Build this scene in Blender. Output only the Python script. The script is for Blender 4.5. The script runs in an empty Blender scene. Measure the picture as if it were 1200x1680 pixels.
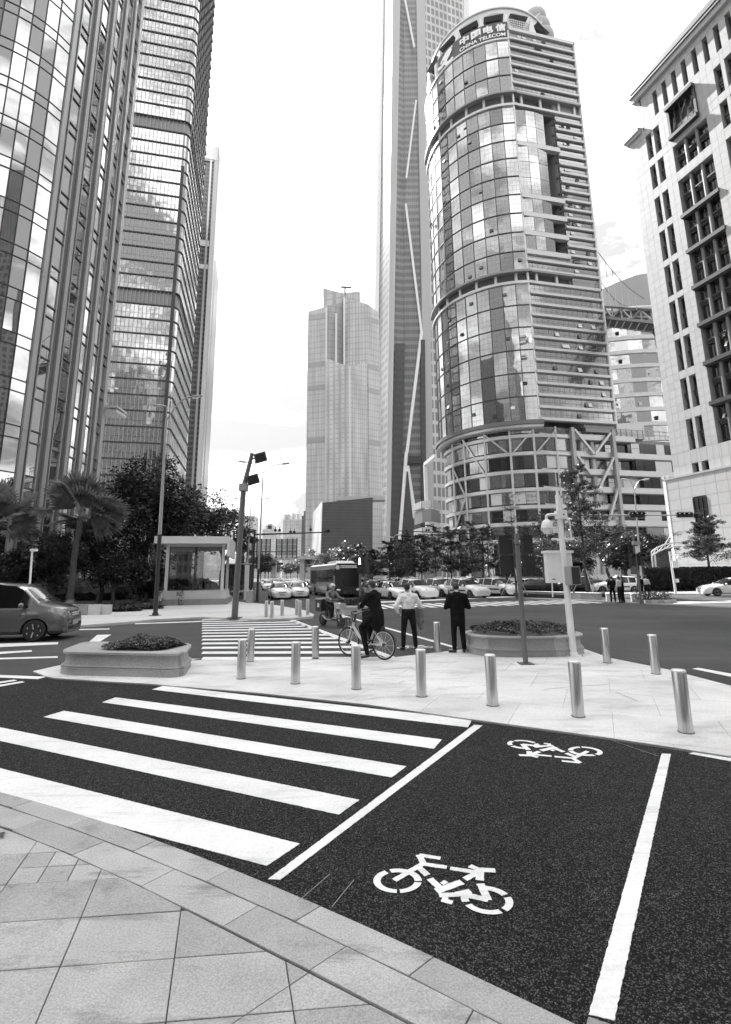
import bpy, bmesh, math, random
import numpy as np
from mathutils import Vector, Matrix
R = math.radians
rnd = random.Random(7)
SC = bpy.context.scene
COL = SC.collection

# ------------------------------------------------------------------ camera
EYE = np.array([0.0, 0.0, 1.95])
FOC, PCX, PCY = 820.0, 600.0, 780.0          # measured on the 1200 x 1680 photograph
PITCH, ROLL = R(11.3), R(0.6)
_f = np.array([0, math.cos(PITCH), math.sin(PITCH)])
_r = np.array([1.0, 0, 0])
_u = np.cross(_r, _f)
CR = _r*math.cos(ROLL) - _u*math.sin(ROLL)
CU = _u*math.cos(ROLL) + _r*math.sin(ROLL)
CF = _f
cam_d = bpy.data.cameras.new('camera')
cam = bpy.data.objects.new('camera', cam_d)
COL.objects.link(cam)
SC.camera = cam
cam.matrix_world = Matrix(((CR[0], CU[0], -CF[0], EYE[0]), (CR[1], CU[1], -CF[1], EYE[1]),
                           (CR[2], CU[2], -CF[2], EYE[2]), (0, 0, 0, 1)))
cam_d.sensor_fit = 'VERTICAL'
cam_d.sensor_height = 36.0
cam_d.lens = 36.0*FOC/1680.0
cam_d.shift_x = 0.0
cam_d.shift_y = (PCY-840.0)/1680.0
cam_d.clip_start = 0.1
cam_d.clip_end = 6000

# ------------------------------------------------------------------ sky, sun, exposure
SUN_AZ, SUN_EL = R(-30.6), R(48.5)            # azimuth from +Y, to the left: behind the curved glass tower
SUNV = Vector((math.sin(SUN_AZ)*math.cos(SUN_EL), math.cos(SUN_AZ)*math.cos(SUN_EL), math.sin(SUN_EL)))
world = bpy.data.worlds.new('World')
SC.world = world
world.use_nodes = True
wn, wl = world.node_tree.nodes, world.node_tree.links
wn.clear()
w_out = wn.new('ShaderNodeOutputWorld')
w_bg = wn.new('ShaderNodeBackground')
w_sky = wn.new('ShaderNodeTexSky')
w_sky.sky_type = 'NISHITA'
w_sky.sun_disc = False
w_sky.sun_elevation = SUN_EL
w_sky.sun_rotation = SUN_AZ
w_sky.air_density = 1.0
w_sky.dust_density = 3.0
w_bw = wn.new('ShaderNodeRGBToBW')            # the photograph is black and white
w_tc = wn.new('ShaderNodeTexCoord')
w_map = wn.new('ShaderNodeMapping')
w_map.inputs['Scale'].default_value = (1.0, 1.0, 1.8)
w_map.inputs['Location'].default_value = (7.3, 2.2, 5.1)
w_n = wn.new('ShaderNodeTexNoise')
w_n.inputs['Scale'].default_value = 3.2
w_n.inputs['Detail'].default_value = 9
w_n.inputs['Roughness'].default_value = 0.62
w_n.inputs['Distortion'].default_value = 0.6
w_r = wn.new('ShaderNodeMapRange')
w_r.inputs['From Min'].default_value = 0.46
w_r.inputs['From Max'].default_value = 0.80
w_r.inputs['To Min'].default_value = 0.105
w_r.inputs['To Max'].default_value = 1.0
w_mix = wn.new('ShaderNodeMix')
w_mix.data_type = 'FLOAT'
# thin bright cloud, brighter overhead than at the horizon as under any overcast sky
w_sep = wn.new('ShaderNodeSeparateXYZ')
w_el = wn.new('ShaderNodeMapRange')
w_el.inputs['From Min'].default_value = 0.0
w_el.inputs['From Max'].default_value = 1.0
w_el.inputs['To Min'].default_value = 9.0
w_el.inputs['To Max'].default_value = 17.0
wl.new(w_tc.outputs['Generated'], w_sep.inputs[0])
wl.new(w_sep.outputs[2], w_el.inputs['Value'])
wl.new(w_el.outputs[0], w_mix.inputs['B'])
w_dim = wn.new('ShaderNodeMath')
w_dim.operation = 'MULTIPLY'
w_dim.inputs[1].default_value = 0.07
wl.new(w_sky.outputs[0], w_bw.inputs[0])
wl.new(w_tc.outputs['Generated'], w_map.inputs[0])
wl.new(w_map.outputs[0], w_n.inputs['Vector'])
wl.new(w_n.outputs['Fac'], w_r.inputs['Value'])
wl.new(w_r.outputs[0], w_mix.inputs['Factor'])
wl.new(w_bw.outputs[0], w_dim.inputs[0])
wl.new(w_dim.outputs[0], w_mix.inputs['A'])
wl.new(w_mix.outputs[0], w_bg.inputs['Color'])
w_bg.inputs['Strength'].default_value = 0.10
wl.new(w_bg.outputs[0], w_out.inputs[0])
sun_d = bpy.data.lights.new('sun', 'SUN')
sun = bpy.data.objects.new('sun', sun_d)
COL.objects.link(sun)
sun_d.energy = 3.0
sun_d.angle = R(0.6)
sun_d.color = (1, 1, 1)
sun.rotation_euler = (-SUNV).to_track_quat('-Z', 'Y').to_euler()
SC.view_settings.view_transform = 'Standard'
SC.view_settings.look = 'None'
SC.view_settings.gamma = 1.0
SC.view_settings.exposure = 2.3
SC.view_settings.use_curve_mapping = False
SC.cycles.use_denoising = True
SC.cycles.max_bounces = 6
SC.cycles.diffuse_bounces = 3
SC.cycles.glossy_bounces = 4
SC.cycles.transparent_max_bounces = 8
SC.cycles.transmission_bounces = 4

# ------------------------------------------------------------------ helpers
def ray(px, py):
    return CF + CR*((px-PCX)/FOC) + CU*((PCY-py)/FOC)
def G(px, py, z=0.0):                          # the point of the ground (height z) seen at a pixel of the photograph
    d = ray(px, py); t = (z-EYE[2])/d[2]
    return EYE + d*t
def P(px, py, Y):                              # the point at depth Y seen at a pixel
    d = ray(px, py)
    return EYE + d*(Y/d[1])
def XO(px, Y, py=938):                         # x of a column of the photograph at depth Y
    return float(P(px, py, Y)[0])
def ZA(px, py, Y):
    return float(P(px, py, Y)[2])
def V2(a): return np.array([a[0], a[1]], float)

ORG = {}
def tag(o, label=None, cat=None, group=None, kind=None):
    if label: o['label'] = label
    if cat: o['category'] = cat
    if group: o['group'] = group
    if kind: o['kind'] = kind
    return o
def thing(name, label, cat, loc=(0, 0, 0), rotz=0.0, group=None):
    o = bpy.data.objects.new(name, None)
    COL.objects.link(o)
    o.location = loc
    o.rotation_euler = (0, 0, rotz)
    o.empty_display_size = 0.3
    ORG[o.name] = np.array(loc, float)
    return tag(o, label, cat, group)

class MB:
    def __init__(s):
        s.v = []; s.f = []
    def add(s, vs, fs):
        n = len(s.v)
        s.v += [tuple(map(float, p)) for p in vs]
        s.f += [tuple(i+n for i in f) for f in fs]
        return s
    def box(s, x0, x1, y0, y1, z0, z1):
        return s.add([(x0,y0,z0),(x1,y0,z0),(x1,y1,z0),(x0,y1,z0),(x0,y0,z1),(x1,y0,z1),(x1,y1,z1),(x0,y1,z1)],
                     [(3,2,1,0),(4,5,6,7),(0,1,5,4),(1,2,6,5),(2,3,7,6),(3,0,4,7)])
    def cbox(s, c, size, rz=0.0, rx=0.0, ry=0.0):
        M = Matrix.Translation(Vector(c)) @ Matrix.Rotation(rz,4,'Z') @ Matrix.Rotation(ry,4,'Y') @ Matrix.Rotation(rx,4,'X')
        a, b, d = size[0]/2, size[1]/2, size[2]/2
        vs = [M @ Vector(p) for p in [(-a,-b,-d),(a,-b,-d),(a,b,-d),(-a,b,-d),(-a,-b,d),(a,-b,d),(a,b,d),(-a,b,d)]]
        return s.add(vs, [(3,2,1,0),(4,5,6,7),(0,1,5,4),(1,2,6,5),(2,3,7,6),(3,0,4,7)])
    def prism(s, poly, z0, z1):
        n = len(poly)
        g = (lambda z, i: z[i] if hasattr(z, '__len__') else z)
        a = sum(poly[i][0]*poly[(i+1) % n][1]-poly[(i+1) % n][0]*poly[i][1] for i in range(n))
        if a < 0:
            poly = poly[::-1]
            if hasattr(z0, '__len__'): z0 = z0[::-1]
            if hasattr(z1, '__len__'): z1 = z1[::-1]
        vs = [(p[0],p[1],g(z0,i)) for i, p in enumerate(poly)] + [(p[0],p[1],g(z1,i)) for i, p in enumerate(poly)]
        return s.add(vs, [tuple(range(n))[::-1], tuple(range(n,2*n))] + [(i,(i+1) % n,(i+1) % n+n,i+n) for i in range(n)])
    def sheet(s, poly, z):
        n = len(poly)
        a = sum(poly[i][0]*poly[(i+1) % n][1]-poly[(i+1) % n][0]*poly[i][1] for i in range(n))
        if a < 0: poly = poly[::-1]
        return s.add([(p[0],p[1],z) for p in poly], [tuple(range(n))])
    def tube(s, pts, r, n=8, cap=True, sq=None):
        pts = [Vector(p) for p in pts]
        rs = r if hasattr(r, '__len__') else [r]*len(pts)
        base = len(s.v)
        prev = None
        for i, p in enumerate(pts):
            t = (pts[min(i+1,len(pts)-1)]-pts[max(i-1,0)])
            t = t.normalized() if t.length > 1e-9 else Vector((0,0,1))
            if prev is None:
                up = Vector((0,0,1)) if abs(t.z) < 0.9 else Vector((0,1,0))
                a = t.cross(up).normalized()
            else:
                a = (prev - t*prev.dot(t)).normalized()
            b = t.cross(a).normalized()
            prev = a
            q = sq if sq else (1,1)
            for k in range(n):
                w = 2*math.pi*k/n
                o = p + a*(math.cos(w)*rs[i]*q[0]) + b*(math.sin(w)*rs[i]*q[1])
                s.v.append(tuple(o))
        for i in range(len(pts)-1):
            for k in range(n):
                s.f.append((base+i*n+k, base+i*n+(k+1) % n, base+(i+1)*n+(k+1) % n, base+(i+1)*n+k))
        if cap:
            s.f.append(tuple(base+k for k in range(n))[::-1])
            s.f.append(tuple(base+(len(pts)-1)*n+k for k in range(n)))
        return s
    def bar(s, p, q, w, h=None):
        h = w if h is None else h
        p, q = Vector(p), Vector(q)
        t = (q-p).normalized()
        up = Vector((0,0,1)) if abs(t.z) < 0.95 else Vector((0,1,0))
        a = t.cross(up).normalized()*(w/2)
        b = a.cross(t).normalized()*(h/2)
        vs = [p-a-b,p+a-b,p+a+b,p-a+b,q-a-b,q+a-b,q+a+b,q-a+b]
        return s.add(vs, [(3,2,1,0),(4,5,6,7),(0,1,5,4),(1,2,6,5),(2,3,7,6),(3,0,4,7)])
    def lathe(s, prof, n=16, c=(0,0,0), a0=0.0, a1=None, axis='Z'):
        full = a1 is None
        m = n if full else n+1
        base = len(s.v)
        for (r, z) in prof:
            for k in range(m):
                w = a0 + (2*math.pi*k/n if full else (a1-a0)*k/n)
                if axis == 'Z': s.v.append((c[0]+r*math.cos(w), c[1]+r*math.sin(w), c[2]+z))
                elif axis == 'Y': s.v.append((c[0]+r*math.cos(w), c[1]+z, c[2]+r*math.sin(w)))
                else: s.v.append((c[0]+z, c[1]+r*math.cos(w), c[2]+r*math.sin(w)))
        for i in range(len(prof)-1):
            for k in range(n):
                k2 = (k+1) % n if full else k+1
                s.f.append((base+i*m+k, base+i*m+k2, base+(i+1)*m+k2, base+(i+1)*m+k))
        if full:
            if prof[0][0] > 1e-6: s.f.append(tuple(base+k for k in range(n))[::-1])
            if prof[-1][0] > 1e-6: s.f.append(tuple(base+(len(prof)-1)*m+k for k in range(n)))
        return s
    def ball(s, c, r, n=10, sc=(1,1,1)):
        prof = [(math.sin(math.pi*i/n)*1.0, -math.cos(math.pi*i/n)) for i in range(n+1)]
        base = len(s.v)
        s.lathe(prof, n+2)
        for i in range(base, len(s.v)):
            x, y, z = s.v[i]
            s.v[i] = (c[0]+x*r*sc[0], c[1]+y*r*sc[1], c[2]+z*r*sc[2])
        return s
    def quad(s, a, b, c, d):
        return s.add([a,b,c,d], [(0,1,2,3)])
    def solid(s, front, back):                 # a slab from a front outline and the same outline at the back
        n = len(front)
        return s.add(list(front)+list(back), [tuple(range(n)), tuple(range(n,2*n))[::-1]] +
                     [(i, i+n, (i+1) % n+n, (i+1) % n) for i in range(n)])
    def mesh(s, name, mat, off=None, smooth=False, angle=40):
        me = bpy.data.meshes.new(name)
        v = s.v if off is None else [(p[0]-off[0],p[1]-off[1],p[2]-off[2]) for p in s.v]
        me.from_pydata(v, [], s.f)
        if mat: me.materials.append(mat)
        if smooth:
            me.polygons.foreach_set('use_smooth', [True]*len(me.polygons))
            try: me.set_sharp_from_angle(angle=R(angle))
            except Exception: pass
        me.update()
        return me

def obj(name, mb, mat, parent=None, smooth=False, kind=None, angle=40):
    off = ORG.get(parent.name) if parent is not None else None
    me = mb.mesh(name, mat, off, smooth, angle)
    o = bpy.data.objects.new(name, me)
    COL.objects.link(o)
    if parent is not None:
        o.parent = parent
        ORG[o.name] = ORG.get(parent.name, np.zeros(3))
    else:
        ORG[o.name] = np.zeros(3)
    if kind: o['kind'] = kind
    return o
def link_mesh(name, me, parent=None, loc=(0,0,0), rot=(0,0,0), scale=(1,1,1)):
    o = bpy.data.objects.new(name, me)
    COL.objects.link(o)
    if parent is not None: o.parent = parent
    o.location = loc; o.rotation_euler = rot; o.scale = scale
    return o
_UB = {}
def unit_box(mat):
    if mat.name not in _UB:
        _UB[mat.name] = MB().box(-.5,.5,-.5,.5,-.5,.5).mesh('piece_'+mat.name, mat)
    return _UB[mat.name]
def piece(name, mat, parent, c, size, rz=0.0, rx=0.0, ry=0.0):   # one box piece, mesh data shared by all pieces of its material
    off = ORG.get(parent.name, np.zeros(3))
    o = link_mesh(name, unit_box(mat), parent, (c[0]-off[0], c[1]-off[1], c[2]-off[2]), (rx, ry, rz), size)
    return o
_KIDS = {}
def dup(root, loc, rotz=0.0, label=None, group=None, scale=None, mesh_swap=None):
    r = root.copy(); COL.objects.link(r)
    r.location = loc; r.rotation_euler = (0, 0, rotz)
    if scale: r.scale = (scale,)*3 if not hasattr(scale,'__len__') else scale
    if label: r['label'] = label
    if group: r['group'] = group
    for ch in kids(root):
        c = ch.copy(); COL.objects.link(c); c.parent = r
        for g in kids(ch):
            d = g.copy(); COL.objects.link(d); d.parent = c
    return r
def kids(o):
    if o.name not in _KIDS: _KIDS[o.name] = list(o.children)
    return _KIDS[o.name]

# ------------------------------------------------------------------ materials (all greys: a black and white photograph)
def mat(name, base, rough=0.6, metal=0.0, spec=0.5, noise=None, bump=None, streak=None, coat=0.0):
    m = bpy.data.materials.new(name)
    m.use_nodes = True
    nt = m.node_tree
    b = nt.nodes['Principled BSDF']
    b.inputs['Base Color'].default_value = (base, base, base, 1)
    b.inputs['Roughness'].default_value = rough
    b.inputs['Metallic'].default_value = metal
    b.inputs['Specular IOR Level'].default_value = spec
    b.inputs['Coat Weight'].default_value = coat
    tc = None
    if noise or bump or streak:
        tc = nt.nodes.new('ShaderNodeTexCoord')
    if noise:                                   # (scale, low, high[, detail])  multiplies the base
        n = nt.nodes.new('ShaderNodeTexNoise')
        n.inputs['Scale'].default_value = noise[0]
        n.inputs['Detail'].default_value = noise[3] if len(noise) > 3 else 6
        n.inputs['Roughness'].default_value = 0.6
        src = tc.outputs['Object']
        if streak:
            mp = nt.nodes.new('ShaderNodeMapping')
            mp.inputs['Scale'].default_value = streak
            nt.links.new(src, mp.inputs[0]); src = mp.outputs[0]
        nt.links.new(src, n.inputs['Vector'])
        r = nt.nodes.new('ShaderNodeMapRange')
        r.inputs['From Min'].default_value = 0.3
        r.inputs['From Max'].default_value = 0.7
        r.inputs['To Min'].default_value = base*noise[1]
        r.inputs['To Max'].default_value = base*noise[2]
        nt.links.new(n.outputs['Fac'], r.inputs['Value'])
        nt.links.new(r.outputs[0], b.inputs['Base Color'])
    if bump:                                    # (scale, strength, distance)
        n2 = nt.nodes.new('ShaderNodeTexNoise')
        n2.inputs['Scale'].default_value = bump[0]
        n2.inputs['Detail'].default_value = 4
        nt.links.new(tc.outputs['Object'], n2.inputs['Vector'])
        bp = nt.nodes.new('ShaderNodeBump')
        bp.inputs['Strength'].default_value = bump[1]
        bp.inputs['Distance'].default_value = bump[2]
        nt.links.new(n2.outputs['Fac'], bp.inputs['Height'])
        nt.links.new(bp.outputs[0], b.inputs['Normal'])
    return m

def ground_mat(name, base, big, fine, speck, rough=0.85, bump=0.4, blot=None, stretch=None):
    # big: (scale, lo, hi) patches; fine: (scale, lo, hi) grain; speck: (scale, threshold, value) light chips
    m = bpy.data.materials.new(name); m.use_nodes = True
    nt = m.node_tree; N, L = nt.nodes, nt.links
    b = N['Principled BSDF']
    tc = N.new('ShaderNodeTexCoord')
    def noise(scale, detail=5, rgh=0.6, vec=None):
        n = N.new('ShaderNodeTexNoise'); n.inputs['Scale'].default_value = scale
        n.inputs['Detail'].default_value = detail; n.inputs['Roughness'].default_value = rgh
        L.new(vec or tc.outputs['Object'], n.inputs['Vector']); return n.outputs['Fac']
    def rng(src, a, c, lo, hi):
        r = N.new('ShaderNodeMapRange'); r.inputs['From Min'].default_value = a; r.inputs['From Max'].default_value = c
        r.inputs['To Min'].default_value = lo; r.inputs['To Max'].default_value = hi
        L.new(src, r.inputs['Value']); return r.outputs[0]
    def math2(op, a, c):
        q = N.new('ShaderNodeMath'); q.operation = op
        for i, x in enumerate((a, c)):
            if isinstance(x, (int, float)): q.inputs[i].default_value = x
            else: L.new(x, q.inputs[i])
        return q.outputs[0]
    f = noise(fine[0], 3, 0.7)
    col = math2('MULTIPLY', rng(noise(big[0]), .3, .7, big[1], big[2]), rng(f, .3, .7, fine[1], fine[2]))
    col = math2('MULTIPLY', col, base)
    if speck:
        vo = N.new('ShaderNodeTexVoronoi'); vo.inputs['Scale'].default_value = speck[0]
        L.new(tc.outputs['Object'], vo.inputs['Vector'])
        sep = N.new('ShaderNodeSeparateColor'); L.new(vo.outputs['Color'], sep.inputs[0])
        k = math2('GREATER_THAN', sep.outputs[0], speck[1])
        kk = math2('MULTIPLY', k, sep.outputs[1])
        col = math2('ADD', col, math2('MULTIPLY', kk, speck[2]))
    if blot:                                    # dark stains (scale, from, to, factor)
        vec = None
        if stretch:
            mp = N.new('ShaderNodeMapping'); mp.inputs['Scale'].default_value = stretch; L.new(tc.outputs['Object'], mp.inputs[0]); vec = mp.outputs[0]
        s_ = rng(noise(blot[0], 8, 0.7, vec), blot[1], blot[2], 1.0, blot[3])
        col = math2('MULTIPLY', col, s_)
    L.new(col, b.inputs['Base Color'])
    b.inputs['Roughness'].default_value = rough
    b.inputs['Specular IOR Level'].default_value = 0.12
    bp = N.new('ShaderNodeBump'); bp.inputs['Strength'].default_value = bump; bp.inputs['Distance'].default_value = 0.01
    L.new(f, bp.inputs['Height']); L.new(bp.outputs[0], b.inputs['Normal'])
    return m

def glass_mat(name, base=0.03, refl=0.5, rough=0.02, wave=0.0, wscale=0.3, grid=None, line=0.12):
    # coated curtain-wall glass: dark body with a strong mirror layer; grid = (nx, nz, width) mullions over a piece's own box
    m = bpy.data.materials.new(name); m.use_nodes = True
    nt = m.node_tree; N, L = nt.nodes, nt.links
    N.clear()
    out = N.new('ShaderNodeOutputMaterial')
    d = N.new('ShaderNodeBsdfPrincipled'); d.inputs['Base Color'].default_value = (base,)*3+(1,)
    d.inputs['Roughness'].default_value = 0.25
    g = N.new('ShaderNodeBsdfGlossy'); g.inputs['Roughness'].default_value = rough
    g.inputs['Color'].default_value = (.93,.93,.93,1)
    mx = N.new('ShaderNodeMixShader')
    fr = N.new('ShaderNodeLayerWeight'); fr.inputs['Blend'].default_value = 0.35
    r = N.new('ShaderNodeMapRange'); r.inputs['To Min'].default_value = refl; r.inputs['To Max'].default_value = min(1.0, refl+0.45)
    L.new(fr.outputs['Fresnel'], r.inputs['Value']); L.new(r.outputs[0], mx.inputs[0])
    L.new(d.outputs[0], mx.inputs[1]); L.new(g.outputs[0], mx.inputs[2])
    tc = N.new('ShaderNodeTexCoord')
    if wave:
        n = N.new('ShaderNodeTexNoise'); n.inputs['Scale'].default_value = wscale; n.inputs['Detail'].default_value = 1
        geo = N.new('ShaderNodeNewGeometry')
        L.new(geo.outputs['Position'], n.inputs['Vector'])
        bp = N.new('ShaderNodeBump'); bp.inputs['Strength'].default_value = 1.0; bp.inputs['Distance'].default_value = wave
        L.new(n.outputs['Fac'], bp.inputs['Height'])
        L.new(bp.outputs[0], g.inputs['Normal'])
    last = mx.outputs[0]
    if grid:
        sp = N.new('ShaderNodeSeparateXYZ'); L.new(tc.outputs['Generated'], sp.inputs[0])
        def cut(src, k, w):
            a = N.new('ShaderNodeMath'); a.operation = 'MULTIPLY'; a.inputs[1].default_value = k; L.new(src, a.inputs[0])
            f_ = N.new('ShaderNodeMath'); f_.operation = 'FRACT'; L.new(a.outputs[0], f_.inputs[0])
            c = N.new('ShaderNodeMath'); c.operation = 'LESS_THAN'; c.inputs[1].default_value = w; L.new(f_.outputs[0], c.inputs[0])
            return c.outputs[0]
        a = cut(sp.outputs[0], grid[0], grid[2]); b2 = cut(sp.outputs[2], grid[1], grid[2])
        mxv = N.new('ShaderNodeMath'); mxv.operation = 'MAXIMUM'; L.new(a, mxv.inputs[0]); L.new(b2, mxv.inputs[1])
        fr2 = N.new('ShaderNodeBsdfPrincipled'); fr2.inputs['Base Color'].default_value = (line,)*3+(1,); fr2.inputs['Roughness'].default_value = .5
        m2 = N.new('ShaderNodeMixShader'); L.new(mxv.outputs[0], m2.inputs[0]); L.new(last, m2.inputs[1]); L.new(fr2.outputs[0], m2.inputs[2])
        last = m2.outputs[0]
    L.new(last, out.inputs[0])
    return m

def leaf_mat(name, base, var=0.5, trans=0.35):
    m = bpy.data.materials.new(name); m.use_nodes = True
    nt = m.node_tree; N, L = nt.nodes, nt.links
    N.clear()
    out = N.new('ShaderNodeOutputMaterial')
    tc = N.new('ShaderNodeTexCoord')
    n = N.new('ShaderNodeTexNoise'); n.inputs['Scale'].default_value = 1.7; n.inputs['Detail'].default_value = 6
    L.new(tc.outputs['Object'], n.inputs['Vector'])
    r = N.new('ShaderNodeMapRange'); r.inputs['From Min'].default_value = .35; r.inputs['From Max'].default_value = .65
    r.inputs['To Min'].default_value = base*(1-var); r.inputs['To Max'].default_value = base*(1+var)
    L.new(n.outputs['Fac'], r.inputs['Value'])
    p = N.new('ShaderNodeBsdfPrincipled'); p.inputs['Roughness'].default_value = .33
    L.new(r.outputs[0], p.inputs['Base Color'])
    t = N.new('ShaderNodeBsdfTranslucent'); L.new(r.outputs[0], t.inputs['Color'])
    mx = N.new('ShaderNodeMixShader'); mx.inputs[0].default_value = trans
    L.new(p.outputs[0], mx.inputs[1]); L.new(t.outputs[0], mx.inputs[2]); L.new(mx.outputs[0], out.inputs[0])
    return m

M = {}
M['asphalt_dark'] = ground_mat('asphalt_dark', .0085, (.5,.65,1.35), (85,.25,2.0), (150,.70,.11), .8, .9, (.9,.56,.75,1.7))
M['asphalt'] = ground_mat('asphalt', .066, (.18,.72,1.32), (60,.6,1.4), (120,.9,.05), .8, .35, (.5,.55,.75,1.45), (.12,1.3,1))
M['paint'] = ground_mat('road_paint', .8, (.9,.84,1.06), (45,.86,1.06), None, .6, .2, (2.2,.54,.74,.68), (.4,2.6,1))
M['paint_worn'] = ground_mat('worn_road_paint', .3, (.8,.85,1.1), (26,.7,1.2), None, .7, .2, (3,.5,.7,.45))
M['concrete'] = ground_mat('pale_concrete', .68, (.6,.82,1.1), (30,.9,1.06), (90,.97,-.2), .75, .15, (1.3,.50,.74,.58), (.5,1.4,1))
M['sidewalk'] = ground_mat('pale_sidewalk', .55, (.3,.85,1.1), (20,.93,1.06), None, .8, .15)
M['slab'] = ground_mat('granite_slab', .41, (1.6,.84,1.14), (90,.72,1.26), (240,.93,.08), .75, .25, (2.6,.54,.74,.42), (.5,2.0,1))
M['slab_b'] = ground_mat('granite_slab_grey', .35, (1.6,.86,1.12), (90,.72,1.26), (240,.93,.06), .75, .25, (4.0,.56,.74,.6))
M['joint'] = mat('joint_dirt', .05, .95)
M['granite'] = ground_mat('speckled_granite', .36, (1.2,.85,1.12), (70,.62,1.35), (160,.9,.1), .6, .1)
M['granite_dark'] = ground_mat('speckled_granite_dark', .27, (1.2,.85,1.12), (70,.62,1.35), (160,.9,.1), .6, .1)
M['steel'] = mat('brushed_steel', .62, .30, 1.0, .5, noise=(6,.7,1.15), streak=(14,14,.35))
M['steel_cap'] = mat('steel_cap', .78, .4, .7)
M['white_metal'] = mat('white_painted_metal', .8, .4, noise=(3,.9,1.05))
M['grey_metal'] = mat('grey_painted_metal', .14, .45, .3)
M['mid_metal'] = mat('mid_grey_metal', .34, .45, .3)
M['dark_metal'] = mat('dark_painted_metal', .035, .45, .2)
M['black'] = mat('black_plastic', .012, .45)
M['rubber'] = mat('tyre_rubber', .016, .75)
M['chrome'] = mat('chrome', .8, .12, 1.0)
M['alloy'] = mat('alloy_wheel', .6, .3, .8)
M['lens'] = mat('lamp_lens', .75, .08, .2, .8)
M['light_concrete'] = mat('light_concrete', .5, .7, noise=(.8,.85,1.1))
M['stone_clad'] = mat('stone_cladding', .35, .6, noise=(.7,.9,1.08), bump=(6,.1,.02))
M['stone_clad_b'] = mat('stone_cladding_grey', .32, .6, noise=(.9,.9,1.1), bump=(6,.1,.02))
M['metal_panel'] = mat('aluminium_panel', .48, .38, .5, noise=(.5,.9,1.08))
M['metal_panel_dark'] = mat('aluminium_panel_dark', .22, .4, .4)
M['white_panel'] = mat('white_panel', .66, .45, noise=(.4,.92,1.05))
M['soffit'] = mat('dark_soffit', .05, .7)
M['bronze'] = mat('dark_bronze', .035, .4, .5)
M['bark'] = mat('bark', .07, .9, noise=(8,.6,1.5), bump=(18,.6,.03))
M['bark_light'] = mat('pale_bark', .2, .9, noise=(6,.6,1.3))
M['leaf_dark'] = leaf_mat('leaf_dark', .022, .6, .3)
M['leaf_mid'] = leaf_mat('leaf_mid', .05, .6, .4)
M['leaf_light'] = leaf_mat('leaf_light', .13, .5, .4)
M['leaf_palm'] = leaf_mat('leaf_palm', .17, .5, .5)
M['leaf_shrub'] = leaf_mat('leaf_shrub', .085, .85, .25)
M['soil'] = mat('soil', .03, .95, noise=(4,.6,1.4))
# ------------------------------------------------------------------ ground, roads, pavements
ground = obj('ground', MB().sheet([(-900,-250),(900,-250),(900,1300),(-900,1300)], -0.03), M['asphalt'], kind='structure')
road = obj('road', MB().sheet([(-160,-20),(160,-20),(160,420),(-160,420)], 0.0), M['asphalt'], kind='structure')
def px_poly(pts, z=0.0): return [tuple(G(x, y, z)[:2]) for x, y in pts]

# near pavement: two rows of kerb stones along a curve and big diagonal slabs behind them
ZP = 0.035
E_OUT = [(-60,1285),(0,1298.7),(53.6,1313.6),(150,1340.5),(258.5,1376.8),(379.5,1425.5),(438,1448),(526.5,1487),(620,1527),(711.8,1567),(830,1622),(950,1680),(1080,1745)]
E_MID = [(-60,1302),(0,1321),(18,1325.6),(110,1356.5),(173,1379.6),(217,1397),(337.5,1445),(424.5,1485.5),(483,1512.5),(568.5,1555.4),(669,1599),(776,1652),(900,1722)]
E_INN = [(-60,1336),(16.5,1363),(60.5,1381),(103,1397),(165,1425),(231,1453),(300,1485.5),(366,1518),(442.5,1559.6),(507,1595.6),(595.5,1640),(660,1668.5),(745,1712)]
def gcurve(pts): return [V2(G(x, y, ZP)) for x, y in pts]
def fit_curve(pts, n=60):                      # smooth: quadratic fit x -> y in the ground plane
    p = np.array(gcurve(pts)); k = np.polyfit(p[:,0], p[:,1], 3)
    return lambda x: np.polyval(k, x)
C_OUT, C_MID, C_INN = fit_curve(E_OUT), fit_curve(E_MID), fit_curve(E_INN)
slipline = [(x, C_OUT(x)) for x in np.linspace(-3.6, 1.15, 40)]
ext0 = [(-26, slipline[0][1]+7.2), (-9, slipline[0][1]+2.2)]
ext1 = [(2.4, 1.3), (5, -1.6), (14, -11)]
near_edge = ext0 + slipline + ext1
pavement = obj('pavement', MB().prism([(p[0]+.012, p[1]-.012) for p in near_edge] + [(14,-19),(-26,-19)], -0.02, ZP-0.012), M['joint'], kind='structure')

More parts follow.
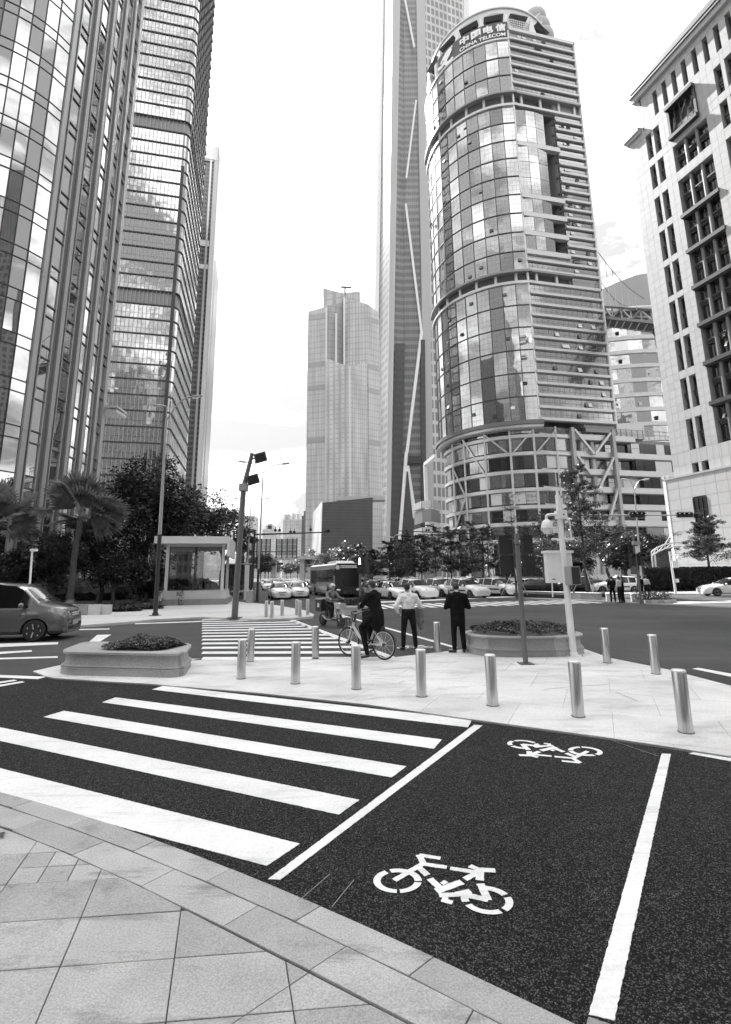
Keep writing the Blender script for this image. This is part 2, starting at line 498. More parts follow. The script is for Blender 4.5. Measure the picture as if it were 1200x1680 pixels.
def clip_half(poly, a, n):                     # keep (p-a).n <= 0
    out = []
    for i in range(len(poly)):
        p, q = poly[i], poly[(i+1) % len(poly)]
        dp, dq = np.dot(p-a, n), np.dot(q-a, n)
        if dp <= 0: out.append(p)
        if dp*dq < 0: out.append(p + (q-p)*(dp/(dp-dq)))
    return out
def inset(poly, d):
    a = sum(poly[i][0]*poly[(i+1) % len(poly)][1]-poly[(i+1) % len(poly)][0]*poly[i][1] for i in range(len(poly)))
    if a < 0: poly = poly[::-1]
    out = list(poly)
    for i in range(len(poly)):
        p, q = poly[i], poly[(i+1) % len(poly)]
        e = q-p
        if np.hypot(*e) < 1e-6: continue
        n = np.array([e[1], -e[0]])/np.hypot(*e)
        out = clip_half(out, p - n*d, n)
        if len(out) < 3: return []
    return out
def slab(poly, m, name='paving_slab', parent=None, top=ZP, gap=.003, th=.03):
    poly = inset([np.array(p, float) for p in poly], gap)
    if len(poly) < 3: return
    ar = abs(sum(poly[i][0]*poly[(i+1) % len(poly)][1]-poly[(i+1) % len(poly)][0]*poly[i][1] for i in range(len(poly))))/2
    if ar < .0006: return
    dz = rnd.uniform(-.0018, .0018)
    mb = MB(); n = len(poly)
    low = [(p[0], p[1], top-th) for p in poly]; mid = [(p[0], p[1], top+dz-.002) for p in poly]
    ins = inset(poly, .0025)
    if len(ins) == n:
        upp = [(p[0], p[1], top+dz) for p in ins]
        # match start vertex
        k = min(range(n), key=lambda i: (upp[i][0]-mid[0][0])**2+(upp[i][1]-mid[0][1])**2)
        upp = upp[k:]+upp[:k]
        a = sum(mid[i][0]*mid[(i+1) % n][1]-mid[(i+1) % n][0]*mid[i][1] for i in range(n))
        if a < 0: low, mid, upp = low[::-1], mid[::-1], upp[::-1]
        mb.add(low+mid+upp, [tuple(range(2*n,3*n))] + [(i,(i+1) % n,(i+1) % n+n,i+n) for i in range(n)] + [(i+n,(i+1) % n+n,(i+1) % n+2*n,i+2*n) for i in range(n)])
    else:
        mb.prism(poly, top-th, top+dz)
    o = obj(name, mb, m, parent)
    return o
def kerb_row(c_out, c_in, jo, ji, mats, tag_):
    for k in range(len(jo)-1):
        o0, o1 = G(*jo[k], ZP)[0], G(*jo[k+1], ZP)[0]
        i0, i1 = G(*ji[k], ZP)[0], G(*ji[k+1], ZP)[0]
        xs = np.linspace(o0, o1, 4); xi = np.linspace(i1, i0, 4)
        poly = [np.array([x, c_out(x)]) for x in xs] + [np.array([x, c_in(x)]) for x in xi]
        slab(poly, mats[k % len(mats)], tag_, pavement)
jo1 = [(-60,1285),(53.6,1313.6),(150,1340.5),(258.5,1376.8),(379.5,1425.5),(526.5,1487),(711.8,1567),(950,1680),(1080,1745)]
ji1 = [(-95,1290),(18,1325.6),(110,1356.5),(217,1397),(337.5,1445),(483,1512.5),(669,1599),(920,1733),(1040,1800)]
kerb_row(C_OUT, C_MID, jo1, ji1, [M['slab_b'], M['slab']], 'kerb_stone')
jo2 = [(-40,1306),(69,1344.6),(173,1379.6),(287,1426),(424.5,1485.5),(568.5,1555.4),(776,1652),(990,1770)]
ji2 = [(-100,1322),(16.5,1363.3),(118,1401),(231,1453),(366,1518),(507,1595.6),(745,1712),(930,1800)]
kerb_row(C_MID, C_INN, jo2, ji2, [M['slab'], M['slab_b'], M['slab']], 'kerb_stone')
# big slabs: lines A (steep) and B (across), clipped by the inner kerb joint
def gline(a, b):
    p, q = V2(G(*a, ZP)), V2(G(*b, ZP)); return p, (q-p)/np.hypot(*(q-p))
LA = [gline((60.5,1381),(0,1457)), gline((166.4,1426.3),(55,1680)), gline((297.8,1487.6),(276.4,1680)), gline((468.6,1574),(490.5,1680))]
LB = [gline((0,1452),(202,1442)), gline((0,1513.8),(313.5,1494.5)), gline((0,1592.7),(442.5,1560)), gline((223,1680),(595.5,1640))]
dA = np.mean([l[1] for l in LA], axis=0); dA /= np.hypot(*dA)
dB = np.mean([l[1] for l in LB], axis=0); dB /= np.hypot(*dB)
nA = np.array([-dA[1], dA[0]]); nB = np.array([-dB[1], dB[0]])
cA = sorted(float(np.dot(l[0], nA)) for l in LA); cB = sorted(float(np.dot(l[0], nB)) for l in LB)
sA = (cA[-1]-cA[0])/3; sB = (cB[-1]-cB[0])/3
cA = [cA[0]-sA*k for k in (4,3,2,1)] + cA + [cA[-1]+sA*k for k in (1,2,3,4)]
cB = [cB[0]-sB*k for k in (5,4,3,2,1)] + cB + [cB[-1]+sB*k for k in (1,2,3)]
def cross_ab(a, b):
    return np.linalg.solve(np.array([nA, nB]), np.array([a, b]))
xs_in = np.linspace(-5.5, 1.6, 15)
def clip_inner(poly):
    for x in xs_in:
        h = .02
        t = np.array([2*h, C_INN(x+h)-C_INN(x-h)]); t /= np.hypot(*t)
        poly = clip_half(poly, np.array([x, C_INN(x)]), np.array([-t[1], t[0]]))
        if len(poly) < 3: return []
    return poly
diag = (V2(G(507,1595.6,ZP)), V2(G(379.5,1680,ZP)))
for i in range(len(cA)-1):
    for j in range(len(cB)-1):
        poly = [cross_ab(cA[i],cB[j]), cross_ab(cA[i+1],cB[j]), cross_ab(cA[i+1],cB[j+1]), cross_ab(cA[i],cB[j+1])]
        if poly[0][1] < -2.5 or poly[0][0] < -7: continue
        poly = clip_inner(poly)
        if len(poly) < 3: continue
        c = np.mean(poly, axis=0)
        px_ = (c-V2(G(110,1424,ZP)))
        mm = M['slab'] if rnd.random() < .75 else M['slab_b']
        # a patch of small setts near the kerb, and one slab sawn along a diagonal
        if np.hypot(*(c-V2(G(112,1428,ZP)))) < .22:
            for u in range(3):
                for v in range(2):
                    q = [cross_ab(cA[i]+(cA[i+1]-cA[i])*u/3, cB[j]+(cB[j+1]-cB[j])*v/2), cross_ab(cA[i]+(cA[i+1]-cA[i])*(u+1)/3, cB[j]+(cB[j+1]-cB[j])*v/2),
                         cross_ab(cA[i]+(cA[i+1]-cA[i])*(u+1)/3, cB[j]+(cB[j+1]-cB[j])*(v+1)/2), cross_ab(cA[i]+(cA[i+1]-cA[i])*u/3, cB[j]+(cB[j+1]-cB[j])*(v+1)/2)]
                    q = clip_inner(q)
                    if len(q) > 2: slab(q, M['slab_b'] if (u+v) % 2 else M['slab'], 'paving_slab', pavement)
            continue
        e = diag[1]-diag[0]; n = np.array([-e[1], e[0]])/np.hypot(*e)
        a1, a2 = clip_half(poly, diag[0], n), clip_half(poly, diag[0], -n)
        if len(a1) > 2 and len(a2) > 2 and np.hypot(*(c-(diag[0]+diag[1])/2)) < .55:
            slab(a1, mm, 'paving_slab', pavement); slab(a2, M['slab'], 'paving_slab', pavement)
        else:
            slab(poly, mm, 'paving_slab', pavement)
# small drain grating at the edge of the kerb
gd = V2(G(-6,1373,ZP))
dg = thing('drain_grating', 'small iron drain grating set flush in the near pavement behind the kerb', 'drain', (gd[0], gd[1], ZP), .5)
ORG[dg.name] = np.zeros(3)
obj('frame', MB().box(-.06,.06,-.06,.06,-.005,.003), M['mid_metal'], dg)
for k in range(5): piece('bar', M['grey_metal'], dg, (0, -.044+.022*k, .005), (.10,.008,.004))

M['joint_pale'] = mat('pale_joint', .34, .95)
M['concrete_b'] = ground_mat('pale_concrete_worn', .64, (.6,.82,1.1), (30,.9,1.06), None, .75, .15, (1.3,.50,.74,.62), (.5,1.4,1))
# traffic island of pale concrete
ZI = 0.03
isl_px = [(65,1105),(75,1109),(90,1112),(165,1117),(250,1122),(420,1136),(600,1155),(800,1183),(1000,1210),(1200,1240)]
isl_back = [(1200,1125),(1100,1099),(1000,1079),(955,1063)]
fr = px_poly(isl_px, ZI)
bk = px_poly(isl_back, ZI)
island_poly = fr + [(5.4,4.95),(7.6,3.6),(9.0,3.4),(9.3,4.4),(8.4,6.6),(7.2,8.2)] + bk + [(5.35,14.6),(4.2,15.3),(2.9,14.9)] + \
              px_poly([(771,1064),(640,1079),(560,1081),(330,1083),(304,1084)], ZI) + [(-4.0,12.6),(-5.4,12.9),(-6.9,12.2),(-7.1,11.2)]
traffic_island = obj('traffic_island', MB().prism(island_poly, -0.01, ZI-.008), M['joint_pale'], kind='structure')
ia = math.atan2(7.08-9.57, 1.57+3.89)
iu, iv = np.array([math.cos(ia), math.sin(ia)]), np.array([-math.sin(ia), math.cos(ia)])
i0_ = np.array([-3.9, 9.55])
for i_ in range(-4, 13):
    for j_ in range(-4, 9):
        g_ = .0028
        lo_u, hi_u = i_*1.25+(.6 if j_ % 2 else 0), (i_+1)*1.25+(.6 if j_ % 2 else 0)
        poly = [np.array(p, float) for p in island_poly]
        for n_, o_ in ((iu, hi_u-g_), (-iu, -(lo_u+g_)), (iv, (j_+1)*1.25-g_), (-iv, -(j_*1.25+g_))):
            poly = clip_half(poly, i0_+n_*o_, n_)
            if len(poly) < 3: break
        if len(poly) < 3: continue
        ar = abs(sum(poly[i][0]*poly[(i+1) % len(poly)][1]-poly[(i+1) % len(poly)][0]*poly[i][1] for i in range(len(poly))))/2
        if ar < .004: continue
        obj('paving_slab', MB().prism([tuple(p) for p in poly], ZI-.02, ZI-rnd.uniform(0,.0012)), M['concrete'] if rnd.random() < .7 else M['concrete_b'], traffic_island)
# dark resurfaced slip road between the near pavement and the island
slip_poly = near_edge + [(40,-11),(40,-6),(12,2.6),(7.6,3.62),(5.4,4.97)] + fr[::-1] + [(-7.4,10.9),(-9,11.3),(-13,12.2),(-20,14.5),(-30,18),(-30,8)]
slip_road = obj('slip_road', MB().sheet(slip_poly, 0.004), M['asphalt_dark'], kind='structure')
# kerb strip of the island: a thin dark joint and a few cracks/cover outlines
def crack(pts, w, z, m, parent, name):
    mb = MB()
    g = [V2(G(x, y, z)) for x, y in pts]
    for a, b in zip(g[:-1], g[1:]):
        t = (b-a)/np.hypot(*(b-a)); n = np.array([-t[1], t[0]])*w/2
        mb.sheet([tuple(a+n), tuple(b+n), tuple(b-n), tuple(a-n)], z)
    return obj(name, mb, m, parent)
M['crack'] = mat('crack_dirt', .22, .95)
for pts, w in (([(609,1100),(640,1097.5),(672,1094.5),(682,1099)], .02), ([(607,1107),(622,1106)], .012), ([(612,1113),(632,1113.5)], .012),
               ([(655,1120),(664,1117)], .018), ([(583,1150),(631,1143.5)], .012), ([(893,1131),(940,1126),(996,1123)], .014),
               ([(1012,1136),(1046,1150)], .012), ([(828,1084),(843,1090)], .012), ([(862,1085),(885,1090),(866,1091)], .014), ([(1130,1113),(1200,1126)], .01)):
    crack(pts, w, ZI+.003, M['crack'], traffic_island, 'crack')

# left pavement in front of the towers and along the street
SV = np.array([-0.2144, 0.977]); SV /= np.hypot(*SV)          # direction of the far street
CV = np.array([SV[1], -SV[0]])
lp = px_poly([(128,1026),(200,1021),(253,1016),(335,1012),(420,1016),(478,1014),(513,1011),(516,1008),(500,1001),(455,993)], .1)
e0 = np.array(lp[-1])
left_pave = [(-70,37),(-30,26.5),(-14,21.3)] + lp + [tuple(e0+SV*6-CV*2.6), tuple(e0+SV*16-CV*3.2), tuple(e0+SV*250-CV*3.5), tuple(e0+SV*250-CV*60), (-70,60)]
obj('sidewalk', MB().prism(left_pave, -.01, .1), M['sidewalk'], kind='structure')
bed = [(-52,41),(-31,30.5),(-21.0,28.2),(-14.2,29.6),(-13.4,33.5),(-13.8,52),(-40,56)]
obj('planting_bed', MB().prism(bed, .05, .14), M['soil'], kind='structure')
bed2 = [(1.5,50),(12,46.5),(26,47.8),(34,49.6),(34,60),(30,84),(2,84)]
obj('planting_bed', MB().prism(bed2, -.01, .17), M['soil'], kind='structure')
# right pavement behind the junction (in front of the stone tower)
a0 = V2(G(990,978,0)); a1 = V2(G(1230,979,0))
rp = [(18,47.5),(26,45.6),(60,36.8),(110,24),(110,140),(17,160)]
obj('pavement_across', MB().prism(rp, -.01, .12), M['sidewalk'], kind='structure')
# planted median with low stone wall between taxis and the right carriageway
med = [V2(G(873,983,0)), V2(G(1000,985,0)), V2(G(1002,979,0))]

# ------------------------------------------------------------------ road markings (parts of the roads)
ZM = 0.009
def rough(poly, stp=.018, amp=.0014):
    out = []
    for i in range(len(poly)):
        a, b = np.array(poly[i], float), np.array(poly[(i+1) % len(poly)], float); e = b-a; L = np.hypot(*e)
        k = max(1, min(240, int(L/stp))); n = np.array([-e[1], e[0]])/max(L, 1e-6)
        out += [tuple(a+e*(j/k)+n*(rnd.gauss(0, amp) if j else 0)) for j in range(k)]
    return out
def mark(name, poly, parent, m=None, z=ZM):
    if parent is slip_road and name != 'chalk_line': poly = rough(poly)
    return obj(name, MB().prism(poly, z-.003, z), m or M['paint'], parent)
def pmark(name, pts, parent, m=None, z=ZM): return mark(name, px_poly(pts, z), parent, m, z)
pmark('crosswalk_stripe', [(250,1131),(268,1125),(775,1180),(768,1193)], slip_road)
pmark('crosswalk_stripe', [(168,1152),(190,1144),(725,1213),(712,1228)], slip_road)
pmark('crosswalk_stripe', [(72,1176),(105,1166),(667,1257),(643,1275)], slip_road)
pmark('crosswalk_stripe', [(-60,1204),(-60,1183),(0,1193),(590,1312),(556,1336),(0,1215)], slip_road)
pmark('crosswalk_stripe', [(-70,1282),(-70,1243),(0,1260),(492,1384),(438,1420),(200,1357),(0,1299)], slip_road)
pmark('lane_line', [(778,1189),(792,1190),(460,1443),(440,1442)], slip_road)
pmark('lane_line', [(1086,1236),(1101,1237),(1008,1674),(966,1664)], slip_road)
pmark('lane_line', [(1002,1680),(966,1668),(950,1720),(1000,1735)], slip_road, M['paint_worn'])
pmark('edge_line', [(1130,1236),(1138,1234),(1300,1259),(1300,1267)], slip_road)
for pts in ([(490,1478),(541,1434)], [(545,1487),(581,1443)], [(1003,1214),(1080,1240)]):
    g0, g1 = V2(G(*pts[0], ZM)), V2(G(*pts[1], ZM)); t = (g1-g0)/np.hypot(*(g1-g0)); n = np.array([-t[1], t[0]])*.0022
    mark('chalk_line', [tuple(g0+n), tuple(g1+n), tuple(g1-n), tuple(g0-n)], slip_road, M['paint_worn'])
# bicycle symbol: strokes in the plane of the road
def zs(x, y): return V2(G(590+x/4.2857, 1380+y/4.2857, ZM))
def stroke(a, b, w):
    a, b = np.array(a), np.array(b); t = (b-a)/np.hypot(*(b-a)); n = np.array([-t[1], t[0]])*w/2
    return [a+n, b+n, b-n, a-n]
sym = []
def arc(cx, cy, ax, ay, a0, a1, tilt=0.0, k=.70):
    pts = []
    for s_, rev in ((1.0, 0), (k, 1)):
        seq = np.linspace(a0, a1, 12)
        if rev: seq = seq[::-1]
        for w in seq:
            w = math.radians(w)
            x, y = ax*s_*math.cos(w), ay*s_*math.sin(w)
            pts.append(zs(cx+x*math.cos(tilt)-y*math.sin(tilt), cy+x*math.sin(tilt)+y*math.cos(tilt)))
    sym.append(pts)
for a0, a1 in ((92,238),(250,360),(8,84)):
    arc(268, 279, 171, 86, a0, a1)
for a0, a1 in ((250,318),(330,395),(48,142),(155,205)):
    arc(897, 414, 187, 98, a0, a1, math.radians(9))
for a, b, w in (((245,275),(452,155),.042),((452,160),(418,95),.045),((420,97),(570,120),.042),((440,158),(615,184),.042),((640,190),(840,222),.042),
                ((775,172),(870,215),.045),((820,200),(955,206),.050),((740,268),(862,205),.045),((850,205),(846,275),.052),((420,185),(480,240),.048),
                ((495,262),(572,335),.048),((540,352),(722,286),.055),((580,300),(612,282),.035),((560,380),(690,375),.042),((680,375),(780,352),.05),((598,385),(606,420),.04),((578,412),(655,432),.038),
                ((735,375),(905,412),.048),((905,415),(850,298),.052)):
    sym.append(stroke(zs(*a), zs(*b), w))
s_c = zs(560, 330); s_d = zs(897,414)-zs(268,279); s_ang = math.atan2(s_d[1], s_d[0])
def place_symbol(cpos, ang, sc=1.0):
    mb = MB(); ca, sa = math.cos(ang-s_ang), math.sin(ang-s_ang)
    for poly in sym:
        q = [((p-s_c)*sc) for p in poly]
        q = rough([(cpos[0]+x*ca-y*sa, cpos[1]+x*sa+y*ca) for x, y in q], .014, .0012)
        mb.sheet(q, ZM)
        mb.v[-len(q):] = [(a_, b_, ZM+rnd.uniform(0, .0003)) for a_, b_, _ in mb.v[-len(q):]]
    return mb
obj('bicycle_symbol', place_symbol(s_c, s_ang), M['paint'], slip_road)
d2 = V2(G(861,1219,ZM))-V2(G(962,1230,ZM))
obj('bicycle_symbol', place_symbol(V2(G(911,1227.5,ZM)), math.atan2(d2[1], d2[0]), np.hypot(*d2)/np.hypot(*s_d)), M['paint'], slip_road)
# second crosswalk beyond the island: seventeen thin bars running across
lft = (V2(G(332,1080,ZM)), V2(G(332,1017,ZM)))
rgt = (V2(G(628,1080,ZM)), V2(G(474,1014,ZM)))
nb = 13
for k in range(nb):
    t0, t1 = k/(nb-1), k/(nb-1)
    l0 = lft[0]+(lft[1]-lft[0])*t0; r0 = rgt[0]+(rgt[1]-rgt[0])*t0
    wv = np.array([-.19, .98])*.21
    mark('crosswalk_stripe', [tuple(l0-wv), tuple(r0-wv), tuple(r0+wv), tuple(l0+wv)], road)
pmark('lane_line', [(470,1016),(477,1014.5),(652,1079),(638,1080)], road)
pmark('lane_line', [(552,1008),(557,1007.4),(752,1062),(742,1062)], road)
# worn third bicycle symbol where the man in the white shirt stands
obj('bicycle_symbol', place_symbol(V2(G(680,1062,ZM)), .1, 1.15), M['paint'], road)
# far crosswalk in front of the waiting taxis
for k in range(22):
    px0 = 540 + k*21.0
    b = G(px0, 1001-k*.55, ZM); t_ = np.array([.9, .43])
    p0 = V2(b); e = CV
    nrm = SV*1.0
    q = [p0, p0+e*.48, p0+e*.48+nrm*4.2, p0+nrm*4.2]
    mark('crosswalk_stripe', [tuple(x) for x in q], road)
pmark('stop_line', [(610,987.5),(880,976.5),(880,978),(610,989.5)], road)
# lines on the left carriageway
pmark('lane_line', [(-10,1056),(-10,1062),(95,1057),(96,1053.5)], road)
pmark('lane_line', [(-10,1070),(-10,1073.5),(53,1069),(52,1066.5)], road)
pmark('lane_line', [(-10,1079.5),(-10,1082),(95,1079),(95,1076.5)], road)
pmark('lane_line', [(145,1054),(160,1041.5),(183,1041),(162,1054)], road)
pmark('lane_line', [(-10,1107),(-10,1111),(62,1114),(78,1110)], slip_road)
pmark('lane_line', [(-10,1119.5),(-10,1122.5),(28,1116.5),(24,1115)], slip_road)
pmark('lane_line', [(-10,1125),(-10,1128),(41,1119),(36,1117.5)], slip_road)
pmark('lane_line', [(222,1024),(222,1022.6),(335,1018.5),(335,1020)], road)
pmark('lane_line', [(130,1033.5),(130,1032),(180,1031),(180,1032.5)], road)
pmark('edge_line', [(1136,1097),(1146,1095.5),(1300,1123),(1300,1131)], road)
pmark('stop_line', [(1105,987),(1300,983),(1300,986),(1105,991)], road, M['paint_worn'])
# ------------------------------------------------------------------ bollards
def make_bollard():
    t = thing('bollard', 'x', 'bollard')
    obj('post', MB().lathe([(.083,0),(.083,.69),(.080,.70)], 24), M['steel'], t, smooth=True)
    obj('cap', MB().lathe([(.080,.70),(.083,.704),(.083,.716),(.074,.726),(0,.728)], 24), M['steel_cap'], t, smooth=True, angle=60)
    obj('base_ring', MB().lathe([(.092,0),(.092,.008),(.084,.010)], 24), M['grey_metal'], t, smooth=True)
    return t
BP = [ (396,1114,'steel bollard in front of the row, left of the crosswalk stripes, overlapping one behind'),
  (411,1086,'steel bollard partly behind another at the near corner of the far zebra crossing'),
  (485,1122,'steel bollard on the island edge second from the left in the front row'),
  (518,1080,'steel bollard standing at the end of the far zebra crossing below the scooter'),
  (585,1131,'steel bollard in front of the shared bicycle'),
  (692,1143,'steel bollard in front of the man in the white shirt'),
  (718,1070,'steel bollard between the man in the white shirt and the man in the black suit'),
  (809,1158,'steel bollard in front of the oval planter, left of the dark traffic light pole'),
  (949,1176,'steel bollard standing directly in front of the white camera pole'),
  (1126,1202,'nearest steel bollard, biggest in the picture, by the right edge of the island'),
  (997,1088,'steel bollard right of the white camera pole at the back edge of the island'),
  (1077,1106,'steel bollard between the nearest one and the back edge of the island')]
b0 = make_bollard()
for i, (x, y, lab) in enumerate(BP):
    p = G(x, y-.8, ZI)
    o = b0 if i == 0 else dup(b0, (0,0,0))
    o.location = (p[0], p[1], ZI); o['label'] = lab; o['group'] = 'steel bollards on the traffic island'
    o.rotation_euler = (rnd.uniform(-.012,.012), rnd.uniform(-.012,.012), rnd.uniform(0,6))
FB = [(437,1012,'leftmost of the six far bollards on the corner pavement'),(446,1014,'far bollard second from the left, in front of the oncoming white car'),
      (463,1010,'far bollard under the right headlight of the oncoming white car'),(487,1009,'far bollard fourth from the left, at the back of a close pair'),
      (492,1012,'far bollard in front of a close pair left of the delivery scooter'),(505,1009,'rightmost of the six far bollards, beside the box of the delivery scooter')]
for x, y, lab in FB:
    p = G(x, y, .1)
    o = dup(b0, (p[0], p[1], .1), 0, lab, 'steel bollards on the far corner')
    o.rotation_euler = (0, 0, 0)
for x, y, lab in ((1000,986,'short stone post left of the people at the far median'),(1021.5,987,'short stone post behind the people at the far median'),(1041,987,'short stone post at the right end of the far median')):
    p = G(x, y, 0)
    t = thing('stone_post', lab, 'post', (p[0],p[1],0), 0, 'stone posts at the median'); ORG[t.name] = np.zeros(3)
    obj('shaft', MB().lathe([(.2,0),(.2,.42)], 12), M['light_concrete'], t, smooth=True)
    obj('top', MB().lathe([(.2,.42),(.22,.44),(.22,.52),(.16,.58),(0,.6)], 12), M['light_concrete'], t, smooth=True)

# ------------------------------------------------------------------ planters
def rrect(c, hx, hy, r, ang, n=8, off=0.0, sup=None):
    pts = []
    for qx, qy, a0 in ((1,1,0),(-1,1,90),(-1,-1,180),(1,-1,270)):
        for k in range(n+1):
            a = math.radians(a0+90*k/n)
            rr = r+off
            x = qx*(hx-r)+rr*math.cos(a); y = qy*(hy-r)+rr*math.sin(a)
            pts.append((c[0]+x*math.cos(ang)-y*math.sin(ang), c[1]+x*math.sin(ang)+y*math.cos(ang)))
    return pts
def loft_ring(polyfn, prof, mbs_cuts, parent, mats, name):
    base = polyfn(0.0); n = len(base)
    cuts = mbs_cuts + [mbs_cuts[0]+n]
    for ci in range(len(mbs_cuts)):
        idx = [k % n for k in range(cuts[ci], cuts[ci+1]+1)]
        mb = MB(); m = len(idx)
        for off, z in prof:
            pl = polyfn(off)
            mb.v += [(pl[k][0], pl[k][1], z) for k in idx]
        for i in range(len(prof)-1):
            for k in range(m-1):
                mb.f.append((i*m+k, i*m+k+1, (i+1)*m+k+1, (i+1)*m+k))
        obj(name, mb, mats[ci % len(mats)], parent, smooth=True, angle=35)
def leaf_heap(fn_inside, zfn, n, size, seed):
    rg = np.random.RandomState(seed); mb = MB()
    k = 0
    while k < n:
        p = fn_inside(rg)
        if p is None: continue
        h = zfn(p[0], p[1], rg)
        c = np.array([p[0], p[1], h])
        a, b = rg.uniform(0, 6.28), rg.uniform(-.9, .9)
        s_ = size*rg.uniform(.6, 1.3)
        d = np.array([math.cos(a)*math.cos(b), math.sin(a)*math.cos(b), math.sin(b)])
        e = np.cross(d, [0.2, .1, 1]); e /= np.linalg.norm(e)
        up = np.cross(e, d)
        mb.add([c-d*s_*.5, c+e*s_*.28+up*s_*.1, c+d*s_*.55, c-e*s_*.28+up*s_*.1], [(0,1,2,3)])
        k += 1
    return mb
# left planter: long, rounded corners, lid with a planted opening
pl_l = thing('stone_planter', 'long low granite planter with rounded corners on the left end of the island', 'planter', (-4.9, 11.0, ZI))
fl, frr = V2(G(90,1107,ZI)), V2(G(301,1112.5,ZI))
ang_l = math.atan2(frr[1]-fl[1], frr[0]-fl[0]); wid = np.hypot(*(frr-fl)); dep = 1.55
ce = (fl+frr)/2 + np.array([-math.sin(ang_l), math.cos(ang_l)])*dep/2
ax_l = np.array([math.cos(ang_l), math.sin(ang_l)]); nn_l = np.array([-ax_l[1], ax_l[0]])
def shear_l(p): v = np.dot(np.array(p)-ce, nn_l); return tuple(np.array(p)-ax_l*(.42*(v+dep/2)))
fn = lambda off: [shear_l(p) for p in rrect(ce, wid/2-.03, dep/2-.03, .34, ang_l, 8, off)]
prof = [(.03,ZI),(.03,.15),(.045,.16),(.045,.172),(.0,.178),(.0,.186),(.03,.19),(.03,.202),(-.02,.21),(-.04,.25),(-.06,.36),(-.06,.415),(.0,.42),(.02,.435),(.02,.472),(.0,.487),(-.05,.49)]
loft_ring(fn, prof, [0,14,20,31,33], pl_l, [M['granite'], M['granite_dark'], M['granite'], M['granite_dark'], M['granite']], 'stone_panel')
top = [(x, y) for x, y in fn(-.05)]
obj('lid', MB().prism(top, .44, .4895), M['granite'], pl_l)
obj('soil', MB().prism([(ce[0]+math.cos(ang_l)*x-math.sin(ang_l)*y, ce[1]+math.sin(ang_l)*x+math.cos(ang_l)*y) for x, y in ((-.50,-.5),(.75,-.5),(.75,.5),(-.50,.5))], .4896, .5), M['soil'], pl_l)
def in_l(rg):
    x, y = rg.uniform(-.42,1.1), rg.uniform(-.6,.6)
    if ((x-.34)/.78)**4+(y/.6)**4 > 1: return None
    x -= .28
    return (ce[0]+math.cos(ang_l)*x-math.sin(ang_l)*y, ce[1]+math.sin(ang_l)*x+math.cos(ang_l)*y)
def z_l(x, y, rg):
    u = (x-ce[0])*math.cos(ang_l)+(y-ce[1])*math.sin(ang_l)+.28; v = -(x-ce[0])*math.sin(ang_l)+(y-ce[1])*math.cos(ang_l)
    f = max(0, 1-((u-.34)/.8)**2*.8-(v/.62)**2*.7)
    return .51+.21*f*rg.uniform(.25,1.0)**.6+.03*math.sin(9*u+3*v)
sh = obj('shrub_bed', leaf_heap(in_l, z_l, 5200, .066, 3), M['leaf_shrub'])
tag(sh, 'low leafy shrubs growing in the long rounded planter on the left', 'shrub')
# oval planter behind the poles
f0, f1 = V2(G(773,1068,ZI)), V2(G(957,1066,ZI))
fm = V2(G(868,1078.5,ZI))
hx = np.hypot(*(f1-f0))/2; ang_r = math.atan2(f1[1]-f0[1], f1[0]-f0[0])
hy = .98
ce2 = fm + np.array([-math.sin(ang_r)+.18, math.cos(ang_r)])*hy
pl_r = thing('stone_planter', 'oval granite planter full of shrubs behind the two poles', 'planter', (ce2[0], ce2[1], ZI))
def oval(off, n=48):
    return [(ce2[0]+math.cos(ang_r)*x-math.sin(ang_r)*y, ce2[1]+math.sin(ang_r)*x+math.cos(ang_r)*y) for x, y in
            [((hx+off)*math.copysign(abs(math.cos(a))**.8, math.cos(a)), (hy+off)*math.copysign(abs(math.sin(a))**.8, math.sin(a))) for a in [2*math.pi*k/n for k in range(n)]]]
loft_ring(oval, [(.0,ZI),(.0,.14),(.012,.155),(-.01,.17),(.004,.18),(-.02,.2),(-.05,.24),(-.06,.36),(-.05,.42),(-.01,.435),(.01,.445),(.01,.475),(-.01,.487),(-.12,.49)], [2,10,16,22,30,38], pl_r, [M['granite'], M['granite_dark'], M['granite']], 'stone_panel')
obj('rim', MB().prism(oval(-.12), .40, .489), M['granite'], pl_r)
def in_r(rg):
    x, y = rg.uniform(-1,1), rg.uniform(-1,1)
    if x*x+y*y > 1: return None
    x *= hx-.12; y *= hy-.12
    return (ce2[0]+math.cos(ang_r)*x-math.sin(ang_r)*y, ce2[1]+math.sin(ang_r)*x+math.cos(ang_r)*y)
def z_r(x, y, rg):
    u = ((x-ce2[0])*math.cos(ang_r)+(y-ce2[1])*math.sin(ang_r))/hx; v = (-(x-ce2[0])*math.sin(ang_r)+(y-ce2[1])*math.cos(ang_r))/hy
    f = max(0, 1-u*u*.75-v*v*.7)
    return .5+.27*f*rg.uniform(.2,1.0)**.6+.03*math.sin(14*u+5*v)
sh = obj('shrub_bed', leaf_heap(in_r, z_r, 6500, .064, 4), M['leaf_shrub'])
tag(sh, 'dense leafy shrubs filling the oval planter behind the two poles', 'shrub')
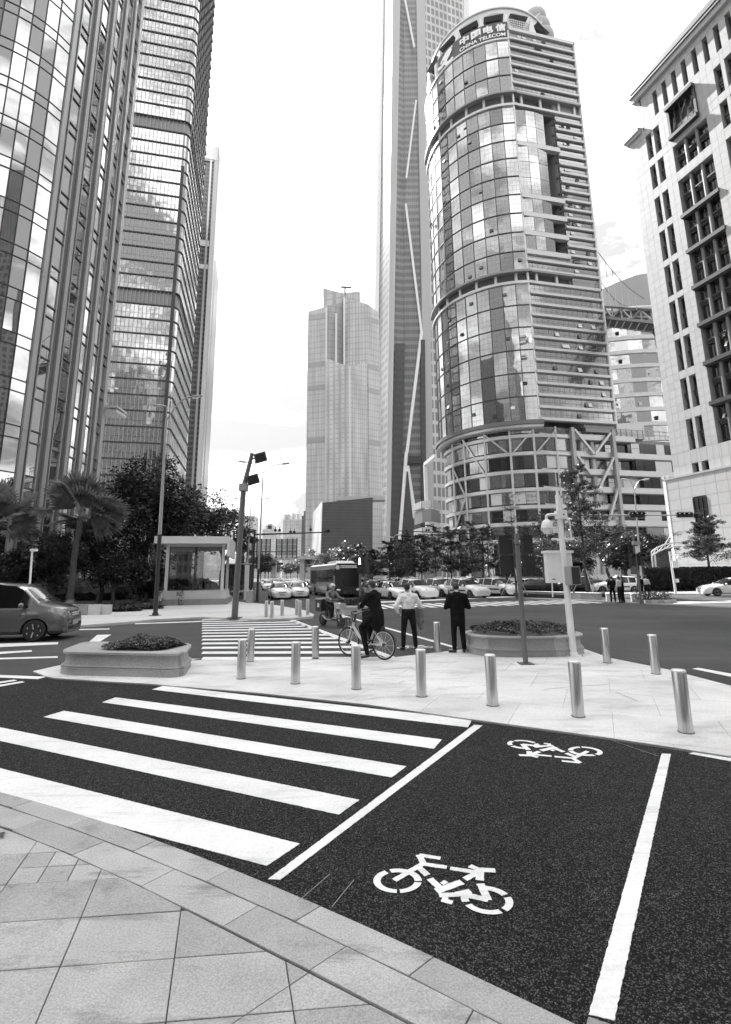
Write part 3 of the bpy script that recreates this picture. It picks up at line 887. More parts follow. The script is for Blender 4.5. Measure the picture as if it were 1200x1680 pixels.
# far white planter round the pedestrian lights
pf = G(583,1009,0); pa = math.atan2(SV[1], SV[0])
pl_f = thing('stone_planter', 'pale low planter with rounded end around the twin pedestrian lights', 'planter', (pf[0], pf[1], 0))
fn3 = lambda off: rrect((pf[0], pf[1]+1.2), 1.15, 1.2, .5, .1, 6, off)
loft_ring(fn3, [(0,0),(0,.3),(.04,.32),(.04,.42),(.0,.44),(-.15,.44)], [0,9,18], pl_f, [M['light_concrete']], 'stone_panel')
obj('soil', MB().prism(fn3(-.15), .3, .43), M['soil'], pl_f)
def in_f(rg):
    x, y = rg.uniform(-.9,.9), rg.uniform(-.95,.95)
    return (pf[0]+x, pf[1]+1.2+y)
sh = obj('shrub_bed', leaf_heap(in_f, lambda x, y, rg: .45+rg.uniform(0,.28), 900, .13, 5), M['leaf_dark'])
tag(sh, 'dark plants in the pale planter under the twin pedestrian lights', 'shrub')

# ------------------------------------------------------------------ white camera pole
p = G(941,1076,ZI)
cp = thing('camera_pole', 'white pole with dome camera, control box and loudspeaker on the island', 'camera pole', (p[0], p[1], ZI))
ORG[cp.name] = np.zeros(3)
lean = lambda z: -.012*z
mb = MB().tube([(0,0,0),(lean(3.85),0,3.85)], [.086,.062], 16)
obj('pole', mb, M['white_metal'], cp, smooth=True)
fl_ = obj('base_plate', MB().box(-.18,.18,-.18,.18,0,.018).lathe([(.11,.018),(.11,.05),(.09,.09)],12), M['white_metal'], cp)
for sx in (-1,1):
    for sy in (-1,1): obj('bolt', MB().lathe([(.016,.018),(.016,.04)],6,(sx*.15,sy*.15,0)), M['grey_metal'], fl_)
zb = 3.35
x0 = lean(zb)
hb = obj('junction_box', MB().cbox((x0+.03,-.02,zb),(.24,.2,.21)), M['white_metal'], cp)
obj('hole', MB().lathe([(0,-.004),(.02,-.004),(.02,.002)],10,(x0+.06,-.121,zb),axis='Y'), M['black'], hb)
obj('camera_arm', MB().tube([(x0-.08,-.02,zb+.02),(x0-.30,-.02,zb+.0),(x0-.34,-.02,zb-.03),(x0-.34,-.02,zb-.14)],.034,10), M['white_metal'], cp, smooth=True)
cam_h = obj('dome_housing', MB().lathe([(0,.16),(.06,.16),(.11,.11),(.14,.0),(.142,-.05),(.13,-.055)],18,(x0-.34,-.02,zb-.28)), M['white_metal'], cp, smooth=True)
obj('dome', MB().lathe([(.126,-.055),(.12,-.12),(.08,-.19),(0,-.215)],18,(x0-.34,-.02,zb-.28)), M['lens'], cam_h, smooth=True)
obj('spike', MB().tube([(lean(3.85),0,3.83),(lean(3.85),0,3.97)],.035,8).tube([(lean(3.9),0,3.97),(lean(4.4),0,4.5)],.008,6), M['white_metal'], cp, smooth=True)
obj('antenna_bar', MB().bar((x0-.24,-.0,2.75),(x0+.30,0,2.75),.05).tube([(x0+.24,0,2.75),(x0+.24,0,3.22)],.018,8).lathe([(.05,0),(.07,.02),(.04,.05),(0,.055)],10,(x0+.24,0,3.22)), M['white_metal'], cp)
cb = obj('control_box', MB().cbox((x0-.09,.12,2.05),(.62,.22,.72),.06), M['white_metal'], cp)
obj('box_lid', MB().cbox((x0-.09,.12,2.44),(.70,.30,.06),.06), M['white_metal'], cb)
obj('latch', MB().cbox((x0-.27,.0,1.78),(.07,.012,.025),.06), M['black'], cb)
obj('cable', MB().tube([(x0-.28,.12,1.7),(x0-.29,.12,1.35)],.016,6), M['white_metal'], cp)
spk = obj('loudspeaker', MB().cbox((x0+.13,-.16,1.86),(.28,.22,.44),.35), M['mid_metal'], cp)
obj('grille', MB().cbox((x0+.13+.038,-.16-.104,1.86),(.24,.012,.40),.35), M['dark_metal'], spk)
obj('bracket', MB().cbox((x0+.10,-.05,1.70),(.06,.16,.3)).tube([(x0+.1,-.07,1.6),(x0+.16,-.09,1.45)],.02,6), M['grey_metal'], cp)
# ------------------------------------------------------------------ dark pole with two pairs of signal heads seen from behind
p = G(863,1089,ZI)
tp = thing('traffic_light_pole', 'dark grey pole with black signal heads seen from behind in front of the oval planter', 'traffic light', (p[0], p[1], ZI))
ORG[tp.name] = np.zeros(3)
obj('pole', MB().tube([(0,0,0),(-.012,0,2.82)], .055, 14), M['grey_metal'], tp, smooth=True)
obj('base_plate', MB().box(-.15,.15,-.15,.15,0,.014), M['grey_metal'], tp)
for sx, dy, w in ((-1,.06,.30),(1,.10,.22)):
    for k, zc in enumerate((2.58, 2.12)):
        hd = obj('signal_head', MB().cbox((sx*.25+.03,.22,zc),(w,.18,.42),.12*sx), M['black'], tp)
        obj('visor', MB().lathe([(.12,0),(.13,.2)],10,(sx*.27+(.06 if sx > 0 else -.03),.30,zc),0,math.pi,'Y'), M['black'], hd)
    obj('bracket', MB().bar((0,0,2.35),(sx*.25,.18,2.35),.04).bar((0,0,2.7),(sx*.2,.18,2.7),.03), M['dark_metal'], tp)
obj('cable_tie', MB().lathe([(.058,0),(.06,.01),(.058,.02)],12,(-.01,0,2.55)), M['black'], tp)
# ------------------------------------------------------------------ facade materials
M['glass_tower'] = glass_mat('curved_tower_glass', .015, .40, .012, .016, .25)
M['glass_tower_dark'] = glass_mat('curved_tower_spandrel_glass', .04, .42, .03, .01, .3)
M['glass_band'] = glass_mat('band_tower_glass', .03, .38, .02, .03, .35)
M['glass_grid'] = glass_mat('gridded_panel_glass', .04, .38, .02, .012, .3, grid=(3,4,.04), line=.2)
M['glass_grid_b'] = glass_mat('gridded_panel_glass_dim', .04, .22, .03, .012, .3, grid=(3,4,.04), line=.14)  # darker copy: carries painted reflection streaks and recess shade, also random podium panes
M['glass_flat'] = glass_mat('flat_band_glass', .07, .24, .06, .02, .3, grid=(14,2,.07), line=.12)
M['glass_dark'] = mat('dark_window_glass', .012, .07, 0, .5)
M['glass_far'] = glass_mat('far_tower_glass', .22, .25, .25, 0, 1, grid=(14,46,.22), line=.34)
M['glass_pale'] = glass_mat('pale_glass', .3, .3, .15, 0, 1, grid=(10,3,.12), line=.4)
M['lattice'] = mat('dark_lattice', .05, .6)

def facade_mat(name, wall, win, nx, nz, wx, wz, rough=.5):
    # far walls: window pattern over the box of a part (x + y along the wall, z up)
    m = bpy.data.materials.new(name); m.use_nodes = True
    nt = m.node_tree; N, L = nt.nodes, nt.links
    b = N['Principled BSDF']; b.inputs['Roughness'].default_value = rough
    tc = N.new('ShaderNodeTexCoord'); sp = N.new('ShaderNodeSeparateXYZ'); L.new(tc.outputs['Generated'], sp.inputs[0])
    def op(o, a, c):
        q = N.new('ShaderNodeMath'); q.operation = o
        for i, x in enumerate((a, c)):
            if isinstance(x, (int, float)): q.inputs[i].default_value = x
            elif x is not None: L.new(x, q.inputs[i])
        return q.outputs[0]
    h = op('ADD', sp.outputs[0], sp.outputs[1])
    fx = op('LESS_THAN', op('FRACT', op('MULTIPLY', h, nx), None), wx)
    fz = op('LESS_THAN', op('FRACT', op('MULTIPLY', sp.outputs[2], nz), None), wz)
    k = op('MULTIPLY', fx, fz)
    n = N.new('ShaderNodeTexNoise'); n.inputs['Scale'].default_value = 5; L.new(tc.outputs['Generated'], n.inputs['Vector'])
    mx = N.new('ShaderNodeMix'); mx.data_type = 'FLOAT'; L.new(k, mx.inputs['Factor'])
    mx.inputs['A'].default_value = wall; mx.inputs['B'].default_value = win
    v = op('MULTIPLY', mx.outputs[0], op('ADD', n.outputs['Fac'], .5))
    L.new(v, b.inputs['Base Color'])
    return m
M['far_stripe'] = facade_mat('far_striped_facade', .38, .52, 13, 44, .6, .82, .3)
M['far_stripe_b'] = facade_mat('far_striped_facade_grey', .3, .4, 9, 44, .6, .82, .3)
M['far_grid'] = facade_mat('far_grid_facade', .17, .07, 16, 90, .8, .55, .3)
M['far_vert'] = facade_mat('far_vertical_facade', .45, .14, 8, 60, .7, .7, .3)
M['far_lattice'] = facade_mat('fine_dark_lattice', .012, .032, 46, 34, .5, .5, .6)
M['far_wall'] = facade_mat('far_plain_facade', .45, .3, 12, 18, .5, .5, .6)
M['refl_tower'] = facade_mat('behind_tower_facade', .10, .03, 16, 42, .6, .6, .4)
M['refl_tower_b'] = facade_mat('behind_tower_facade_pale', .4, .12, 12, 34, .6, .5, .5)

def seg_frame(a, b):
    a, b = np.array(a, float), np.array(b, float)
    t = (b-a)/np.hypot(*(b-a)); return a, t, np.hypot(*(b-a)), math.atan2(t[1], t[0])

# ================================================================== curved glass tower on the left
Y0 = 38.0
p0 = np.array([XO(3, Y0), Y0])
def ratio(px): return XO(px, 1.0)
def step(p, ang, px):                           # walk from p in direction ang (deg from +Y, right positive) until the column px
    d = np.array([math.sin(R(ang)), math.cos(R(ang))]); k = ratio(px)
    L = (k*p[1]-p[0])/(d[0]-k*d[1])
    return p+d*L
right = [p0]
for px, a in ((47,9),(82,2),(107,-3),(127,-6),(143,-9)): right.append(step(right[-1], a, px))
left = [p0]
for px, a in ((-25,24),(-54,34),(-82,43),(-113,51),(-146,58),(-185,64)): left.append(step(left[-1], a, px))
for k in range(3): left.append(left[-1]-np.array([1.9,.55]))
M['pilaster'] = mat('pilaster_metal', .38, .42, .4, noise=(.5,.85,1.1))
t1 = thing('glass_tower', 'curved mirror glass tower with pale vertical pilasters at the left edge', 'office tower', (p0[0], p0[1], 0))
FH, NF, ZB = 3.72, 25, 1.6
core = [tuple(p+np.array([-.75,.5])) for p in left[::-1]] + [tuple(p+np.array([-.8,.15])) for p in right[1:]] + [tuple(right[-1]+np.array([-16,8])), tuple(left[-1]+np.array([-4,14]))]
obj('core', MB().prism(core, 0, ZB+FH*NF), M['metal_panel_dark'], t1)
hi_g, hi_f = MB(), MB()
def tilt(): return rnd.gauss(0, .0035)
def facade_pane(a, b, z0, z1, setback, m, name, big=True, inner=.02):
    a_, t, L, rz = seg_frame(a, b)
    n = np.array([t[1], -t[0]])
    if np.dot(n, -a_) < 0: n = -n
    c = (np.array(a)+np.array(b))/2 - n*setback
    if big: piece(name, m, t1, (c[0], c[1], (z0+z1)/2), (L-inner, .05, z1-z0-.02), rz+tilt(), tilt())
    else: hi_g.cbox((c[0], c[1], (z0+z1)/2), (L-inner, .05, z1-z0-.02), rz+tilt(), tilt())
    return n, rz
NBIG = 15
for k in range(NF):
    zf = ZB+FH*k; big = k < NBIG
    for a, b in zip(left[:-1], left[1:]):
        facade_pane(a, b, zf, zf+1.0, .03, M['glass_tower_dark' if k < 3 else 'glass_tower'], 'spandrel_pane', big)
        facade_pane(a, b, zf+1.0, zf+FH, .03, M['glass_tower'], 'glass_pane', big)
    for a, b in zip(right[:-1], right[1:]):
        a_, t, L, rz = seg_frame(a, b)
        s0, s1 = a_+t*(L*.33), a_+t*(L*.82)
        facade_pane(s0, s1, zf, zf+1.0, .04, M['glass_tower'], 'spandrel_pane', big)
        facade_pane(s0, s1, zf+1.0, zf+FH, .04, M['glass_tower'], 'glass_pane', big)
obj('upper_glazing', hi_g, M['glass_tower'], t1, kind='stuff')
ZT1 = ZB+FH*NF
for p in left[1:]:
    piece('mullion', M['dark_metal'], t1, (p[0], p[1], (ZB+ZT1)/2), (.10,.10,ZT1-ZB), rnd.random())
for k in range(NF):
    zf = ZB+FH*k
    mbt = MB()
    for dz in (0, 1.0):
        for a, b in zip(left[:-1], left[1:]): mbt.bar((a[0],a[1],zf+dz), (b[0],b[1],zf+dz), .085)
    obj('transom', mbt, M['dark_metal'], t1)
    mbt = MB()
    for a, b in zip(right[:-1], right[1:]):
        a_, t, L, rz = seg_frame(a, b)
        s0, s1 = a_+t*(L*.36), a_+t*(L*.80)
        for dz in (0, 1.0): mbt.bar((s0[0]+.06,s0[1],zf+dz), (s1[0]+.06,s1[1],zf+dz), .10, .09)
        s2 = a_+t*(L*.22)
        mbt.bar((s2[0]+.03,s2[1],zf), (s0[0]+.03,s0[1],zf), .12, .06)
    obj('transom', mbt, M['grey_metal'], t1, kind='stuff')
for i, p in enumerate(right):
    w = .46 if i < 5 else .8
    a_, t, L, rz = seg_frame(right[min(i,4)], right[min(i,4)+1])
    q = p + t*(.28 if i < 5 else -.1)
    for s_ in range(7):
        hseg = ZT1/7
        piece('pilaster', M['pilaster'], t1, (q[0]+.03, q[1], hseg*(s_+.5)), (w, .34, hseg-.025), rz)
    if i < 5:
        a_, t, L, rz = seg_frame(right[i], right[i+1])
        for f in (.355, .81):
            q = a_+t*(L*f); piece('mullion', M['pilaster'], t1, (q[0]+.02, q[1], ZT1/2), (.10,.16,ZT1), rz)
        q = a_+t*(L*.27); piece('recess_panel', M['grey_metal'], t1, (q[0]-.02, q[1], ZT1/2), (L*.17,.06,ZT1), rz)
        q = a_+t*(L*.92); piece('recess_panel', M['grey_metal'], t1, (q[0]-.02, q[1], ZT1/2), (L*.2,.06,ZT1), rz)
e = right[-1]
zc = ZA(162, 672, e[1])
obj('canopy', MB().cbox((e[0]+.5, e[1]+1.5, zc), (1.5,2.2,.28)).cbox((e[0]+.55, e[1]+1.5, zc+.45), (1.5,2.2,.16)), M['white_panel'], t1)
for k in range(16):                             # louvres low on the left
    a, b = left[4], left[1]
    mbl = MB().bar((a[0]+.1,a[1]-.3,4.2+k*.24),(b[0]+.25,b[1]-.25,4.2+k*.24),.09,.05)
    obj('louvre', mbl, M['mid_metal'], t1)

# ================================================================== tower with horizontal ribs and a rounded corner
Y2 = 130.0
c2 = np.array([XO(262, Y2), Y2])
t2 = thing('ribbed_tower', 'tall glass tower with thin horizontal ribs and a rounded corner behind the curved tower', 'office tower', (c2[0], c2[1], 0))
zA, zB_ = ZA(220, 203, Y2), ZA(195, 483, Y2)
FH2 = (zA-zB_)/13
rad = 1.7
fa = c2 - CV*34
def t2_path():
    pts = [fa, c2-CV*rad]
    ctr = c2 - CV*rad + SV*rad
    for a in np.linspace(-90, 0, 7)[1:-1]:
        pts.append(ctr + CV*rad*math.cos(R(a)) + SV*rad*math.sin(R(a)))
    pts += [c2+SV*rad, c2+SV*36]
    return pts
path2 = t2_path()
core2 = [tuple(p) for p in path2] + [tuple(path2[-1]-CV*34)]
def off2(d):                                    # outline pushed out by d
    ctr = c2 - CV*rad + SV*rad
    out = [fa - SV*d, c2-CV*rad-SV*d]
    for a in np.linspace(-90, 0, 7)[1:-1]: out.append(ctr + (CV*math.cos(R(a))+SV*math.sin(R(a)))*(rad+d))
    return out + [c2+SV*rad+CV*d, c2+SV*36+CV*d]
zbase2 = zB_ - FH2*math.floor(zB_/FH2)
nf2 = 56
obj('core', MB().prism([tuple(p) for p in off2(-.3)]+[tuple(path2[-1]-CV*34)], 0, zbase2+FH2*nf2), M['metal_panel_dark'], t2)
k_dark = (round((zA-zbase2)/FH2)-1, round((zB_-zbase2)/FH2)-1)
pane_mb = MB(); side_mb = MB()
npn = 30
for k in range(nf2):
    z0, z1 = zbase2+FH2*k, zbase2+FH2*(k+1)
    dark = k in k_dark
    if not dark:
        for j in range(npn):
            a = fa + (c2-CV*rad-fa)*(j/npn); b = fa + (c2-CV*rad-fa)*((j+1)/npn)
            for (u, w) in ((0,.42),(.42,1)):
                pane_mb.cbox(((a[0]+b[0])/2, (a[1]+b[1])/2, z0+FH2*(u+w)/2), (np.hypot(*(b-a))-.1,.06,FH2*(w-u)-.08), math.atan2(CV[1],CV[0])+rnd.gauss(0,.004), rnd.gauss(0,.004))
    po, pi_ = off2(.02), off2(-.1)
    m_ = len(po)
    mb = MB()
    for i in range(1, m_-1):
        a, b = po[i], po[i+1]
        zc = .62 if i == m_-2 else 1
        mb.add([(a[0],a[1],z0+.25),(b[0],b[1],z0+.25),(b[0],b[1],z1),(a[0],a[1],z1)], [(0,1,2,3)])
    if not dark: obj('glazing_band', mb, M['glass_band'], t2)
    rb = MB()
    po = off2(.32); pi2 = off2(-.05)
    for i in range(m_-1):
        a, b, c_, d_ = po[i], po[i+1], pi2[i+1], pi2[i]
        z2 = z0+(.30 if i < m_-2 else .34)
        rb.add([(a[0],a[1],z0),(b[0],b[1],z0),(b[0],b[1],z2),(a[0],a[1],z2),(d_[0],d_[1],z0),(c_[0],c_[1],z0),(c_[0],c_[1],z2),(d_[0],d_[1],z2)],
               [(0,1,2,3),(3,2,6,7),(1,0,4,5),(4,7,6,5)])
    obj('rib', rb, M['dark_metal'], t2)
obj('front_panes', pane_mb, M['glass_band'], t2, kind='stuff')
mv = MB()
for j in range(npn+1):
    a = fa + (c2-CV*rad-fa)*(j/npn) - SV*.1
    mv.bar((a[0],a[1],0),(a[0],a[1],zbase2+FH2*nf2),.12)
obj('mullion_grid', mv, M['mid_metal'], t2, kind='stuff')
for j in range(12):
    a = c2+SV*(rad+2.8*j)+CV*.14
    piece('side_mullion', M['mid_metal'], t2, (a[0], a[1], (zbase2+FH2*nf2)/2), (.12,.12,zbase2+FH2*nf2), 0)
zc0 = zbase2; cpos = c2 - CV*(rad-.4) - SV*.2
piece('corner_shaft', M['dark_metal'], t2, (cpos[0], cpos[1], ZA(300,275,Y2)/2), (.9,.5,ZA(300,275,Y2)), math.atan2(CV[1],CV[0]))

# ================================================================== two slim towers further down the left side
def tower_prism(name, label, plan, z, m, cat='office tower', base=None):
    t = thing(name, label, cat, (plan[0][0], plan[0][1], 0))
    obj('shaft', MB().prism([tuple(p) for p in plan], 0, z), m, t)
    return t
Y3 = 185.0
a = np.array([XO(322, Y3), Y3]); z3 = ZA(359, 243, Y3)
t3 = tower_prism('slim_tower', 'slim pale tower with a sign on its top beyond the ribbed tower', [a-CV*24, a, a+SV*6, a+SV*6-CV*24], z3, M['far_grid'])
for i, (dx, w, m) in enumerate(((-.9,1.6,'white_panel'),(-3.0,.8,'metal_panel'))):
    q = a+CV*dx-SV*.35; piece('corner_fin', M[m], t3, (q[0], q[1], z3/2), (w,.5,z3), math.atan2(CV[1],CV[0]))
for yy, h in ((266,1.2),(402,2.6),(440,2.0)):
    q = a-CV*9-SV*.3; piece('floor_band', M['white_panel'], t3, (q[0], q[1], ZA(340,yy,Y3)), (14,.4,h), math.atan2(CV[1],CV[0]))
q = a-CV*6-SV*.45
sg = obj('sign_panel', MB().cbox((q[0], q[1], ZA(345,254,Y3)), (11,.5,7), math.atan2(CV[1],CV[0])), M['metal_panel'], t3)
Y4 = 232.0
a = np.array([XO(327, Y4), Y4]); z4 = ZA(361, 428, Y4)
t4 = tower_prism('slim_tower', 'second slim tower, lower and darker, just right of the one with the sign', [a-CV*26, a, a+SV*20, a+SV*20-CV*26], z4, M['far_grid'])
q = a-CV*1.0-SV*.3; piece('corner_fin', M['metal_panel'], t4, (q[0],q[1],z4/2), (2.0,.5,z4), math.atan2(CV[1],CV[0]))
for k in range(8):
    q = a-CV*4-SV*.3; piece('floor_band', M['metal_panel_dark'], t4, (q[0],q[1],z4*(k+.7)/8.3), (6,.4,.9), math.atan2(CV[1],CV[0]))

# ================================================================== pale glass tower in the middle distance
YC = 300.0
tc_ = thing('stepped_tower', 'pale stepped glass tower with slanted roofs standing free in the middle', 'office tower', (XO(560,YC), YC, 0))
def vol(name, pts, m, thick=14):                # pts: (px, py_top, Y) along the front, left to right
    front = [(XO(px, Y, 800)+(XO(px,Y,py)-XO(px,Y,800))*0, Y) for px, py, Y in pts]
    z = [ZA(px, py, Y) for px, py, Y in pts]
    # X taken at the top of each edge: the photograph's own verticals
    front = [(float(P(px,py,Y)[0]), Y) for px, py, Y in pts]
    back = [(x, y+thick) for x, y in front[::-1]]
    return obj(name, MB().prism(front+back, 0, z+z[::-1]), m, tc_)
vol('crown', [(531,473,306),(562,481,302),(591,478,306)], M['far_stripe_b'], 10)
vol('left_wing', [(506,511,300),(535,503,297)], M['far_stripe'], 24)
vol('middle_wing', [(535,503,297.5),(550,500,299),(562,497,302)], M['far_stripe_b'], 18)
vol('right_wing', [(565,489,299),(571,490,297),(603,499,295),(622,513,300)], M['far_stripe'], 22)
vol('front_wing', [(536,588,292),(574,602,287),(602,594,292)], M['far_stripe'], 14)
for pxa, pxb, Y, ys in ((508,534,299,(520,598,636,722)),(603,620,297,(526,603,642,727))):
    for yy in ys:
        fa_, fb_ = ((506,511,300),(535,503,297)) if pxa < 550 else ((603,499,295),(622,513,300))
        qa_, qb_ = V2(P(*fa_)), V2(P(*fb_)); dv_ = (qb_-qa_)/np.hypot(*(qb_-qa_)); qa_ = qa_+dv_*.4; qb_ = qb_-dv_*.4; mid_ = (qa_+qb_)/2-np.array([-dv_[1],dv_[0]])*.0
        piece('plant_floor', M['mid_metal'], tc_, (mid_[0], mid_[1], ZA(560,yy,Y)), (np.hypot(*(qb_-qa_)), .35, 3.4), math.atan2(dv_[1],dv_[0]))
for px, y0_, Y in ((536,505,296),(565,489,297),(552,515,296.5),(574,602,286.5)):
    zt = ZA(px, y0_, Y); piece('corner_rib', M['white_panel'], tc_, (float(P(px,y0_,Y)[0]), Y-.6, zt/2), (1.1,1.0,zt), 0)
obj('roof_crane', MB().bar((XO(566,300,475),303,ZA(566,485,303)),(XO(566,300,475),303,ZA(566,472,303)),.9).bar((float(P(560,471,303)[0]),303,ZA(560,471,303)),(float(P(577,472,303)[0]),303,ZA(577,472,303)),.9), M['dark_metal'], tc_)

# ================================================================== very tall tapering tower with stone ribs and dark slots
YP = 400.0
tp_ = thing('tapering_tower', 'very tall tapering tower with pale ribs and black slots behind the cylindrical tower', 'skyscraper', (XO(660,YP), YP, 0))
M['rib_stone'] = mat('pale_rib_stone', .34, .5)
M['block_lattice'] = facade_mat('block_lattice', .05, .085, 40, 26, .5, .5, .6)
def strip(name, m, top, yt, bot, yb, YL, YR, thick, ya=None, yz=None, fwd=0.0):
    # a tapering slab: edges given as columns of the photograph at two heights, at depths YL / YR
    ya = yt if ya is None else ya; yz = yb if yz is None else yz
    def edge(i, Y):
        pT, pB = P(top[i], yt, Y), P(bot[i], yb, Y)
        def at(z): k = (z-pB[2])/(pT[2]-pB[2]); return pB[0]+(pT[0]-pB[0])*k
        zl = (pB[2] if yz is not None else 0) if yb < 880 else 0.0
        zt_ = ZA((top[i]+bot[i])/2, ya, Y)
        return (at(zl), Y-fwd, zl), (at(zt_), Y-fwd, zt_)
    l0, l1 = edge(0, YL); r0, r1 = edge(1, YR)
    f_ = [l0, r0, r1, l1]
    bk_ = [(x, y+thick, z) for x, y, z in f_]
    return obj(name, MB().solid(f_, bk_), m, tp_)
strip('edge_rib', M['white_panel'], (626,631), -60, (607,616), 885, 432, 428, 6, fwd=1)
strip('left_glazing', M['far_grid'], (631,645), -60, (616,633.5), 885, 428, 404, 30)
strip('corner_rib', M['rib_stone'], (645,658), -60, (633.5,640.5), 885, 403, 400, 4, fwd=2)
strip('side_glazing', M['far_grid'], (658,668), -60, (640.5,668), 885, 401, 404, 20)
strip('centre_glazing', M['far_grid'], (663,682), -60, (664,697), 885, 404, 404, 20, fwd=1.2)
strip('black_slot', M['far_lattice'], (649,664), 566, (640,657), 890, 399, 401, 4, fwd=3)
strip('black_slot', M['far_lattice'], (690,697), 560, (692,700), 890, 400, 400, 4, fwd=3)
strip('corner_rib', M['rib_stone'], (682,696), -60, (699,713), 885, 401, 402, 6, fwd=2)
strip('right_glazing', M['far_vert'], (696,761), -60, (713,760), 885, 404, 420, 20)
strip('edge_rib', M['white_panel'], (761,770), -60, (762,770), 885, 421, 422, 6, fwd=1)
strip('louvred_foot', M['far_lattice'], (667,669), 775, (660,681), 890, 400, 400, 3, fwd=4)
br = MB()
for (xa, ya, xb, yb, w) in ((661,-20,680,78,1.6),(683,165,667,293,1.6),(666,335,692,545,1.8),(692,545,668,742,2.4),(668,765,681,850,3.4)):
    o_ = MB().bar(tuple(P(xa,ya,398.5)), tuple(P(xb,yb,398.5)), w); obj('brace', o_, M['white_panel'], tp_)
obj('brace', MB().bar(tuple(P(667,742,398.0)), tuple(P(656,885,398.0)), 2.6), M['white_panel'], tp_)
obj('planted_ledge', MB().cbox((float(P(680,755,398)[0]),397,ZA(680,755,398)),(10,4,6)), M['leaf_dark'], tp_)

# ================================================================== dark low block in front of them
YD = 255.0
td = thing('dark_block', 'dark low block with a folded pale side in front of the stepped tower', 'building', (XO(529,YD), YD, 0))
def wpt(px, py, Y): return tuple(P(px, py, Y))
obj('front_wall', MB().solid([(XO(525,YD),YD,0),(XO(611,YD+6),YD+6,0),wpt(612,816,YD+6),wpt(529,825,YD)], [(XO(525,YD),YD+30,0),(XO(611,YD+6),YD+30,0),(wpt(612,816,YD+6)[0],YD+30,wpt(612,816,YD+6)[2]),(wpt(529,825,YD)[0],YD+30,wpt(529,825,YD)[2])]), M['block_lattice'], td)
obj('folded_side', MB().solid([(XO(509,YD+40),YD+40,0),(XO(524.6,YD-.5),YD-.5,0),wpt(529,822,YD-.5),wpt(513,842,YD+40)], [(XO(509,YD+40)+2,YD+46,0),(XO(524.6,YD)+2,YD+4,0),(wpt(529,822,YD)[0]+2,YD+4,wpt(529,822,YD)[2]),(wpt(513,842,YD+40)[0]+2,YD+46,wpt(513,842,YD+40)[2])]), M['far_stripe'], td)
obj('roof_step', MB().cbox((float(P(592,818,YD+12)[0]),YD+14,ZA(592,818,YD+12)),(26,8,2.2)), M['metal_panel'], td)

# ================================================================== distant buildings at the end of the street
def far_block(label, x0, x1, ytop, Y, m='far_wall', extra=None, group=None):
    t = thing('distant_building', label, 'building', (XO((x0+x1)/2, Y), Y, 0), 0, group)
    z = ZA((x0+x1)/2, ytop, Y)
    obj('block', MB().box(XO(x0,Y), XO(x1,Y), Y, Y+40, 0, z), M[m], t)
    for (a, b, yy) in (extra or []):
        obj('roof_box', MB().box(XO(a,Y), XO(b,Y), Y+1, Y+20, z, ZA((a+b)/2, yy, Y)), M[m], t)
    return t
far_block('far pale block with two horned roof turrets at the end of the street', 463, 500, 852, 620, extra=[(465,468,844),(470,473,844),(478,481,842),(486,489,843)])
far_block('far pale block with a domed roof left of the horned one', 429, 452, 868, 700, extra=[(434,447,862),(437,444,859)])
far_block('faint high block behind the left street lamps', 398, 414, 846, 900)
far_block('low distant block behind the footbridge on the left', 404, 430, 884, 520)
far_block('grey stepped block between the horned block and the dark block', 494, 515, 846, 330, 'far_grid', extra=[(497,512,838)])

# ================================================================== footbridge across the far street
YF = 165.0
fb = thing('footbridge', 'glazed footbridge spanning the street in the far distance', 'footbridge', (XO(460,YF), YF, 0))
zd, zt = ZA(460,913,YF), ZA(460,882,YF)
obj('deck', MB().box(XO(405,YF), XO(515,YF), YF, YF+4, zd-1.0, zd), M['light_concrete'], fb)
for a, b in ((405,443),(453,487)):
    obj('glass_screen', MB().box(XO(a,YF), XO(b,YF), YF-.2, YF-.1, zd+.2, zt-.5), M['glass_pale'], fb)
for px in (405,413,421,428,436,443,453,462,471,480,487):
    obj('post', MB().box(XO(px,YF)-.15, XO(px,YF)+.15, YF-.5, YF-.22, zd-.5, zt-.3), M['dark_metal'], fb)
for px in (410,448,495): obj('pier', MB().box(XO(px,YF)-.7, XO(px,YF)+.7, YF+1, YF+3, 0, zd-1.0), M['light_concrete'], fb)

# ================================================================== towers behind the camera, some mirrored in the glass, others added to darken reflections and fill
for (x, y, w, d, h, m, lab) in ((-8,-95,24,24,190,'refl_tower','dark pointed tower seen only mirrored in the ribbed glass tower'),
                                (44,-60,22,26,110,'refl_tower_b','pale tower seen mirrored in the curved glass tower'),
                                (-70,-40,30,30,120,'refl_tower','dark tower seen mirrored in the cylindrical glass tower'),
                                (-36,-22,16,18,60,'refl_tower_b','low pale block seen mirrored in the cylindrical tower'),
                                (-42,-88,26,26,165,'refl_tower','dark slab tower added out of view to darken the upper floors of the cylindrical tower'),
                                (26,-120,26,26,175,'refl_tower','dark high tower added out of view to darken the centre of the cylindrical tower'),
                                (74,-30,24,24,125,'refl_tower','dark tower added out of view to darken the left panes of the curved glass tower'),
                                (96,-74,30,26,150,'refl_tower_b','broad pale tower added out of view to shape reflections in the curved glass tower bays'),
                                (92,14,26,22,95,'refl_tower','dark block added out of view to darken the glass between the pilasters of the curved glass tower')):
    t = thing('mirrored_tower', lab, 'office tower', (x, y, 0))
    obj('shaft', MB().box(x-w/2,x+w/2,y-d/2,y+d/2,0,h*.72), M[m], t)
    obj('crown', MB().box(x-w*.36,x+w*.36,y-d*.36,y+d*.36,h*.72,h*.88), M[m], t)
    obj('cap', MB().box(x-w*.2,x+w*.2,y-d*.2,y+d*.2,h*.88,h), M[m], t)
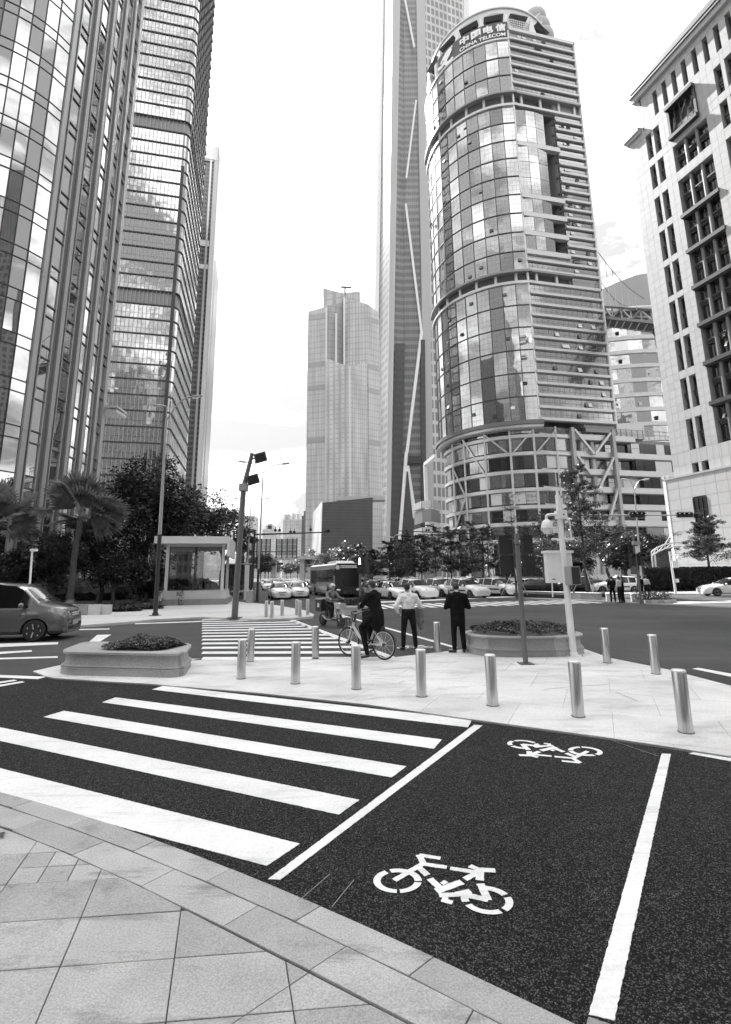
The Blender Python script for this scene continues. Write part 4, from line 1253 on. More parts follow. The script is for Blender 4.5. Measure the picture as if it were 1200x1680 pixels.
# ================================================================== cylindrical tower with the sign
YA = 112.0
A = np.array([XO(906, YA), YA])
k1 = XO(1036, 1.0)
LF = (k1*A[1]-A[0])/(CV[0]-k1*CV[1])            # length of the flat face
B = A + CV*LF
RC = 20.4
CC = A + np.array([0, RC])
TT = thing('cylindrical_tower', 'round glass office tower with a flat ribbed side and a lettered sign on top', 'office tower', (A[0], A[1], 0))
def cyl(phi, r=RC): return np.array([CC[0]-r*math.sin(R(phi)), CC[1]-r*math.cos(R(phi))])
RZF = math.atan2(CV[1], CV[0])
zt0 = ZA(787, 66, YA); s1b, s1t = ZA(787,153,YA), zt0
s2t, s2b = ZA(787,174,YA), ZA(787,445,YA)
s3t, s3b = ZA(787,465,YA), ZA(787,690,YA)
zfT = ZA(941, 76, B[1])
body = [tuple(cyl(p, RC-.6)) for p in range(0, 181, 9)] + [tuple(B+SV*24-CV*.4), tuple(B+SV*.5-CV*.4)] + [tuple(A+CV*12.4+SV*.5), tuple(A+CV*12.4+SV*9), tuple(A+CV*.2+SV*9)]
obj('core', MB().prism(body, s3b-2, zt0), M['metal_panel_dark'], TT)
secs = [(s1b, s1t, 3), (s2b, s2t, 9), (s3b, s3t, 6)]
def chord_piece(name, m, p0_, p1_, z0, z1, r, th=.12, inner=.12, jit=.0028):
    a, b = cyl(p0_, r), cyl(p1_, r)
    c = (a+b)/2; rz = math.atan2((a-b)[1], (a-b)[0])
    return piece(name, m, TT, (c[0], c[1], (z0+z1)/2), (np.hypot(*(a-b))-inner, th, z1-z0-.1), rz+rnd.gauss(0,jit), rnd.gauss(0,jit))
cols = list(np.arange(0, 99, 9.0))
rows_all = []
for (zb, zt, n) in secs:
    streak_cols = set(rnd.sample(range(1, 10), 3))  # columns darkened in streaks, reflections put into the glass colour
    for k in range(n):
        z0, z1 = zb+(zt-zb)*k/n, zb+(zt-zb)*(k+1)/n
        rows_all.append((z0, z1))
        for ci_, (p0_, p1_) in enumerate(zip(cols[:-1], cols[1:])):
            chord_piece('glass_panel', M['glass_grid_b'] if ci_ in streak_cols and rnd.random() < .85 else M['glass_grid'], p0_, p1_, z0, z1, RC)
        tr = MB()
        for p0_, p1_ in zip(cols[:-1], cols[1:]):
            a, b = cyl(p0_, RC+.12), cyl(p1_, RC+.12)
            tr.bar((a[0],a[1],z0),(b[0],b[1],z0),.2,.24)
        obj('transom', tr, M['dark_metal'], TT)
    for p in cols:
        a = cyl(p, RC+.1); piece('mullion', M['dark_metal'], TT, (a[0], a[1], (zb+zt)/2), (.16,.2,zt-zb), -R(p))
# open vent windows here and there on the panels
for i in range(34):
    z0, z1 = rows_all[rnd.randrange(len(rows_all))]
    p = rnd.choice(cols[:-1])+rnd.choice((1.5,4.5,7.5)); a = cyl(p, RC+.22)
    piece('open_vent', M['glass_dark'] if rnd.random() < .7 else M['white_panel'], TT, (a[0], a[1], z0+(z1-z0)*rnd.choice((.3,.55))), (.95,.08,.8), -R(p), -.25)
# three overhanging ledges: pale ring, dark recess, round columns
def ring(name, m, r0, r1, z0, z1, pa=-2, pb=100, step_=4):
    mb = MB(); ps = np.arange(pa, pb+.1, step_); n = len(ps)
    for p in ps:
        for r, z in ((r1,z0),(r1,z1),(r0,z1),(r0,z0)):
            q = cyl(p, r); mb.v.append((q[0],q[1],z))
    for i in range(n-1):
        for j in range(4): mb.f.append((i*4+j, i*4+(j+1) % 4, (i+1)*4+(j+1) % 4, (i+1)*4+j))
    mb.f.append((3,2,1,0)); mb.f.append(tuple((n-1)*4+j for j in range(4)))
    return obj(name, mb, m, TT, smooth=True, angle=40)
def flat_bar(name, m, x0, x1, z0, z1, fwd, th):
    c = A + CV*(x0+x1)/2 - SV*(fwd-th/2)
    return piece(name, m, TT, (c[0], c[1], (z0+z1)/2), (x1-x0, th, z1-z0), RZF)
for (zl, zh) in ((s2t, s1b), (s3t, s2b)):
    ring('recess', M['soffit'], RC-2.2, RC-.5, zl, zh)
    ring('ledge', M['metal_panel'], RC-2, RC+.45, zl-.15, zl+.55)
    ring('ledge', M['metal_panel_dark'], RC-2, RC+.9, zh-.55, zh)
    for p in range(8, 90, 14):
        q = cyl(p, RC-.35); obj('ledge_column', MB().lathe([(.42,zl+.5),(.42,zh-.5)],10,(q[0],q[1],0)), M['metal_panel'], TT, smooth=True)
    full = zl == s2t
    x1_ = LF if full else LF*.62
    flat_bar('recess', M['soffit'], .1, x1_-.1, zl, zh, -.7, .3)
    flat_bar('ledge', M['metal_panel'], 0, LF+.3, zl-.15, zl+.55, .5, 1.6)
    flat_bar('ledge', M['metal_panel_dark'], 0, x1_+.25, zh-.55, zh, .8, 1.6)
    if not full: flat_bar('glass_band', M['glass_flat'], x1_, LF, zl+.5, zh, 0, .3)
    for f in (.12,.4,.68,.92):
        if f*LF < x1_:
            q = A+CV*f*LF+SV*.2; obj('ledge_column', MB().lathe([(.45,zl+.5),(.45,zh-.5)],10,(q[0],q[1],0)), M['metal_panel'], TT, smooth=True)
ring('bottom_ledge', M['grey_metal'], RC-6, RC+1.0, s3b-1.0, s3b-.1)
ring('bottom_ledge', M['metal_panel'], RC-6, RC+.5, s3b-1.7, s3b-1.05)
ring('crown_ledge', M['white_panel'], RC-1.5, RC+.35, s1t, s1t+.5)
# flat side: bands of gridded glass between projecting pale ribs
RW = 12.0
opn = [(ZA(848,232,YA), ZA(848,180,YA)), (ZA(855,317,YA), ZA(850,239,YA)), (ZA(860,347,YA), ZA(856,325,YA)), (ZA(862,378,YA), ZA(858,355,YA)), (ZA(864,409,YA), ZA(861,386,YA))]
o_lo, o_hi = opn[-1][0], opn[0][1]
for (zb, zt, n) in ((s1b, zfT, 7), (s2b, s2t, 18), (s3b, s3t, 12)):
    for k in range(n):
        z0, z1 = zb+(zt-zb)*k/n, zb+(zt-zb)*(k+1)/n
        zc = (z0+z1)/2
        x0_ = RW if o_lo < zc < o_hi else 0.0
        b_ = A+CV*(x0_+LF)/2
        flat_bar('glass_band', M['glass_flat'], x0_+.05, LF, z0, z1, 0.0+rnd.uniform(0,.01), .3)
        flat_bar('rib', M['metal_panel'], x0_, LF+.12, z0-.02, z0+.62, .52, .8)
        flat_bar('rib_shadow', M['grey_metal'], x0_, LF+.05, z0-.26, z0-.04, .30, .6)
    for i in range(int(n*1.4)):
        k = rnd.randrange(n); z0 = zb+(zt-zb)*k/n
        x = rnd.uniform(12.6, LF-1.5) if zb == s2b else rnd.uniform(1, LF-1.5)
        q = A+CV*x-SV*.2
        piece('open_vent', M['white_panel'] if rnd.random() < .45 else M['glass_dark'], TT, (q[0], q[1], z0+1.55), (1.0,.1,1.1), RZF, -.3)
flat_bar('edge_frame', M['white_panel'], LF, LF+.45, s3b, zfT+.8, .5, 1.0)
flat_bar('edge_frame', M['white_panel'], -.25, .15, s3b, zfT, .25, .5)
flat_bar('parapet', M['metal_panel'], 0, LF+.4, zfT, zfT+1.0, .5, 1.2)
q = A+CV*LF/2+SV*12
obj('flat_core', MB().prism([tuple(A+CV*RW+SV*.4), tuple(B+SV*.4), tuple(B+SV*22), tuple(A+SV*22)], s3b-1, zfT), M['metal_panel_dark'], TT)
# the cut-out: cylinder carries on behind it, slabs across, side wall; recess shade put into the dark colours
for (zb, zt) in opn:
    rc_cols = [0,-8,-16,-24]
    for p0_, p1_ in zip(rc_cols[:-1], rc_cols[1:]):
        nz = 2 if zt-zb > 7 else 1
        if zt-zb > 14: nz = 3
        for j in range(nz):
            chord_piece('recessed_panel', M['glass_grid' if p0_ > -9 else 'glass_grid_b'], p1_, p0_, zb+(zt-zb)*j/nz, zb+(zt-zb)*(j+1)/nz, RC, .1, .1, .002)  # deeper panels in darker glass for the recess shade
    flat_bar('slab_edge', M['metal_panel'], 0, RW+.4, zb-1.35, zb-.02, .5, 1.2)
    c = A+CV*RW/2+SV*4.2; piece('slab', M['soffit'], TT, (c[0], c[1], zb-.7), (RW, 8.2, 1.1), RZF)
    c = A+CV*(RW-.15)+SV*4.5
    for j in range(3):
        piece('side_rib', M['dark_metal'], TT, (c[0]-.1, c[1], zb+(zt-zb)*(j+.5)/3), (.3, 8, .5), RZF)
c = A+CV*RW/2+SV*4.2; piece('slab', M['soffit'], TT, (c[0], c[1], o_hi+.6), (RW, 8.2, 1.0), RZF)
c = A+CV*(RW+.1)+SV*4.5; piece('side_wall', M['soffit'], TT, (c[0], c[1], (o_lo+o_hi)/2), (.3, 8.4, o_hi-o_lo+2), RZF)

# ---- crown: sign board, sloping drum with hooded dormers, fins, lattice screen, tanks and mast
zs0 = s1t+.5; zs1 = ZA(800, 36, YA)
ZDR = ZA(795, 9, YA+1.8)-1.0
M['sign'] = mat('sign_board', .06, .6)
M['sign_white'] = mat('sign_letter', .82, .5)
ring('sign_board', M['sign'], RC-.35, RC+.05, zs0, zs1, 0, 66, 3)
ring('drum', M['metal_panel'], RC-6.5, RC-1.9, zs0-2, ZDR, -60, 120, 4)
ring('drum_cornice', M['white_panel'], RC-6.5, RC-1.6, ZDR, ZDR+.5, -60, 120, 4)
ring('roof_rail', M['dark_metal'], RC-2.4, RC-2.3, ZDR+1.4, ZDR+1.5, -60, 120, 4)
for p in range(-55, 118, 7):
    q = cyl(p, RC-2.35); piece('rail_post', M['dark_metal'], TT, (q[0], q[1], ZDR+.9), (.08,.08,1.3), -R(p))
for i, p in enumerate((-34,-10,10,30,50,70)):
    q = cyl(p, RC-1.9); zz = zs1+.3
    d = obj('dormer', MB().add([(q[0]+dx*math.cos(R(p))+0*dy, q[1]-dx*math.sin(R(p)), z) for dx, dy, z in ()], []) if False else
            MB().cbox((q[0], q[1], zz+.6), (4.0, 1.4, 2.8), -R(p)), M['glass_dark'], TT)
    h = MB()
    cs, sn = math.cos(-R(p)), math.sin(-R(p))
    def L2(dx, dy, z): return (q[0]+dx*cs-dy*sn, q[1]+dx*sn+dy*cs, z)
    h.solid([L2(-2.7,-2.2,zz+2.0),L2(2.7,-2.2,zz+2.0),L2(1.1,-1.6,zz+3.4),L2(-1.1,-1.6,zz+3.4)], [L2(-2.7,.8,zz+2.0),L2(2.7,.8,zz+2.0),L2(1.1,.8,zz+3.6),L2(-1.1,.8,zz+3.6)])
    obj('hood', h, M['grey_metal'], d)
for p in (-22, 0, 20, 40, 60, 80):
    q = cyl(p, RC-1.3); cs, sn = math.cos(-R(p)), math.sin(-R(p))
    def L3(dx, dy, z): return (q[0]+dx*cs-dy*sn, q[1]+dx*sn+dy*cs, z)
    zz = zs1-2.5
    obj('fin', MB().solid([L3(-1.5,-1.2,zz),L3(1.5,-1.2,zz),L3(.15,-1.0,zz+5.6),L3(-.15,-1.0,zz+5.6)], [L3(-1.5,.8,zz),L3(1.5,.8,zz),L3(.15,.4,zz+5.6),L3(-.15,.4,zz+5.6)]), M['white_panel'], TT)
zl0 = zfT+.8
for k in range(5):
    flat_bar('screen_bar', M['white_panel'], 0.2, 6.8, zl0+.4+k*.75, zl0+.55+k*.75, .1, .15)
for k in range(12):
    x = .3+k*.58; q = A+CV*x-SV*.1; piece('screen_bar', M['white_panel'], TT, (q[0], q[1], zl0+1.9), (.14,.14,3.6), RZF)
# stack of rounded tank discs and a lattice mast
tq = np.array([float(P(884,40,124)[0]), 124.0])
zq = ZA(884, 60, 124)
obj('stair_head', MB().cbox((tq[0]-.6, tq[1], zfT+2.5), (6,5,6.5), RZF), M['white_panel'], TT)
for k in range(3):
    obj('tank', MB().lathe([(0,-2.1),(3.1,-2.0),(3.7,-1.2),(3.8,0),(3.7,1.2),(3.1,2.0),(0,2.1)],24,(tq[0]-1.2+k*.9, tq[1]+.5, zq-1.0+ (2-k)*3.6)), M['mid_metal'], TT, smooth=True)
mm = MB(); zb0 = ZA(884, 12, 124)
for dx, dy in ((-.8,-.8),(.8,-.8),(.8,.8),(-.8,.8)): mm.bar((tq[0]+dx,tq[1]+dy,zb0-3),(tq[0]+dx*.4,tq[1]+dy*.4,zb0+9),.16)
for k in range(6):
    z = zb0-2+k*1.8; f = 1-.1*k
    mm.bar((tq[0]-.8*f,tq[1]-.8*f,z),(tq[0]+.8*f,tq[1]-.8*f,z+1.6),.1).bar((tq[0]+.8*f,tq[1]-.8*f,z),(tq[0]-.8*f,tq[1]-.8*f,z+1.6),.1)
obj('lattice_mast', mm, M['mid_metal'], TT, kind='stuff')
obj('roof_arm', MB().bar((tq[0]-7,tq[1]-3,zq-1),(tq[0]-1,tq[1]-3.8,zq+3.6),.3).bar((tq[0]-6,tq[1]-3,zq-1.6),(tq[0]-.6,tq[1]-3.8,zq+.4),.3), M['white_panel'], TT)

# ---- sign lettering bent onto the cylinder
def sign_text(txt, size, p_left, p_right, z0, name, parent, bold=.0):
    cu = bpy.data.curves.new('lettering', 'FONT'); cu.body = txt; cu.size = 1.0; cu.extrude = .06; cu.offset = bold
    o = bpy.data.objects.new('lettering_tmp', cu); COL.objects.link(o)
    dg_ = bpy.context.evaluated_depsgraph_get(); dg_.update()
    me = bpy.data.meshes.new_from_object(o.evaluated_get(dg_))
    bpy.data.objects.remove(o)
    co = np.empty(len(me.vertices)*3); me.vertices.foreach_get('co', co); co = co.reshape(-1,3)
    x0_, x1_ = co[:,0].min(), co[:,0].max(); y0_, y1_ = co[:,1].min(), co[:,1].max()
    out = np.empty_like(co)
    for i, (x, y, z) in enumerate(co):
        ph = p_left + (p_right-p_left)*(x-x0_)/(x1_-x0_)
        q = cyl(ph, RC+.2+z); out[i] = (q[0]-A[0], q[1]-A[1], z0+size*(y-y0_)/(y1_-y0_))
    me.vertices.foreach_set('co', out.ravel()); me.update()
    me.materials.clear(); me.materials.append(M['sign_white'])
    n = bpy.data.objects.new(name, me); COL.objects.link(n); n.parent = parent
    return n
hs = zs1-zs0
for i, ch in enumerate('中国电信'):
    pl_ = 37.5-i*9.4
    sign_text(ch, hs*.44, pl_, pl_-7.6, zs0+hs*.43, 'sign_character', TT, .035)
sign_text('CHINA TELECOM', hs*.20, 38, 2.2, zs0+hs*.12, 'sign_lettering', TT, .02)
def sign_stroke(pts, w0, name='sign_emblem'):
    mb = MB(); n = len(pts)
    def pos(u, v, d): q = cyl(u, RC+.2+d); return (q[0], q[1], zs0+hs*v)
    for i, (u, v, w) in enumerate(pts):
        t_ = (pts[min(i+1,n-1)][0]-pts[max(i-1,0)][0], pts[min(i+1,n-1)][1]-pts[max(i-1,0)][1])
        l = math.hypot(t_[0]*.35, t_[1]*hs) or 1
        nx, ny = -t_[1]*hs/l, t_[0]*.35/l
        for sgn, d in ((1,0),(-1,0),(-1,.1),(1,.1)):
            mb.v.append(pos(u+sgn*nx*w/.35/2, v+sgn*ny*w/hs/2, d))
    for i in range(n-1):
        for j in range(4): mb.f.append((i*4+j, i*4+(j+1) % 4, (i+1)*4+(j+1) % 4, (i+1)*4+j))
    mb.f.append((0,1,2,3)); mb.f.append(tuple((n-1)*4+j for j in (3,2,1,0)))
    return mb
e1 = [(60,.40,.5),(59,.27,1.0),(56,.24,1.2),(52,.34,1.2),(48,.52,1.2),(46,.68,1.1),(47,.78,.9),(50,.74,.9),(54,.58,.9),(57,.46,.6)]
e2 = [(44,.84,.5),(49,.70,.9),(51.5,.45,1.1),(51.5,.22,1.2),(50,.08,1.2),(47,.06,1.0),(44,.16,.6)]
obj('sign_emblem', sign_stroke(e1,1), M['sign_white'], TT)
obj('sign_emblem', sign_stroke(e2,1), M['sign_white'], TT)

# ---- podium: stepped-back drum with columns and X bracing, and a long flat wing to the right
PZ = [ZA(770, y, YA) for y in (716, 745, 775, 805, 834, 862, 890)]
RP = RC-1.3
obj('podium_core', MB().prism([tuple(cyl(p, RP-.8)) for p in range(-30, 181, 10)], 0, s3b-1), M['metal_panel_dark'], TT)
zs_ = [s3b-1.6] + PZ
pcol = list(range(-28, 92, 8))
for k in range(len(zs_)):
    zt = zs_[k]; zb = zs_[k+1] if k+1 < len(zs_) else 0.2
    ring('podium_band', M['metal_panel'], RP-.6, RP+.35, zb, zb+.8, -30, 92, 4)
    ring('podium_line', M['grey_metal'], RP-.6, RP+.22, zb-.22, zb-.02, -30, 92, 4)
    for p0_, p1_ in zip(pcol[:-1], pcol[1:]):
        r_ = rnd.random()
        chord_piece('podium_pane', M['glass_dark'] if r_ < .5 else (M['glass_grid_b'] if r_ < .86 else M['metal_panel']), p0_, p1_, zb+1.1, zt-.1, RP, .1, .1)
for p in (-12, 4, 20, 38, 56, 70):
    q = cyl(p, RC-1.1); obj('podium_column', MB().lathe([(.28,0),(.28,s3b-1.2)],14,(q[0],q[1],0)), M['metal_panel'], TT, smooth=True)
for p0_, p1_, za, zb in ((56,38,s3b-2,PZ[2]),(38,20,s3b-2,PZ[1]),(4,20,s3b-2,PZ[1]),(70,56,PZ[1],PZ[3]),(70,56,PZ[5],PZ[3]),(-12,4,s3b-2,PZ[1])):
    a, b = cyl(p0_, RC-.8), cyl(p1_, RC-.8)
    obj('podium_brace', MB().bar((a[0],a[1],za),(b[0],b[1],zb),.34), M['metal_panel'], TT)
W0 = A + CV*0.5 + SV*1.5; WL = 46.0
def wing_bar(name, m, x0, x1, z0, z1, fwd, th):
    c = W0+CV*(x0+x1)/2-SV*(fwd-th/2)
    return piece(name, m, TT, (c[0], c[1], (z0+z1)/2), (x1-x0, th, z1-z0), RZF)
obj('wing_core', MB().prism([tuple(W0+SV*3), tuple(W0+CV*WL+SV*3), tuple(W0+CV*WL+SV*30), tuple(W0+SV*30)], 0, zs_[1]+1.5), M['metal_panel_dark'], TT)
for k in range(len(zs_)):
    zt = zs_[k]; zb = zs_[k+1] if k+1 < len(zs_) else .2
    if k == 0: xs0, xs1 = 0, 26
    else: xs0, xs1 = 0, WL
    wing_bar('podium_band', M['metal_panel'], xs0, xs1, zb, zb+1.35, .3, 1.5)
    wing_bar('podium_line', M['grey_metal'], xs0, xs1, zb-.25, zb-.02, .1, 1.2)
    x = xs0
    while x < xs1-.5:
        w = rnd.choice((2.4, 3.2, 4.8))
        w = min(w, xs1-x)
        deep = x < 24
        r_ = rnd.random()
        m_ = M['glass_dark'] if (r_ < .5 or x > 33) else (M['glass_flat'] if r_ < .75 else M['metal_panel'])
        wing_bar('podium_pane', m_, x+.06, x+w-.06, zb+1.35, zt-.25, -1.2 if deep else -.1, .2)
        x += w
for x, w in ((7.8,1.0),(18.8,1.0)): wing_bar('frame_column', M['mid_metal'], x, x+w*.8, 0, s3b-1.2, 1.3, 1.0)
wx = lambda x, z: tuple(W0+CV*x-SV*.9)+(z,)
for xa, za, xb, zb in ((8.8,s3b-1.6,13.5,PZ[1]+.6),(18.6,s3b-2,13.8,PZ[1]+.6),(8.8,PZ[1]+.2,12,PZ[2]),(18.8,PZ[1],13.4,PZ[3]),(19,PZ[3]+1,15.2,PZ[5])):
    obj('frame_brace', MB().bar(wx(xa,za),wx(xb,zb),.6,.5), M['metal_panel'], TT)
for x in (1,7.5,11.5,14.5):
    q = W0+CV*x+SV*1.0; obj('podium_column', MB().lathe([(.6,0),(.6,s3b-1.5)],12,(q[0],q[1],0)), M['metal_panel'], TT, smooth=True)
# roof clutter on the wing
q = W0+CV*27+SV*4; obj('roof_box', MB().cbox((q[0],q[1],zs_[1]+3.4),(8,4,3.6),RZF), M['metal_panel'], TT)
for k in range(16):
    q = W0+CV*(20+k*1.6)+SV*1; piece('roof_post', M['mid_metal'], TT, (q[0],q[1],zs_[1]+2.4), (.18,.18,2.4), RZF)
wing_bar('roof_rail', M['mid_metal'], 20, 45, zs_[1]+3.4, zs_[1]+3.6, -1, .15); wing_bar('roof_rail', M['mid_metal'], 20, 45, zs_[1]+2.4, zs_[1]+2.55, -1, .15)
# low curved entrance wing on the far left of the podium
for zz, hh, m_ in ((PZ[4]+1,1.6,'metal_panel'),(PZ[5]-1.2,1.4,'metal_panel'),(PZ[4]-2.4,3.0,'glass_dark'),(1.0,PZ[5]-3.2,'glass_dark')):
    mb = MB(); pts = [(XO(684,124),124),(XO(698,118),118),(XO(712,117),117),(XO(724,121),121)]
    for a, b in zip(pts[:-1], pts[1:]): mb.bar((a[0],a[1],zz+hh/2),(b[0],b[1],zz+hh/2),.9 if m_ != 'glass_dark' else .4,hh)
    obj('entrance_band', mb, M['metal_panel_dark' if m_ == 'glass_dark' else m_], TT)
qa = np.array([XO(704,130),130.0]); zf_ = ZA(704,762,130)
obj('portal_frame', MB().bar((qa[0],qa[1],0),(qa[0],qa[1],zf_),.9).bar((qa[0],qa[1],zf_),(XO(722,124),124,ZA(722,748,124)),.9), M['white_panel'], TT)
# ================================================================== stone tower on the right
YK = 70.0
K0 = np.array([XO(1127, YK), YK])
FD = np.array([.305, -.952]); FN = np.array([-.952, -.305])     # along the wall towards us; outward
RZS = math.atan2(FD[1], FD[0])
ST = thing('stone_tower', 'pale stone clad tower with deep narrow windows and a bronze bay on the right', 'office tower', (K0[0], K0[1], 0))
def fac(px, py):
    r = ray(px, py)
    t, s = np.linalg.solve(np.array([[r[0], -FD[0]], [r[1], -FD[1]]]), K0)
    return s, EYE[2]+t*r[2]
zf = lambda px, py: fac(px, py)[1]
def sp(t, z, out=0.0): q = K0+FD*t+FN*out; return (q[0], q[1], z)
def sbox(name, m, t0, t1, z0, z1, out, th, parent=None):
    q = K0+FD*(t0+t1)/2+FN*(out-th/2)
    return piece(name, m, parent or ST, (q[0], q[1], (z0+z1)/2), (t1-t0, th, z1-z0), RZS)
rows = [(zf(1066,263), zf(1062,222)), (zf(1074,310), zf(1069,273)), (zf(1083,370), zf(1077,325))]
r6 = (zf(1109,547), zf(1102,495)); r9 = (zf(1138,737), zf(1130,687))
rows += [(rows[2][0]+(r6[0]-rows[2][0])*k/3, rows[2][1]+(r6[1]-rows[2][1])*k/3) for k in (1,2)] + [r6]
rows += [(r6[0]+(r9[0]-r6[0])*k/3, r6[1]+(r9[1]-r6[1])*k/3) for k in (1,2)] + [r9]
zshort = (zf(1144,781), zf(1141,759))
zbase = zf(1150,782); zstep = zf(1034,238); ztop = zf(1048,165)
WT = [(2.95,3.9),(4.35,5.35),(14.2,15.2),(15.7,16.7),(18.6,19.6),(20.1,21.1)]
BAY = (7.0, 12.3)
holes = []
for (z0, z1) in rows:
    for w in WT: holes.append((w[0], w[1], z0, z1))
for w in WT[:2]: holes.append((w[0], w[1], zshort[0], zshort[1]))
zup = (zf(1080,185), zf(1073,150))
UPT = [5.05+1.66*k for k in range(9)]
for t in UPT: holes.append((t, t+.72, zup[0], zup[1]))
b1 = (zf(1117,278), zf(1104,242)); b2 = (zf(1180,727), zf(1115,296))
holes += [(BAY[0], BAY[1], b1[0], b1[1]), (BAY[0], BAY[1], b2[0], b2[1])]
ob = (zf(1113,218), zf(1103,178)); holes.append((7.3, 11.2, ob[0], ob[1]))
TMAX = 24.0
def edges(vals, lo, hi, mod):
    vals = sorted(set([lo, hi]+[round(v, 3) for v in vals if lo < v < hi])); out = [vals[0]]
    for a, b in zip(vals[:-1], vals[1:]):
        if b-a < .05: continue
        n = max(1, round((b-a)/mod))
        out += [a+(b-a)*(k+1)/n for k in range(n)]
    return out
te = edges([h[0] for h in holes if h[0] not in UPT]+[h[1] for h in holes if round(h[1]-.72, 4) not in [round(u,4) for u in UPT]], 0, TMAX, 1.05)
ze = edges([h[2] for h in holes]+[h[3] for h in holes]+[zstep], zbase, ztop, 1.25)
te2 = edges(UPT+[u+.72 for u in UPT], 2.2, TMAX, 1.05)
def inhole(t0, t1, z0, z1):
    tm, zm = (t0+t1)/2, (z0+z1)/2
    return any(h[0] < tm < h[1] and h[2] < zm < h[3] for h in holes)
zupA, zupB = max(z for z in ze if z <= zup[0]+.01), min(z for z in ze if z >= zup[1]-.01)
wall, rest = MB(), MB()
npan = 0
def wbox(mb, t0, t1, z0, z1, out, th, g=0.0):
    f = [sp(t0+g,z0+g,out),sp(t1-g,z0+g,out),sp(t1-g,z1-g,out),sp(t0+g,z1-g,out)]
    b = [sp(t0+g,z0+g,out-th),sp(t1-g,z0+g,out-th),sp(t1-g,z1-g,out-th),sp(t0+g,z1-g,out-th)]
    mb.solid(f[::-1], b[::-1])
for zi in range(len(ze)-1):
    z0, z1 = ze[zi], ze[zi+1]
    cols_ = te2 if zup[0]-.02 <= z0 and z1 <= zup[1]+.02 else te
    for ti in range(len(cols_)-1):
        t0, t1 = cols_[ti], cols_[ti+1]
        if z0 >= zstep-.01 and t0 < 2.1: continue
        if inhole(t0, t1, z0, z1): continue
        wbox(wall, t0, t1, z0, z1, -.04, 1.1)
        if npan < 300 and t1 < 14 and z1 < zf(1090,420):
            sbox('stone_panel', M['stone_clad'] if rnd.random() < .8 else M['stone_clad_b'], t0+.012, t1-.012, z0+.012, z1-.012, 0+rnd.uniform(-.004,.004), .035); npan += 1
        else: wbox(rest, t0, t1, z0, z1, 0, .035, .012)
M['joint_stone'] = mat('stone_joint', .16, .9)
obj('wall', wall, M['stone_clad_b'], ST, kind='stuff')
obj('upper_stone_panels', rest, M['stone_clad'], ST, kind='stuff')
# body behind the facade
bdeep = 22
obj('body', MB().prism([sp(.02,0,-1.6)[:2], sp(TMAX,0,-1.6)[:2], sp(TMAX,0,-bdeep)[:2], sp(.02,0,-bdeep)[:2]], 0, zstep), M['stone_clad_b'], ST)
obj('end_wall', MB().prism([sp(0,0,-.03)[:2], sp(.5,0,-.03)[:2], sp(.5,0,-bdeep)[:2], sp(0,0,-bdeep)[:2]], zbase, zstep-.02), M['stone_clad'], ST)
obj('upper_body', MB().prism([sp(2.22,0,-.06)[:2], sp(2.7,0,-.06)[:2], sp(2.7,0,-bdeep)[:2], sp(2.22,0,-bdeep)[:2]], zstep, ztop-.02), M['stone_clad'], ST)
obj('upper_body', MB().prism([sp(2.8,0,-1.6)[:2], sp(TMAX,0,-1.6)[:2], sp(TMAX,0,-bdeep)[:2], sp(2.8,0,-bdeep)[:2]], zstep+.01, ztop), M['stone_clad_b'], ST)
# cornices
sbox('cornice', M['stone_clad'], 1.7, TMAX, ztop, ztop+.9, .5, 3)
sbox('cornice', M['grey_metal'], 1.5, TMAX, ztop+.9, ztop+1.15, .75, 3)
sbox('cornice', M['grey_metal'], 1.5, TMAX, ztop+2.0, ztop+2.9, .35, 3)
sbox('cornice', M['stone_clad_b'], 1.9, TMAX, ztop+1.15, ztop+2.0, -.1, 3)
sbox('cornice', M['stone_clad'], -.5, 2.3, zstep, zstep+.55, .3, 3)
sbox('cornice', M['stone_clad_b'], -.8, 2.25, zstep+.55, zstep+1.2, .55, 3)
# windows: dark glass far back in the reveal, frame and a moulded bracket half way up
def window(t0, t1, z0, z1, bracket=True):
    q = K0+FD*(t0+t1)/2-FN*.95
    w = obj('window', MB().cbox((q[0],q[1],(z0+z1)/2),(t1-t0,.08,z1-z0),RZS), M['glass_dark'], ST)
    f = MB()
    for tt in (t0+.06, t1-.06): f.solid([sp(tt-.06,z0,-.80),sp(tt-.06,z1,-.80),sp(tt+.06,z1,-.80),sp(tt+.06,z0,-.80)],[sp(tt-.06,z0,-.91),sp(tt-.06,z1,-.91),sp(tt+.06,z1,-.91),sp(tt+.06,z0,-.91)])
    for zz in (z1-.25, z0+.1): f.solid([sp(t0+.13,zz-.1,-.80),sp(t0+.13,zz+.1,-.80),sp(t1-.13,zz+.1,-.80),sp(t1-.13,zz-.1,-.80)],[sp(t0+.13,zz-.1,-.91),sp(t0+.13,zz+.1,-.91),sp(t1-.13,zz+.1,-.91),sp(t1-.13,zz-.1,-.91)])
    obj('frame', f, M['bronze'], w)
    if bracket:
        zc = z0+(z1-z0)*.42
        for k, (dz, d, h) in enumerate(((.0,.42,.5),(.35,.55,.28),(-.42,.30,.4),(-1.0,.16,.9),(.9,.12,.8))):
            sbox('moulding', M['bronze'], t0+.14, t1-.02, zc+dz-h/2, zc+dz+h/2, -.89+d, d, w)
for (z0, z1) in rows:
    for w in WT: window(w[0], w[1], z0, z1)
for w in WT[:2]: window(w[0], w[1], zshort[0], zshort[1], False)
for t in UPT: window(t, t+.72, zup[0], zup[1], False)
